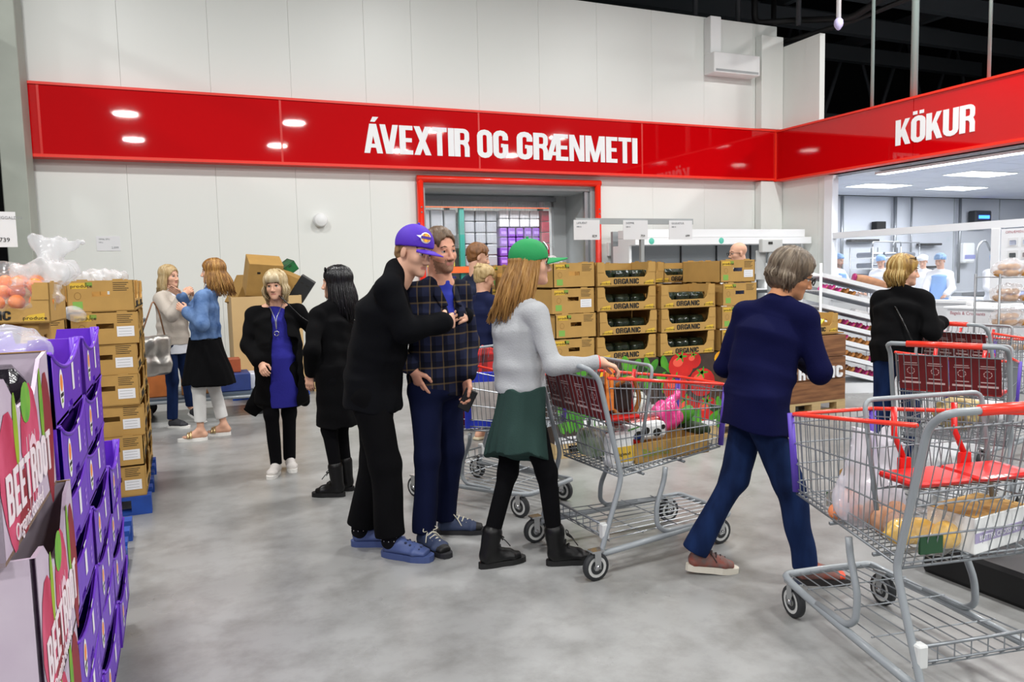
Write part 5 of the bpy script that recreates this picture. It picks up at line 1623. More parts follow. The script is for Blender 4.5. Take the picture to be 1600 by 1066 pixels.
for i, (x, z, w, h, lb) in enumerate([(15.2, 2.3, .3, .22, 'small black monitor on the bakery rear wall'), (14.7, 2.05, .9, .06, 'black shelf bracket on the bakery rear wall')]):
    o = MB().bbox((x - w / 2, 13.2, z), (x + w / 2, 13.36, z + h), .01).build(['monitor', 'wall_shelf'][i], BLACK); tag(o, lb, ['monitor', 'shelf'][i])
o = thing('insect_lamp', 'dark wall unit with glowing blue screen in the bakery', 'wall unit', (18.66, 13.2, 2.38))
MB().bbox((-.3, -.06, 0), (.3, .16, .42), .03).build('housing', DARKGREY, o); MB().bbox((-.2, -.075, .22), (.2, -.06, .3), .01).build('screen', mat('blue_glow', '2f66ff', .4, emit='3a7bff', estr=4), o)
for x, r_ in ((14.05, .03), (15.75, .04), (16.3, .025), (18.0, .035)):
    o = tag(MB().tube([(x, 13.3, 1.0), (x, 13.3, 3.1)], r_, 8).build('wall_pipe', STEEL), 'vertical steel pipe on the bakery rear wall', 'pipe', 'bakery wall pipes')
o = thing('spray_tap', 'tall curved steel spray tap behind the bakery workers', 'tap', (15.3, 10.9, .9)); MB().tube(arc_pts([(0, 0, 0), (0, 0, .95), (.25, 0, 1.1), (.4, 0, .85)], .2), .02, 8).build('spout', STEEL, o)
o = thing('sink_bench', 'steel sink bench at the back of the bakery', 'bench', (16.2, 11.2, 0)); MB().box((-1.4, -.35, .82), (1.4, .35, .9)).build('bench_top', STEEL, o); MB().box((-1.4, -.3, 0), (1.4, .3, .82)).build('cabinet', mat('bench_dark', '50565c', .5), o)
for i, (x, z) in enumerate(((16.9, 1.95), (16.9, 1.4))):
    o = tag(MB().box((x - .35, 13.2, z), (x + .35, 13.35, z + .05)).build('wall_shelf', BLACK), ['upper dark shelf on the bakery rear wall', 'lower dark shelf on the bakery rear wall'][i], 'shelf')
o = thing('towel_dispenser', 'white towel dispenser with lilac band on the bakery rear wall', 'dispenser', (18.2, 13.3, 1.5)); MB().bbox((-.2, -.15, 0), (.2, .08, .5), .04).build('housing', WHITE2, o); MB().box((-.19, -.155, .1), (.19, -.15, .2)).build('band', mat('lilac_band', '8f95cc', .5), o)

# doughnut rack with sloping trays, seen from its side
dr = thing('doughnut_rack', 'white rack of sloping pastry trays beside the woman in black', 'rack', (6.93, 6.83, 0), math.radians(-23))
SL = math.atan(.265)
MT = []
tray_z = [1.45, 1.275, 1.09, .905, .725, .545, .37]
for k, z in enumerate(tray_z):
    M = Matrix.Translation((0, 0, z)) @ Matrix.Rotation(SL, 4, 'Y')
    MT.append(M)
    mb = MB().box((0, 0, -.06), (.86, .02, -.012), 0, M).box((0, .02, -.055), (.86, .62, -.045), 0, M).box((.84, 0, -.055), (.86, .62, .03), 0, M).box((0, .6, -.055), (.86, .62, .02), 0, M)
    mb.build('tray', BWHITE, dr)
    mw = MB()
    for q in range(8): mw.rod(M @ Vector((-.02, .05 + .075 * q, -.07)), M @ Vector((.86, .05 + .075 * q, -.07)), .003, 4)
    o = mw.build('wire_support', STEEL, dr); o['kind'] = 'stuff'
for x in (-.03, .84):
    for y in (-.02, .64): MB().rod((x, y, 0), (x, y, 1.55 if x < 0 else 1.25), .016, 6).build('post', BWHITE, dr)
MB().box((-.03, .02, 0), (.84, .62, .12)).build('base', BWHITE, dr)
PK = mat('icing_pink', 'e0489c', .4, var=.2, scale=30); MAG = mat('icing_magenta', 'a81e68', .4, var=.3, scale=30); BR = mat('dough_brown', 'b5793c', .6, var=.25, scale=20); DKB = mat('icing_chocolate', '4a2416', .4, var=.3, scale=30)
def donut(m):
    mb = MB(); n, k = 12, 8
    vs, fs = [], []
    for i in range(n):
        for j in range(k):
            a, b_ = 2 * PI * i / n, 2 * PI * j / k
            r_ = .032 + .019 * math.cos(b_)
            vs.append((r_ * math.cos(a), r_ * math.sin(a), .019 + .017 * math.sin(b_)))
    mi = []
    for i in range(n):
        for j in range(k):
            f = (i * k + j, ((i + 1) % n) * k + j, ((i + 1) % n) * k + (j + 1) % k, i * k + (j + 1) % k)
            mb.add([vs[t_] for t_ in f], [(0, 1, 2, 3)], 1 if j < k / 2 else 0, True)
    return mb.mesh('doughnut', [BR, m])
DN = {'pink iced': donut(PK), 'magenta iced': donut(MAG), 'plain brown': donut(BR), 'chocolate iced': donut(DKB)}
rows = {1: ['pink iced'] * 3 + ['plain brown'] * 2, 3: ['plain brown'] * 3 + ['magenta iced'] * 4 + ['plain brown'] * 2, 4: ['magenta iced'] * 4 + ['plain brown'] * 4 + ['pink iced'], 5: ['chocolate iced'] * 3 + ['plain brown'] * 4 + ['pink iced'] * 2, 6: ['chocolate iced'] * 4 + ['plain brown'] * 1 + ['magenta iced'] * 4}
Rw = Matrix.Translation((6.93, 6.83, 0)) @ Matrix.Rotation(math.radians(-23), 4, 'Z')
for k, row in rows.items():
    for rr_ in range(2):
        for i, kd in enumerate(row):
            o = mesh_obj('doughnut', DN[kd])
            o.matrix_world = Rw @ MT[k] @ Matrix.Translation((.07 + .085 * i, .07 + .1 * rr_, -.01 + .012 * (i % 2))) @ Matrix.Rotation(-1.0, 4, 'Y')
            tag(o, f'{kd} doughnut, {ORD[i]} in the {["front", "back"][rr_]} row of the {ORD[k]} sloping tray'.replace('topmost in', 'first in'), 'doughnut', f'{kd} doughnuts in the {ORD[k]} tray')
for k, x, y in ((2, .5, .1), (2, .7, .25), (1, .55, .1), (1, .72, .12)):
    o = MB().bbox((-.09, -.08, 0), (.09, .08, .06), .02).build('pastry_pack', clear_plastic('pack_film', 'f2f0f2', .45, .1)); o.matrix_world = Rw @ MT[k] @ Matrix.Translation((x, y, -.04))
    tag(o, f'clear pastry pack in the {ORD[k]} tray, {"nearer the left" if x < .6 else "nearer the right"}', 'food pack')
o = thing('pastry_roll', 'bag of pink and brown doughnuts lying on the topmost pastry tray', 'pastry bag'); o.matrix_world = Rw @ MT[0] @ Matrix.Translation((.45, .1, .03))
MB().tube([(-.02, 0, 0), (.1, 0, .005), (.25, 0, 0), (.38, 0, 0)], [.045, .055, .05, .04], 10).build('roll', mat('dough_roll', 'c08c68', .5, var=.3, scale=18), o); MB().tube([(-.04, 0, 0), (-.018, 0, 0)], [.05, .052], 10).build('roll_end', MAG, o)
# white counter box and bun rack
o = thing('bread_counter', 'white counter box with faint red lettering before the bakery window', 'counter', (9.55, 6.6, 0))
MB().bbox((-.35, -.5, 0), (.35, .35, .92), .01).build('cabinet', BWHITE, o); MB().bbox((-.38, -.52, .92), (.38, .38, .95), .008).build('top', BWHITE, o)
text('Bagels & Croissants', .06, mat('ink_dusty_red', 'b5707c', .7), (-.353, .3, .85), -PI / 2, o)
for i in range(4):
    p = MB().bbox((-.13, -.1, 0), (.13, .1, .05), .01).build('white_tray', WHITE2); p.location = (9.45 + .1 * (i % 2), 6.3 + .16 * i, .95 + .0); p.rotation_euler = (0, 0, .3 * i)
    tag(p, f'white paper tray on the bread counter, {["nearest", "second", "third", "farthest"][i]}', 'tray')
br = thing('bun_rack', 'wire rack of bagged golden buns at the right edge', 'rack', (8.42, 5.72, 0), math.radians(-23))
for x in (0, 1.0):
    for y in (0, .45): MB().rod((x, y, 0), (x, y, 1.38), .012, 6).build('post', STEEL, br)
sz = [1.34, 1.06, .78, .5, .22]
for z in sz:
    mb = MB().rod((0, 0, z), (1, 0, z), .008, 5).rod((0, .45, z), (1, .45, z), .008, 5)
    for i in range(12): mb.rod((i / 11, 0, z), (i / 11, .45, z), .003, 4)
    o = mb.build('wire_shelf', STEEL, br); o['kind'] = 'stuff'
BUN = mat('bun_gold', 'cf9440', .5, var=.35, scale=12)
BUNM = MB().ball((0, 0, 0), (.05, .05, .038), 10).mesh('bun', BUN)
Rb = Matrix.Translation((8.42, 5.72, 0)) @ Matrix.Rotation(math.radians(-23), 4, 'Z')
for zi, z in enumerate(sz[:4]):
    for i in range(2):
        c = Vector((.2 + .42 * i, .15, z + .045))
        for a, b_, e in ((-.12, 0, 0), (-.03, -.06, .0), (.06, 0, 0), (.14, -.05, 0), (-.08, .08, .0), (.03, .08, .0), (.0, .0, .07), (.09, .03, .07), (-.07, .02, .07)):
            o = mesh_obj('bun', BUNM); o.matrix_world = Rb @ Matrix.Translation(c + Vector((a, b_, e)))
            tag(o, f'golden bun in the {["left", "right"][i]} bag on the {ORD[zi]} shelf of the bun rack', 'bun', f'buns in the {["left", "right"][i]} bag on the {ORD[zi]} shelf')
        b = Solid(.012, .04); b.ell((0, 0, .05), (.2, .14, .11)); b.fold = folds(.008, i + zi * 3, 40); b.plane((0, 0, -.04), (0, 0, -1))
        o = b.build('bun_bag', FILMW); o.matrix_world = Rb @ Matrix.Translation(c); tag(o, f'clear bun bag, {["left", "right"][i]} on the {ORD[zi]} shelf of the bun rack', 'plastic bag', 'clear bun bags')

# ------------------------------------------------------------------ left background: waste bin, trolley, pallets
pallet('blue pallet under the big cardboard waste bin by the back wall', 1.03, 10.7, .95, 1.0, BLUEP)
gb = thing('cardboard_bin', 'big open cardboard waste bin by the back wall', 'bin', (1.03, 10.7, .123))
MB().box((-.43, -.47, 0), (.43, -.45, 1.18)).box((-.43, .45, 0), (.43, .47, 1.18)).box((-.43, -.45, 0), (-.41, .45, 1.18)).box((.41, -.45, 0), (.43, .45, 1.18)).build('carton', mat('cardboard_pale', 'c4a574', .8, var=.08, scale=3), gb)
MB().box((-.41, -.45, 1.0), (.41, .45, 1.02)).build('fill_board', KRAFT_IN, gb)
def waste(label, c, s, e, m=None):
    o = MB().bbox((-s[0] / 2, -s[1] / 2, 0), (s[0] / 2, s[1] / 2, s[2]), .004)
    for x in (-.1, .1): o.box((x * s[0] * 2 - .02, -s[1] / 2 - .001, s[2] * .7), (x * s[0] * 2 + .02, -s[1] / 2, s[2] * .76), 1)
    b_ = o.build('waste_box', [m or KRAFT, INK]); b_.location = c; b_.rotation_euler = e; tag(b_, label, 'box', 'flattened boxes in the waste bin')
waste('upturned brown box on top of the waste bin, left', (.98, 10.45, 1.36), (.42, .3, .45), (.45, .08, .1))
waste('brown box lying in the waste bin behind the upturned one', (.75, 10.75, 1.15), (.35, .3, .4), (0, .5, .4))
waste('brown box leaning right in the waste bin', (1.28, 10.6, 1.2), (.4, .25, .4), (.1, .45, -.3))
waste('green printed box tilted at the right of the waste bin', (1.36, 10.75, 1.58), (.3, .2, .14), (.2, -.6, .2), mat('box_green', '1f7a40', .5, col2='10201a', scale=8))
waste('black and white box poking out of the right side of the waste bin', (1.42, 10.45, 1.25), (.2, .16, .32), (.1, .6, -.2), mat('box_dark', '1a1c1e', .5))
pj = thing('pallet_jack', 'orange pallet jack beside the waste bin', 'pallet jack', (.80, 9.98, 0), .3)
OR = mat('jack_orange', 'ee5f18', .4)
MB().box((-.1, -.25, .08), (.02, .9, .14)).build('fork', OR, pj); MB().box((.22, -.25, .08), (.34, .9, .14)).build('fork', OR, pj)
MB().tube([(.12, -.3, .1), (.12, -.34, .3)], .05, 8).build('pump', DARKGREY, pj); MB().tube([(-.1, -.28, .12), (.12, -.32, .28), (.34, -.28, .12)], .03, 6).build('yoke', OR, pj)
MB().lathe([(0, -.03), (.07, -.03), (.07, .03), (0, .03)], 14, axis='x', M=Matrix.Translation((.12, -.36, .075))).build('wheel', DARKGREY, pj)
pallet('wooden pallet on the floor right of the waste bin', 2.1, 10.9, 1.0, .9, WOODP)
gc = thing('green_crate', 'bright green plastic crate on the pallet right of the waste bin', 'crate', (1.95, 10.75, .123))
LIME = mat('crate_lime', '6cc224', .45)
MB().box((-.28, -.2, 0), (.28, .2, .02)).box((-.28, -.2, .02), (.28, -.18, .2)).box((-.28, .18, .02), (.28, .2, .2)).build('shell', LIME, gc)
for s in (-1, 1): MB().box((s * .27 - .01, -.18, .02), (s * .27 + .01, .18, .2)).build('end_wall', LIME, gc)
MB().box((-.08, -.205, .08), (.08, -.2, .14)).build('emblem', mat('crate_emblem', 'd8f0c0', .5), gc)
waste('brown box behind the green crate by the wall', (2.2, 11.1, .123), (.5, .35, .25), (0, 0, .1))
ft = thing('flatbed_trolley', 'steel flatbed trolley with goods behind the two chatting women', 'trolley', (.2, 9.35, 0), -.05)
MB().box((-.75, -.35, .22), (.7, .35, .26)).build('deck', mat('deck_blue_grey', '4a5560', .5), ft)
fr = MB().tube(arc_pts([(-.75, -.35, .22), (.72, -.35, .22), (.72, .35, .22), (-.75, .35, .22)], .06), .02, 6)
fr.build('deck_frame', CG, ft)
MB().tube(arc_pts([(-.73, -.3, .25), (-.8, -.3, 1.0), (-.8, .3, 1.0), (-.73, .3, .25)], .08), .016, 6).build('push_handle', CG, ft)
for x in (-.6, .58):
    for y in (-.28, .28):
        c_ = MB().box((x - .04, y - .03, .14), (x + .04, y + .03, .22)).build('caster', CHROME, ft)
        MB().lathe([(0, -.02), (.05, -.02), (.085, -.018), (.09, 0), (.085, .018), (.05, .02), (0, .02)], 18, axis='y', M=Matrix.Translation((x, y, .09))).build('wheel', TYRE, c_)
for i, (x, y, w, d, h, c, lb) in enumerate([(-.25, 9.3, .35, .3, .28, 'b5652a', 'orange brown carton at the left of the flatbed'), (.12, 9.3, .3, .3, .22, '8a5a2a', 'dark brown carton in the middle of the flatbed'), (.5, 9.35, .4, .4, .2, '24397a', 'blue wrapped pack at the right of the flatbed'), (.75, 9.4, .2, .3, .18, 'd8dce8', 'white and blue pack at the right end of the flatbed'), (.5, 9.38, .22, .2, .16, 'a8502a', 'orange red pack on the blue pack of the flatbed')]):
    z = .262 + (.2 if i == 4 else 0)
    o = MB().bbox((-w / 2, -d / 2, 0), (w / 2, d / 2, h), .01).build('goods_pack', mat('goods_%d' % i, c, .6, var=.25, scale=9)); o.location = (x, y, z); tag(o, lb, 'carton')
o = MB().bbox((-.14, -.1, 0), (.14, .1, .3), .02).build('goods_pack', mat('goods_pink', 'd86a9a', .5, col2='e8e4ec', scale=12)); o.location = (-.33, 9.25, .26 + .285); tag(o, 'pink and white pack on the orange brown carton', 'carton')

# ------------------------------------------------------------------ goods in the carts
def put(o, ci, x, y, z, rz=0.0, rx=0.0, ry=0.0):
    o.location = on_cart(ci, x, y, z); o.rotation_euler = (rx, ry, CARTS[ci][3] + rz); return o
BZ = .50   # basket floor
# cart pushed by the woman in the green cap
def tray_box(label, L, W, h, m, ci, x, y, z, rz=0.0):
    t = thing('carton_tray', label, 'carton tray')
    MB().box((-L / 2, -W / 2, 0), (L / 2, W / 2, .006)).box((-L / 2, -W / 2, .006), (L / 2, -W / 2 + .005, h)).box((-L / 2, W / 2 - .005, .006), (L / 2, W / 2, h)).build('walls', m, t)
    MB().box((-L / 2, -W / 2, .006), (-L / 2 + .005, W / 2, h)).build('end_wall', m, t); MB().box((L / 2 - .005, -W / 2, .006), (L / 2, W / 2, h)).build('end_wall', m, t)
    put(t, ci, x, y, z, rz); return t
tb = tray_box('brown carton tray along the near side of the green cap woman\'s cart', .50, .2, .105, KRAFT, 1, .58, -.085, BZ + .012)
text('Basilika', .06, LEAF, (-.2, -.102, .03), parent=tb)
def vpack(label, cat, ci, x, y, z, s, m, rz=0.0, lid=None, nm='food_pack', group=None):
    t = thing(nm, label, cat, group=group)
    MB().bbox((-s[0] / 2, -s[1] / 2, 0), (s[0] / 2, s[1] / 2, s[2]), min(s) * .2).build('pack_body', m, t)
    if lid is not None: MB().bbox((-s[0] / 2 + .004, -s[1] / 2 + .004, s[2]), (s[0] / 2 - .004, s[1] / 2 - .004, s[2] + .03), .008).build('lid', lid, t)
    put(t, ci, x, y, z, rz); return t
TOM = mat('tomato_pack', 'c2261a', .25, col2='8e1410', scale=18, bump=.3, bscale=30)
vpack('red tomato pack with clear lid on top in the cart', 'food pack', 1, .50, .03, BZ + .155, (.24, .15, .055), TOM, .1, FILMC)
vpack('red tomato pack at the rear of the cart under the white carton', 'food pack', 1, .33, -.08, BZ + .1, (.16, .12, .06), TOM, .0, FILMC)
mk = vpack('white milk carton with black cow patches lying in the cart', 'carton', 1, .45, -.1, BZ + .118, (.26, .085, .085), WHITE2)
m = MB()
for x, z, a, b_ in ((-.06, .03, .03, .025), (-.01, .05, .022, .02), (.06, .035, .028, .022), (.1, .06, .015, .014)): disc_print(m, (x, z), (a, b_), 0, -.0435, 10)
m.quad([(-.128, -.0436, .06), (-.05, -.0436, .075), (-.05, -.0436, .082), (-.128, -.0436, .07)], 1)
m.build('cow_print', [INK, GRN], mk)['kind'] = 'stuff'
text('Mjólk', .03, mat('ink_blue', '2b50b0', .6), (-.11, -.0445, .015), parent=mk)
yl = vpack('yellow price note stuck on a white pack at the rear of the cart', 'carton', 1, .25, -.16, BZ + .01, (.14, .1, .17), WHITE2)
MB().box((-.06, -.052, .03), (.06, -.05, .11)).build('yellow_note', YELLOW, yl); text('Rúgbrauð', .022, INK, (-.05, -.053, .065), parent=yl)
vpack('green and white vegetable pack in the middle of the cart', 'food pack', 1, .3, .12, BZ + .012, (.2, .16, .14), mat('green_pack', '5c9c4a', .4, col2='e0e4e0', scale=10))
PINKF = mat('pink_net', 'ee5a9c', .25, col2='d02a78', scale=9, bump=.5, bscale=24)
b = Solid(.008, .03); b.ell((0, 0, .09), (.11, .085, .085)); b.cone((.0, 0, .12), (.13, .01, .21), .05, .02); b.fold = folds(.006, 4, 50)
put(tag(b.build('apple_bag', PINKF), 'bright pink bag of apples in the front of the cart', 'fruit bag'), 1, .70, .03, BZ + .1, .2)
b = Solid(.008, .02)
for i in range(6): b.ell((.04 * math.cos(i), .05 * math.sin(i), .04 + .012 * i), (.045, .03, .04))
b.fold = folds(.006, 5, 60); put(tag(b.build('lettuce', GRN), 'green lettuce at the front corner of the cart', 'vegetable'), 1, .83, .06, BZ + .1)
b = Solid(.008, .02); b.cone((0, -.1, .05), (0, .1, .05), .035); put(tag(b.build('cucumber_pack', GRND), 'dark green cucumber pack at the front of the cart', 'vegetable'), 1, .845, -.03, BZ + .075)
b = Solid(.01, .03); b.ell((0, 0, .05), (.15, .1, .06)); b.fold = folds(.008, 6, 40); b.plane((0, 0, 0), (0, 0, -1))
put(tag(b.build('salad_bag', clear_plastic('salad_film', 'dfe6da', .4, .1)), 'clear salad bag on the tomatoes in the cart', 'plastic bag'), 1, .44, .06, BZ + .24)
hb = thing('handbag', 'brown leather handbag with strap in the child seat of the cart', 'handbag'); put(hb, 1, .25, -.06, .79)
b = Solid(.007, .02); b.box((0, 0, .08), (.08, .12, .08), .02); b.fold = folds(.004, 2, 30); b.build('bag_body', mat('leather_dark', '2a1d18', .4), hb)
MB().tube(arc_pts([(-.02, -.11, .14), (.05, -.16, .2), (.1, -.16, .06), (.03, -.14, -.05), (-.04, -.11, .02)], .06), .012, 6).build('strap', mat('leather_tan', 'a5682a', .4), hb)
MB().box((-.09, -.125, .02), (-.07, -.11, .22)).box((-.065, -.125, .02), (-.045, -.11, .24)).build('papers', mat('paper_orange', 'ee8a3a', .5), hb)
# cart in front of the plaid shirt man
PLAID_R = mat('plaid_red', 'b01c1c', .8)
def plaid_nodes(m, c1, c2, c3, sx, scale, st=.5):
    nt = m.node_tree; b = nt.nodes['Principled BSDF']
    tc = nt.nodes.new('ShaderNodeTexCoord'); mp = nt.nodes.new('ShaderNodeMapping'); mp.inputs['Scale'].default_value = (scale, scale, scale)
    nt.links.new(tc.outputs['Object'], mp.inputs[0]); sp = nt.nodes.new('ShaderNodeSeparateXYZ'); nt.links.new(mp.outputs[0], sp.inputs[0])
    def band(sock, w):
        fr = nt.nodes.new('ShaderNodeMath'); fr.operation = 'FRACT'; nt.links.new(sock, fr.inputs[0])
        lt = nt.nodes.new('ShaderNodeMath'); lt.operation = 'LESS_THAN'; lt.inputs[1].default_value = w; nt.links.new(fr.outputs[0], lt.inputs[0]); return lt.outputs[0]
    ad = nt.nodes.new('ShaderNodeMath'); ad.operation = 'ADD'; nt.links.new(sp.outputs['X'], ad.inputs[0]); nt.links.new(sp.outputs['Y'], ad.inputs[1])
    cur = None
    for sock, w, c, f in ((ad.outputs[0], .45, c2, .6), (sp.outputs['Z'], .45, c2, .6), (ad.outputs[0], .1, c3, st), (sp.outputs['Z'], .1, c3, st)):
        mx = nt.nodes.new('ShaderNodeMix'); mx.data_type = 'RGBA'; mx.inputs[7].default_value = (*lin(c), 1)
        if cur is None: mx.inputs[6].default_value = (*lin(c1), 1)
        else: nt.links.new(cur, mx.inputs[6])
        ml = nt.nodes.new('ShaderNodeMath'); ml.operation = 'MULTIPLY'; ml.inputs[1].default_value = f; nt.links.new(band(sock, w), ml.inputs[0]); nt.links.new(ml.outputs[0], mx.inputs[0])
        cur = mx.outputs[2]
    nt.links.new(cur, b.inputs['Base Color'])
plaid_nodes(PLAID_R, 'c02020', '1c1416', '2a1a1a', 1, 9)
for i, (x, y, z, s, rz) in enumerate([(.25, -.05, BZ, (.24, .3, .3), .1), (.27, .0, BZ + .31, (.22, .28, .2), -.15)]):
    o = MB().bbox((-s[0] / 2, -s[1] / 2, 0), (s[0] / 2, s[1] / 2, s[2]), .03).build('plaid_blanket', PLAID_R); put(o, 2, x, y, z, rz); tag(o, ['lower red and black plaid blanket pack in the cart', 'upper red and black plaid blanket pack in the cart'][i], 'blanket')
t = thing('framed_box', 'flat box with bright blue border standing in the cart', 'box'); put(t, 2, .52, -.15, BZ + .02, .9)
MB().box((-.13, -.02, 0), (.13, .02, .36)).build('carton', mat('blue_border', '2a3fd0', .5), t); MB().box((-.09, -.022, .05), (.09, -.02, .3)).build('picture', mat('grey_picture', 'b8a8a0', .5, col2='e4e0dc', scale=5), t)
o = vpack('white carton low in the plaid blanket cart', 'carton', 2, .72, .0, BZ + .02, (.22, .24, .1), WHITE2)
# nearest cart
WBAG = clear_plastic('white_bag_film', 'e9e7f2', .5, .12)
b = Solid(.009, .04); b.ell((0, 0, .1), (.17, .1, .12)); b.cone((0, 0, .15), (-.06, .0, .34), (.15, .05), (.15, .012), (1, 0, 0)); b.fold = folds(.007, 7, 34)
wbg = b.build('grocery_bag', WBAG); put(wbg, 0, .56, .1, BZ + .005, 1.75); tag(wbg, 'tall white translucent grocery bag with sun logo in the nearest cart', 'plastic bag')
m = MB(); disc_print(m, (-.12, .33), (.035, .04), 0, -.034, 16); disc_print(m, (-.12, .345), (.022, .016), 1, -.035, 12); disc_print(m, (-.12, .315), (.02, .012), 2, -.035, 12); disc_print(m, (.05, .2), (.05, .02), 3, -.06, 12)
m.build('logo_print', [LABW, mat('sun_orange', 'ee8a3a', .5), GRND, KRAFT], wbg)['kind'] = 'stuff'
ORM = MB().ball((0, 0, .034), .034, 10).mesh('orange', ORANGE)
for i, (x, y, z) in enumerate([(.62, .2, 0), (.66, .14, 0), (.58, .13, 0), (.62, .14, .055)]):
    o = mesh_obj('orange', ORM); o.location = on_cart(0, x, y, BZ + .008 + z); tag(o, ['small orange at the side of the bag in the nearest cart', 'small orange at the front of the bag in the nearest cart', 'small orange at the rear of the bag in the nearest cart', 'small orange on top in the bag in the nearest cart'][i], 'fruit', 'oranges in the nearest cart')
b = Solid(.009, .03); b.ell((0, 0, .05), (.09, .08, .07)); b.fold = folds(.006, 12, 40); b.plane((0, 0, -.01), (0, 0, -1)); o = b.build('orange_bag', FILMC); put(o, 0, .62, .155, BZ + .008); tag(o, 'clear bag of small oranges with green label in the nearest cart', 'plastic bag')
MB().box((-.05, -.082, .03), (.04, -.078, .09)).build('green_label', mat('label_green', '1d4a2c', .5), o).rotation_euler = (0, 0, 1.5)
PEACH = mat('bread_peach', 'cf9a78', .6, var=.2, scale=12)
for i, (x, y) in enumerate([(.5, .12), (.42, .14), (.46, .06)]):
    o = mesh_obj('bread_roll', MB().ball((0, 0, .055), (.055, .045, .055), 12).mesh('bread_roll', PEACH)); o.location = on_cart(0, x, y, BZ + .008); tag(o, ['pale bread roll low at the left inside the white grocery bag', 'pale bread roll at the right inside the white grocery bag', 'pale bread roll behind the others in the white grocery bag'][i], 'bread', 'bread rolls in the grocery bag')
YM = mat('melon_yellow', 'f2c818', .35, col2='e8b010', scale=4)
for i, (x, y, l) in enumerate([(.30, .10, .13), (.31, .16, .12), (.24, .03, .15)]):
    b = Solid(.007, .01); b.ell((0, 0, .05), (l / 2, .05, .048)); b.cone((l / 2 - .02, 0, .05), (l / 2 + .015, 0, .05), .02, .008)
    put(tag(b.build('yellow_melon', YM), ['yellow melon under the green label in the nearest cart', 'yellow melon nearest the basket side in the nearest cart', 'largest yellow melon behind the grey cart post'][i], 'fruit'), 0, x, y, BZ + .008, 1.3 + .3 * i)
b = Solid(.009, .04); b.ell((0, 0, .06), (.12, .15, .075)); b.fold = folds(.006, 15, 40); b.plane((0, 0, -.01), (0, 0, -1)); o = b.build('melon_bag', FILMC); put(o, 0, .28, .09, BZ + .005, .0); tag(o, 'clear bag around the yellow melons in the nearest cart', 'plastic bag')
MB().box((-.13, .04, .03), (-.12, .13, .09)).build('green_label', mat('label_green', '1d4a2c', .5), o)
cb_ = thing('croissant_box', 'white and lilac bakery box with brown window lying in the nearest cart', 'box'); put(cb_, 0, .27, -.12, BZ + .012, -PI / 2 + .25)
MB().bbox((-.15, -.09, 0), (.15, .09, .13), .004).build('carton', WHITE2, cb_)
MB().box((-.151, -.0915, .04), (.151, -.09, .075)).build('lilac_band', mat('band_lilac', 'a49cc0', .5), cb_); text('BUTTER CROISSANTS', .026, PAPER, (-.13, -.0925, .048), parent=cb_)
MB().box((-.15, -.088, .1305), (.15, .088, .132)).build('kraft_flap', KRAFT, cb_)
MB().bbox((.15, -.05, .02), (.153, .05, .1), .001).build('window', mat('window_bread', '8a5a28', .5, col2='d0a050', scale=14), cb_)
# unused advertising panel of the nearest cart is folded away with its open seat
for ch_ in [c for c in cart[0].children if c.name.startswith('seat_panel')]:
    for g_ in list(ch_.children): bpy.data.objects.remove(g_)
    bpy.data.objects.remove(ch_)
# empty cart beyond
b = Solid(.01, .03); b.ell((0, 0, .08), (.16, .14, .1)); b.fold = folds(.01, 17, 36); b.plane((0, 0, 0), (0, 0, -1)); put(tag(b.build('popcorn_bag', mat('popcorn', 'd9c68a', .5, col2='8e7440', scale=26, bump=.4, bscale=30)), 'bag of pale nuts in the second cart from the right', 'food bag'), 3, .55, .05, BZ + .005)
b = Solid(.01, .03); b.ell((0, 0, .08), (.14, .12, .09)); b.fold = folds(.01, 19, 36); b.plane((0, 0, 0), (0, 0, -1)); put(tag(b.build('grocery_bag', mat('bag_white', 'd5d6da', .3, bump=.3, bscale=20)), 'white bag beside the nuts in the second cart', 'plastic bag'), 3, .72, -.08, BZ + .005)

o = thing('black_slab', 'low black stand-in plinth on the floor under the carts at far right', 'slab', (3.75, 2.15, 0))  # added plain black slab; what fills this black area is unknown
MB().bbox((-.45, -.35, 0), (.8, .45, .16), .02).build('slab_body', mat('slab_black', '08080a', .5), o)
# ------------------------------------------------------------------ the people
def cloth(name, col, rough=.85, bump=.12, bscale=160, **k): return mat(name, col, max(rough, .92), spec=.12, bump=bump, bscale=bscale, **k)
def hairm(name, c1, c2, r=.42): return mat(name, c1, r, spec=.4, col2=c2, scale=5, stretch=(9, 9, .9), bump=.35, bscale=16)
LEGG = cloth('leggings_black', '07070a'); JEANS = cloth('jeans_blue', '192c54', col2='0d1834', scale=6, stretch=(2, 2, .6))
BLKK = cloth('knit_black', '060608'); NAVY = cloth('sweater_navy', '080b32', bump=.2, bscale=220); BOOT = mat('boot_black', '060607', .42, spec=.35, bump=.1, bscale=50)
ED = math.radians

# 1 girl in the green cap
p = Person('young woman in green baseball cap and grey sweater leaning on a full cart', (1.59, 3.56), -8, 1.68, True, .0045)
p.at(pel=(1.585, 3.58, .91), neck=(1.60, 3.60, 1.40), head=(1.665, 3.59, 1.565), shol=(1.56, 3.745, 1.315), shor=(1.625, 3.455, 1.315))
p.leg('l', p.w(1.40, 3.62, .1), (1, .1, 0), (1, .15, 0)).leg('r', p.w(1.73, 3.49, .1), (1, 0, 0), (1, -.12, 0))
p.arm('r', p.w(1.885, 3.27, 1.075), (-.2, -.3, -1), ((.9, -.1, -.35), (-.25, .1, -1), .55)).arm('l', p.w(1.83, 3.74, 1.04), (-.3, .4, -1), ((1, 0, -.3), (-.3, 0, -1), .5))
p.face(-12, -2).body(lash=True)
p.trousers(LEGG, (.082, .056, .041), hem=.01, hips=(.15, .115))
p.skirt(cloth('tunic_green', '2b3f3b', bump=.25), .98, .60, (.155, .125), (.20, .165), 'tunic', .008, shift=(-.03, 0), tilt=(-.22, -.3))
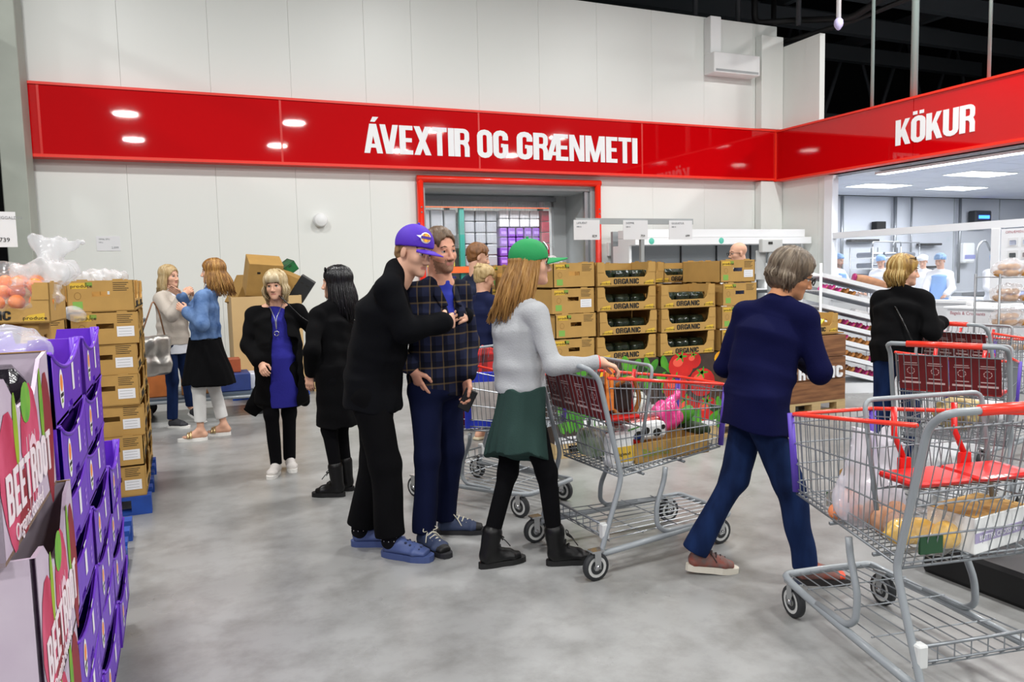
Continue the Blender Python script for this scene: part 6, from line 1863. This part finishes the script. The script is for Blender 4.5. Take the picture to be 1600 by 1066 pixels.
p.skirt(mat('shirt_teal', '155a86', .8), .97, .74, (.146, .118), (.15, .13), 'undershirt', .002)
p.top(cloth('sweater_grey', 'a6a8ab', bump=.3, bscale=120), (.062, .052, .042), (.16, .13, .15, .118), hem=.0, cuff=-.03, fold=.0045, f=20)
p.cap(mat('cap_green', '128a4a', .75, bump=.1, bscale=120), bill=.115)
p.hair(hairm('hair_honey', 'a97c42', '6e4a22'), 'long', fall=.3, locks=520, length=.33, spread=.05, grow=.006, capped=True, lm=hairm('hair_honey2', 'b58a4e', '7c5528'))
m = MB(); h = p.hp
M = Matrix.Translation(h(.088, 0, .095)) @ Matrix(p.R.tolist()).to_4x4() @ Matrix.Rotation(ED(62), 4, 'Y')
m.lathe([(0, .006), (.024, .005), (.026, 0)], 16, M=M); m.lathe([(.008, .0065), (.015, .0068)], 12, 1, M=M); m.build('cap_emblem', [LETTER, mat('cap_green_dark', '0b4a2a', .7)], p.root)
p.shoe('l', BOOT, mat('boot_sole', '0c0c0d', .6), .27, .046, high=.17, name='boot', soleh=.026, laces=BLACK).shoe('r', BOOT, mat('boot_sole', '0c0c0d', .6), .27, .046, high=.17, name='boot', soleh=.026, laces=BLACK)
wv, wd = p.J['wrir'], unit(p.J['wrir'] - p.J['elbr'])
MB().tube([wv - wd * .012 + (np.cross(wd, (0, 0, 1)) * math.cos(a) + np.cross(wd, np.cross(wd, (0, 0, 1))) * math.sin(a)) * .03 for a in [2 * PI * i / 14 for i in range(14)]], .006, 6, closed=True).build('wristband', CRED, p.root)

# 2 teenage boy in the purple cap
p = Person('teenage boy in purple cap and black jacket hugging the man in plaid', (.94, 4.12), -30, 1.83, False, .0045)
p.at(pel=(.95, 4.15, .94), neck=(1.09, 4.06, 1.525), head=(1.175, 4.015, 1.645), shol=(1.10, 4.23, 1.45), shor=(1.0, 3.93, 1.45), hipl=(.96, 4.24, .92), hipr=(.955, 4.08, .92))
p.leg('l', p.w(.875, 4.25, .1), (1, 0, 0), (1, .15, 0)).leg('r', p.w(.985, 4.0, .1), (1, 0, 0), (1, -.25, 0))
p.J['elbr'], p.J['wrir'] = p.w(1.08, 3.90, 1.23), p.w(1.31, 3.94, 1.265); p.J['handr'] = (unit(p.w(1.40, 4.02, 1.27) - p.w(1.31, 3.94, 1.265)), unit(p.w(1.31, 4.1, 1.26) - p.w(1.31, 3.94, 1.265)), .45)
p.J['elbl'], p.J['wril'] = p.w(1.42, 4.42, 1.27), p.w(1.52, 4.2, 1.28); p.J['handl'] = (unit(p.w(1.42, 4.02, 1.3) - p.w(1.52, 4.2, 1.28)), unit(A((-.3, .4, -.2))), .5)
p.face(-58, 14, -6).body(brow=mat('brow_dark', '40301f', .8))
JK = cloth('jacket_black', '07080c', bump=.1)
p.trousers(cloth('trousers_black', '050507'), (.098, .082, .078), hem=.035, hips=(.165, .135), fold=.004)
p.top(JK, (.075, .062, .05), (.175, .145, .18, .14), hem=-.13, cuff=-.01, name='jacket', fold=.005, flare=.19, neck=.05)
p.cap(mat('cap_purple', '4a1fb0', .7, bump=.08, bscale=120), bill=.085, flat=True, bw=.078)
h = p.hp
M = Matrix.Translation(h(.083, -.034, .088)) @ Matrix(p.R.tolist()).to_4x4() @ Matrix.Rotation(ED(-26), 4, 'Z') @ Matrix.Rotation(ED(74), 4, 'Y')
m = MB()
def flatd(cx, cy, rx, ry, z, mi, n=16): m.add([M @ Vector((cx + rx * math.cos(a), cy + ry * math.sin(a), z)) for a in [2 * PI * i / n for i in range(n)]], [tuple(range(n))], mi)
m.lathe([(0, .006), (.028, .0055), (.03, 0)], 16, 0, M); m.add([M @ Vector(v_) for v_ in ((-.012, -.02, .0058), (-.004, -.055, .003), (.012, -.02, .0058))], [(0, 1, 2)], 0)
flatd(0, 0, .024, .025, .0075, 1); m.add([M @ Vector(v_) for v_ in ((-.006, -.03, .009), (.008, -.03, .009), (.006, .03, .009), (-.008, .03, .009))], [(0, 1, 2, 3)], 2)
for a in (-.012, .012): m.add([M @ Vector(v_) for v_ in ((-.022, a - .001, .0082), (.022, a - .001, .0082), (.022, a + .001, .0082), (-.022, a + .001, .0082))], [(0, 1, 2, 3)], 2)
m.build('cap_emblem', [LETTER, mat('emblem_gold', 'eba821', .5), mat('emblem_violet', '43208e', .5)], p.root)
p.hair(hairm('hair_fair_short', '9c7a52', '6e5232'), 'short', grow=.004, back=-.05, capped=True)
CROC = mat('clog_blue', '405080', .55)
DOTS = cloth('sock_black', '121216'); 
for q in 'lr':
    p.shoe(q, CROC, CROC, .29, .055, name='clog', soleh=.028)
    sh = [c for c in p.root.children if c.name.startswith('clog')][-1]
    a = p.J['ank' + q]; t = A(p.J['toe' + q]); t = unit((t[0], t[1], 0)); lf = np.cross((0, 0, 1), t)
    m = MB(); base = V3(a[0], a[1], 0) - t * .055
    for i in range(4):
        for j in range(-1, 2): m.ball(base + t * (.155 + .026 * i) + lf * j * .024 + V3(0, 0, .099 - .010 * i - .005 * abs(j)), (.008, .008, .006), 6)
    o = m.build('vent_hole', mat('vent_dark', '1c2440', .8), sh); o['kind'] = 'stuff'
    b = p.Solid(.01); b.cone(a + V3(0, 0, .09), a - V3(0, 0, .01), .05, .056); so = b.build('sock', DOTS, p.root)
    m = MB()
    for i in range(5):
        for j in range(12): an = 2 * PI * (j + .5 * (i % 2)) / 12; m.ball(a + V3(.054 * math.cos(an), .054 * math.sin(an), .0 + .02 * i), .0035, 4)
    o = m.build('sock_dots', LETTER, so); o['kind'] = 'stuff'

# 3 man in the plaid shirt jacket
p = Person('bearded man in plaid shirt jacket, hand in pocket, hugged by the boy', (1.29, 4.13), -68, 1.80, False, .0045, SKIN2)
p.at(pel=(1.33, 4.20, .92), neck=(1.37, 4.19, 1.50), head=(1.375, 4.165, 1.655), shol=(1.525, 4.27, 1.415), shor=(1.20, 4.14, 1.415), hipl=(1.40, 4.23, .9), hipr=(1.26, 4.17, .9))
p.leg('r', p.w(1.19, 4.06, .1), (1, 0, 0), (1, -.12, 0)).leg('l', p.w(1.37, 4.22, .1), (1, 0, 0), (.8, .75, 0))
p.arm('l', p.w(1.475, 4.09, .93), (-.3, .6, -.4), ((.15, .05, -1), (0, -1, -.1), .5)).arm('r', p.w(1.165, 4.085, 1.0), (-.6, -1, 0), ((.12, .38, -1), (0, 1, .2), .15))
p.face(-76, 4, 4).body(beard=True)
p.trousers(cloth('chinos_navy', '0e1430'), (.092, .07, .062), hem=.0, hips=(.165, .13), fold=.004)
PLD = cloth('plaid_navy', '23263a', bump=.08); plaid_nodes(PLD, '20243a', '0b0c12', '8a7350', 1, 11, .28)
p.top(PLD, (.072, .06, .052), (.17, .132, .178, .132), hem=-.08, cuff=-.03, name='shirt_jacket', fold=.0045, flare=.178, cuts=[(p.J['chest'] + V3(.2, 0, .12), (.2, .034, .17), np.eye(3)), (p.J['neck'] + V3(.1, 0, -.02), (.1, .05, .06), np.eye(3))])
p.top(mat('tshirt_blue', '1b2a9c', .8), (.038, .036, .035), (.13, .10, .125, .108), name='t_shirt', fold=.002, short=.2, neck=.0)
b = p.Solid(.008); J = p.J
for sg in (1, -1): b.chain([J['neck'] + V3(-.045, sg * .03, .0), J['neck'] + V3(.03, sg * .075, -.035), J['chest'] + V3(.13, sg * .055, .07)], [(.012, .03), (.012, .034), (.01, .024)], side=(1, sg * .4, .3))
b.build('collar', PLD, p.root)
p.hair(hairm('hair_brown', '6a5138', '463421'), 'short', grow=.013, front=.066, back=-.05, side=.35)
SNK = mat('sneaker_blue_grey', '2e3a58', .7); 
p.shoe('r', SNK, mat('sole_dark', '1d1d22', .6), .29, .049, laces=mat('lace_cream', 'cfcab8', .8), toecap=BLACK, name='sneaker').shoe('l', SNK, mat('sole_dark', '1d1d22', .6), .29, .049, laces=mat('lace_cream', 'cfcab8', .8), toecap=BLACK, name='sneaker')
hl = p.J['handl'][0]; c_ = p.J['wril'] + A(hl) * .1 + V3(.02, -.03, -.02)
ph = thing('phone', 'black phone held in the left hand of the plaid shirt man', 'phone'); ph.location = Matrix.Rotation(ED(-68), 4, 'Z') @ Vector(c_) + Vector((1.29, 4.13, 0)); ph.rotation_euler = (ED(15), .5, ED(-30))
MB().bbox((-.036, -.005, -.07), (.036, .005, .07), .004).build('case', mat('phone_black', '08080a', .2), ph); MB().box((-.033, -.0058, -.064), (.033, -.005, .064)).build('screen', mat('phone_glass', '0b0d12', .05), ph)

# 4 woman in the navy sweater
p = Person('grey haired woman in glasses and navy sweater striding past the carts', (2.53, 2.90), -22, 1.66, True, .0045, mat('skin_tan', 'c98d66', .5, spec=.35, var=.08, scale=30))
p.at(pel=(2.55, 2.93, .88), neck=(2.665, 2.92, 1.36), head=(2.755, 2.905, 1.478), shol=(2.595, 3.055, 1.285), shor=(2.725, 2.79, 1.265), hipl=(2.53, 2.99, .86), hipr=(2.58, 2.87, .86))
p.leg('l', p.w(2.30, 3.07, .13), (1, 0, 0), (1, .0, -.12), 1.012).leg('r', p.w(2.685, 2.735, .1), (1, 0, .0), (1, -.1, 0))
p.J['elbr'], p.J['wrir'] = p.w(2.745, 2.715, 1.02), p.w(2.83, 2.93, 1.06); p.J['handr'] = (unit(A((.3, .9, 0))), unit(A((-.3, .2, -1))), .6)
p.J['elbl'], p.J['wril'] = p.w(2.525, 3.13, 1.02), p.w(2.74, 3.17, 1.0); p.J['handl'] = (unit(A((.9, .1, 0))), unit(A((0, -1, -.3))), .6)
p.face(-32, 20, 3).body(lash=True)
p.trousers(JEANS, (.086, .07, .066), hem=.0, hips=(.142, .108), fold=.0055, f=26)
p.top(NAVY, (.072, .062, .05), (.18, .145, .165, .135), hem=-.15, cuff=-.02, fold=.006, f=17, flare=.212)
p.hair(hairm('hair_grey_brown', '7a6a58', '40352a'), 'bob', grow=.020, locks=360, length=.095, spread=.045, amax=1.62, lm=hairm('hair_grey_brown2', '988a78', '5c4f40'), front=.06)
p.glasses(BLACK)
RUN = mat('runner_grey_red', '66625f', .7, col2='8e4434', scale=22)
p.shoe('l', RUN, mat('runner_sole', 'd8d2c4', .6), .275, .046, name='running_shoe', soleh=.03, tilt=.10, laces=mat('lace_dark', '3a2c2c', .8)).shoe('r', RUN, mat('runner_sole_dark', '2a2626', .6), .275, .046, name='running_shoe', soleh=.03, toecap=mat('toe_coral', 'e8502e', .5))

# 5 blonde woman in the black cardigan
p = Person('blonde woman in open black cardigan and blue dress walking towards us', (.69, 6.22), -108, 1.585, True, .0055)
p.at(neck=(.705, 6.33, 1.335), head=(.70, 6.27, 1.465), shol=(.86, 6.27, 1.24), shor=(.545, 6.39, 1.24))
p.leg('r', p.w(.625, 6.15, .09), (1, 0, 0), (1, -.1, 0)).leg('l', p.w(.745, 6.29, .09), (1, 0, 0), (1, .35, 0))
p.arm('r', p.w(.55, 6.13, .88), (-.5, -.7, 0), ((.75, .35, -.75), (-.1, .6, -.8), .45)).arm('l', p.w(.98, 6.27, .84), (-.5, .7, 0), ((.2, 0, -1), (0, -1, 0), .4))
p.face(-112, 2, 3).body(bulk=.9, lash=True)
p.trousers(LEGG, (.088, .062, .05), hem=.0, hips=(.125, .1))
DR = cloth('dress_blue', '2d2c86', bump=.25, bscale=60)
p.top(DR, (.055, .05, .045), (.135, .12, .13, .12), hem=-.38, name='dress', fold=.004, f=16, flare=.152, short=.2, neck=-.02)
b = p.Solid(.03); J, k = p.J, p.k; sd = V3(0, 1, 0)
b.cone(J['pel'] - V3(.03, 0, .30), J['pel'] + V3(-.01, 0, .12), (.205, .165), (.178, .155), sd); b.cone(J['pel'] + V3(-.01, 0, .12), J['chest'] + V3(-.005, 0, .02), (.178, .155), (.17, .145), sd); b.cone(J['chest'] + V3(-.005, 0, .02), (J['shol'] + J['shor']) / 2 + V3(-.02, 0, 0), (.17, .145), (.14, .085), sd)
b.chain([J['shol'], J['neck'] - V3(.02, 0, .055), J['shor']], [.066, .055, .066])
for q in 'lr': b.chain([J['sho' + q], J['elb' + q], J['wri' + q] + unit(J['elb' + q] - J['wri' + q]) * .04], [.07, .066, .058])
b.cone(J['pel'] + V3(-.10, -.12, -.22), J['pel'] + V3(-.06, -.25, -.40), (.05, .10), (.015, .05), (1, 0, 0)); b.cone(J['pel'] + V3(-.1, .13, -.25), J['pel'] + V3(-.1, .17, -.34), .06, .03)
Rz = lambda d: np.array(Matrix.Rotation(math.radians(d), 3, 'X'))
b.box(J['chest'] + V3(.19, .035, .06), (.2, .052, .30), .01, Rz(9), k=.006, op='sub'); b.box(J['pel'] + V3(.19, .05, -.16), (.2, .095, .36), .03, Rz(-4), k=.01, op='sub')
b.fold = folds(.005, 9, 15); b.build('cardigan', BLKK, p.root)
p.hair(hairm('hair_blonde', 'c8b48c', '93794e'), 'bob', grow=.02, locks=360, length=.16, spread=.06, front=.036, lm=hairm('hair_blonde2', 'ded0b0', 'a89068'))
h = p.hp; mb = MB()
for i in range(22):
    u = -1 + i / 10.5
    mb.tube([h(.05, u * .03, .125), h(.092, u * .05, .085), h(.098 - .012 * u * u, u * .058, .034)], [.006, .008, .005], 5)
o = mb.build('fringe', hairm('hair_blonde2', 'ded0b0', 'a89068'), p.root); o['kind'] = 'stuff'
MB().tube(arc_pts([p.J['neck'] + V3(.02, .06, -.0), p.J['chest'] + V3(.155, .03, .08), p.J['chest'] + V3(.165, .03, -.02), p.J['chest'] + V3(.155, .02, .08), p.J['neck'] + V3(.02, -.06, 0)], .03), .003, 5).build('necklace', STEEL, p.root)
MB().tube([p.J['chest'] + V3(.17, .03 + .018 * math.cos(a), -.035 + .018 * math.sin(a)) for a in [2 * PI * i / 12 for i in range(12)]], .004, 5, closed=True).build('pendant', CHROME, p.root)
for q in 'lr': p.shoe(q, mat('shoe_pale', 'c9c4c0', .6), mat('sole_white', 'e6e4e0', .5), .25, .045, name='slip_on_shoe', soleh=.026)
hbg = thing('shoulder_bag', 'small black shoulder bag at the hip of the woman in cardigan', 'handbag', (1.0, 6.16, .80), ED(-108))
b = Solid(.007, .02); b.box((0, 0, 0), (.055, .10, .10), .03); b.box((.035, 0, .045), (.035, .102, .05), .02); b.build('bag_body', mat('leather_black', '0c0c0e', .3), hbg)
MB().tube(arc_pts([(0, .09, .08), (-.02, .03, .3), (.08, -.12, .42), (.10, -.24, .56), (.02, -.30, .60)], .05), .006, 5).build('strap', mat('leather_black', '0c0c0e', .3), hbg)
MB().box((.068, -.02, .0), (.074, .02, .02)).build('clasp', CHROME, hbg)

# 6 dark haired woman in black
p = Person('dark haired woman in long black jacket seen from behind, beside the boy', (.97, 5.36), 140, 1.60, True, .0055)
p.at(neck=(1.02, 5.45, 1.36), head=(1.02, 5.47, 1.48), shol=(.865, 5.36, 1.265), shor=(1.10, 5.54, 1.265))
p.leg('l', p.w(.94, 5.30, .1), (1, 0, 0), (1, .2, 0)).leg('r', p.w(1.03, 5.42, .1), (1, 0, 0), (1, 0, 0))
p.arm('l', p.w(.80, 5.38, .86), (-.5, 1, 0)).face(150, 0).body()
p.trousers(LEGG, (.085, .058, .041), hem=.01, hips=(.15, .12))
p.top(BLKK, (.066, .056, .047), (.155, .13, .155, .125), hem=-.42, name='long_jacket', fold=.005, flare=.185)
p.hair(mat('hair_black', '0c0b0d', .35, spec=.5, bump=.3, bscale=30), 'long', grow=.016, locks=360, length=.30, spread=.03, lm=mat('hair_black2', '17151a', .3, spec=.6))
p.glasses(BLACK, up=1, lens=mat('lens_dark', '0c0a0c', .1))
for q in 'lr': p.shoe(q, BOOT, mat('boot_sole', '0c0c0d', .6), .255, .044, high=.2, name='boot', soleh=.03, laces=BOOT)

# 7 woman in the beige sweater
p = Person('blonde woman in beige sweater and jeans chatting, silver bag on shoulder', (-.08, 8.74), -38, 1.68, True, .006)
p.leg('l', p.w(.05, 8.93, .17), (1, 0, 0), (1, 0, -.5)).leg('r', p.w(-.13, 8.66, .09), (1, 0, 0), (1, .1, 0))
p.arm('r', p.w(.05, 8.46, 1.38), (-.2, -.5, -1), ((.5, .5, .6), (0, .7, .2), .6)).arm('l', p.w(.13, 8.58, 1.36), (-.2, .5, -1), ((.3, -.5, .7), (0, -.7, .2), .6))
p.face(-42, 0).body(lash=True)
p.trousers(JEANS, (.088, .062, .052), hem=.02, hips=(.155, .125))
p.top(mat('shirt_white', 'cfd2da', .8), (.05, .045, .04), (.16, .13, .14, .11), hem=-.16, name='shirt', arms='', flare=.17)
p.top(cloth('sweater_beige', 'b5aca2', bump=.3, bscale=110), (.075, .068, .05), (.175, .142, .165, .13), hem=-.06, fold=.005, flare=.175)
p.hair(hairm('hair_sand', 'c2a87c', '8e7448'), 'long', grow=.014, locks=280, length=.2, spread=.02, lm=hairm('hair_sand2', 'd8c6a0', 'a08458'))
for q in 'lr': p.shoe(q, mat('shoe_charcoal', '2a2a30', .7), mat('sole_white', 'e6e4e0', .5), .25, .044, name='slip_on_shoe', soleh=.022, tilt=.5 if q == 'l' else 0)
tb_ = thing('tote_bag', 'crumpled silver tote bag hanging from the beige sweater woman', 'handbag', (-.26, 8.42, .78), ED(-60))
b = Solid(.008, .03); b.box((0, 0, 0), (.05, .17, .2), .04); b.fold = folds(.009, 4, 24); b.build('bag_body', mat('silver_leather', 'b4b0aa', .3, metal=.75, bump=.25, bscale=22), tb_)
MB().tube(arc_pts([(0, .13, .18), (.0, .08, .45), (.05, -.0, .56), (.06, -.05, .45), (0, -.13, .18)], .05), .008, 5).build('strap', mat('strap_tan', '8a6246', .5), tb_)

# 8 woman in the denim jacket
p = Person('wavy haired woman in denim jacket, black skirt and white trousers, chatting', (.22, 7.92), 165, 1.70, True, .006)
p.at(head=(.31, 7.97, 1.60), neck=(.31, 7.95, 1.45))
p.leg('l', p.w(.12, 7.83, .1), (1, 0, 0), (1, .15, 0)).leg('r', p.w(.34, 7.98, .1), (1, 0, 0), (1, 0, 0))
p.arm('l', p.w(.06, 7.80, 1.24), (-.3, .6, -1), ((.8, -.1, .5), (0, -1, 0), .5)).arm('r', p.w(.02, 8.12, 1.38), (-.2, -.5, -1), ((.7, .2, .7), (.3, .9, 0), .25))
p.face(168, 0).body(feet='lr', lash=True)
p.trousers(cloth('trousers_white', 'd5d4d2'), (.084, .062, .058), hem=.09, hips=(.145, .115))
p.skirt(BLKK, 1.0, .55, (.165, .145), (.225, .25), 'skirt', .008, shift=(.0, 0.02))
p.top(cloth('denim_jacket', '6d89b4', col2='314a74', scale=8, bump=.3, bscale=80), (.068, .06, .052), (.165, .14, .165, .13), hem=.03, cuff=-.02, name='denim_jacket', fold=.006, f=18)
p.hair(hairm('hair_caramel', 'a8773a', '5e3d1e'), 'long', grow=.02, locks=360, length=.26, spread=.09, lm=hairm('hair_caramel2', 'c69a58', '80562a'))
for q in 'lr':
    a = p.J['ank' + q]; t = unit(A(p.J['toe' + q]) * A((1, 1, 0))); lf = np.cross((0, 0, 1), t); sd_ = MB()
    ring = [(.075 + .135 * math.cos(x), .045 * math.sin(x)) for x in [2 * PI * i / 18 for i in range(18)]]
    base = V3(a[0], a[1], 0)
    sd_.add([base + t * x + lf * y for x, y in ring] + [base + t * x + lf * y + V3(0, 0, .03) for x, y in ring], [tuple(range(17, -1, -1)), tuple(range(18, 36))] + [(i, (i + 1) % 18, (i + 1) % 18 + 18, i + 18) for i in range(18)])
    so = sd_.build('sandal', mat('sole_white', 'e6e4e0', .5), p.root)
    MB().tube([base + t * .11 + lf * .047 * math.cos(x) + V3(0, 0, .03 + .045 * math.sin(x)) for x in [PI * i / 8 for i in range(9)]], .012, 6).tube([base + t * .085 + lf * .047 * math.cos(x) + V3(0, 0, .03 + .055 * math.sin(x)) for x in [PI * i / 8 for i in range(9)]], .012, 6).build('sandal_strap', mat('gold_strap', 'c9b083', .3, metal=.7), so)

# 9, 10 couple behind the carts
p = Person('short haired man in dark blue jacket behind the bun haired woman', (2.70, 7.05), 10, 1.80, False, .008)
p.face(-12, 12).body(brow=BROW).trousers(cloth('trousers_dark', '1c1e26'), hem=0).top(cloth('jacket_slate', '2a2f42'), (.078, .064, .052), (.17, .135, .178, .135), hem=-.12, name='jacket')
p.hair(hairm('hair_auburn', '8a5c34', '5a3a20'), 'short', grow=.016, back=-.05, front=.066, side=.4)
for q in 'lr': p.shoe(q, BOOT, BLACK, .28, .048)
p = Person('woman with blonde bun and navy top standing behind the plaid blanket cart', (2.53, 6.46), 20, 1.58, True, .007)
p.face(0, 20).body(feet='lr').trousers(cloth('trousers_dark', '1c1e26'), (.09, .064, .05), hem=.2).top(cloth('top_navy', '1b2140'), (.072, .062, .05), (.165, .14, .165, .135), hem=-.1)
p.hair(hairm('hair_ash', 'c4ab7c', '947a4c'), 'short', grow=.018, back=-.09)
b = Solid(.006, .015); b.ell(p.hp(-.09, 0, .085), (.045, .05, .042)); b.fold = folds(.004, 3, 90); b.build('hair_bun', hairm('hair_ash', 'c4ab7c', '947a4c'), p.root)
for q in 'lr':
    a = p.J['ank' + q]; MB().bbox((a[0] - .07, a[1] - .045, 0), (a[0] + .19, a[1] + .045, .028), .02).build('sandal', mat('sandal_cream', 'd8ccae', .6), p.root)

# 11 bald man by the chiller
p = Person('bald man in glasses behind the stacked organic boxes', (6.05, 7.25), 150, 1.81, False, .008)
p.face(165, 5).body().trousers(cloth('trousers_dark', '1c1e26'), hem=0).top(cloth('jacket_slate', '2a2f42'), hem=-.1, name='jacket'); p.glasses(BLACK)
for q in 'lr': p.shoe(q, BOOT, BLACK, .28, .048)

# 12 blonde woman in black at the bakery
p = Person('blonde woman in black sweater, sunglasses on head, leaning on a cart at the bakery', (4.90, 4.08), 32, 1.60, True, .0055)
p.at(pel=(4.90, 4.10, .88), neck=(5.01, 4.17, 1.34), head=(5.045, 4.165, 1.463), shol=(4.94, 4.30, 1.245), shor=(5.08, 4.03, 1.245))
p.arm('r', p.w(5.22, 3.98, 1.08), (-.3, -.4, -1), ((1, .2, 0), (0, 0, -1), .6)).arm('l', p.w(5.24, 4.28, 1.10), (-.2, .7, -1), ((1, 0, 0), (0, 0, -1), .6))
p.leg('l', p.w(4.85, 4.20, .1)).leg('r', p.w(4.95, 3.98, .1))
p.face(-42, 4).body(lash=True)
p.trousers(JEANS, (.092, .066, .056), hem=.0, hips=(.155, .125)).top(BLKK, (.085, .08, .06), (.19, .16, .19, .155), hem=-.12, fold=.006, flare=.195)
p.hair(hairm('hair_gold', 'b99550', '6e4c22'), 'bob', grow=.02, locks=360, length=.15, spread=.06, amax=1.7, lm=hairm('hair_gold2', 'd9c084', '9c7a3c'), front=.045)
p.glasses(BLACK, up=1, lens=mat('lens_brown', '2a140e', .1))
for q in 'lr': p.shoe(q, BOOT, BLACK, .25, .044)
MB().tube([p.J['shol'] + V3(.02, -.03, .07), p.J['chest'] + V3(-.165, .0, .05), p.J['pel'] + V3(-.17, -.14, .05)], .007, 5).build('bag_strap', mat('leather_black', '0c0c0e', .3), p.root)

# bakery staff behind the window
NET = mat('hair_net_blue', '8fb4e0', .6, bump=.5, bscale=60); COAT = cloth('coat_white', 'e9ecf2'); APR = mat('apron_blue', '8ab4ee', .6, bump=.2, bscale=12)
staff = [('bearded bakery worker in hair net and blue apron at the left of the window', (11.75, 11.2), -75, 1.72, True, -80, 10),
         ('bakery worker in hair net bending over behind the pastry rack', (12.32, 10.7), 200, 1.68, False, 215, 25),
         ('bakery worker in white cap behind the woman in black', (12.7, 10.1), -140, 1.66, False, -150, 18),
         ('bakery worker in blue hair net and light blue apron at the bench', (11.62, 8.92), -150, 1.66, True, -165, 15),
         ('bakery worker in white coat half hidden at right of the window', (12.2, 8.35), -120, 1.66, False, 170, 30)]
for i, (lb, loc, rz, H, apron, fd, pt) in enumerate(staff):
    p = Person(lb, loc, rz, H, i != 0, .009)
    p.arm('r', (.34, -.14, 1.0), (-.3, -.7, -1), ((1, .4, -.3), (0, 0, -1), .4)).arm('l', (.34, .14, 1.0), (-.3, .7, -1), ((1, -.4, -.3), (0, 0, -1), .4))
    p.face(fd, pt).body(beard=(i == 0)).trousers(COAT, hem=.0).top(COAT, (.075, .066, .055), (.17, .14, .172, .138), hem=-.25, name='coat', flare=.19)
    b = Solid(.009, .02); b.ell(p.hp(-.014, 0, .055), A((.118, .098, .092)) * p.hk, p.R); b.plane(p.hp(0, 0, .03), p.R @ V3(.25, 0, -1)); b.fold = folds(.004, i, 60); b.build('hair_net', NET if i != 2 else mat('cap_white', 'e4e8ee', .7), p.root)
    if apron:
        b = Solid(.009, .02); J = p.J
        b.cone(J['pel'] + V3(.07, 0, -.25), J['chest'] + V3(.07, 0, .06), (.17, .105), (.12, .085), (0, 1, 0)); b.build('apron', APR, p.root)
    for q in 'lr': p.shoe(q, WHITE2, WHITE2, .25, .045)
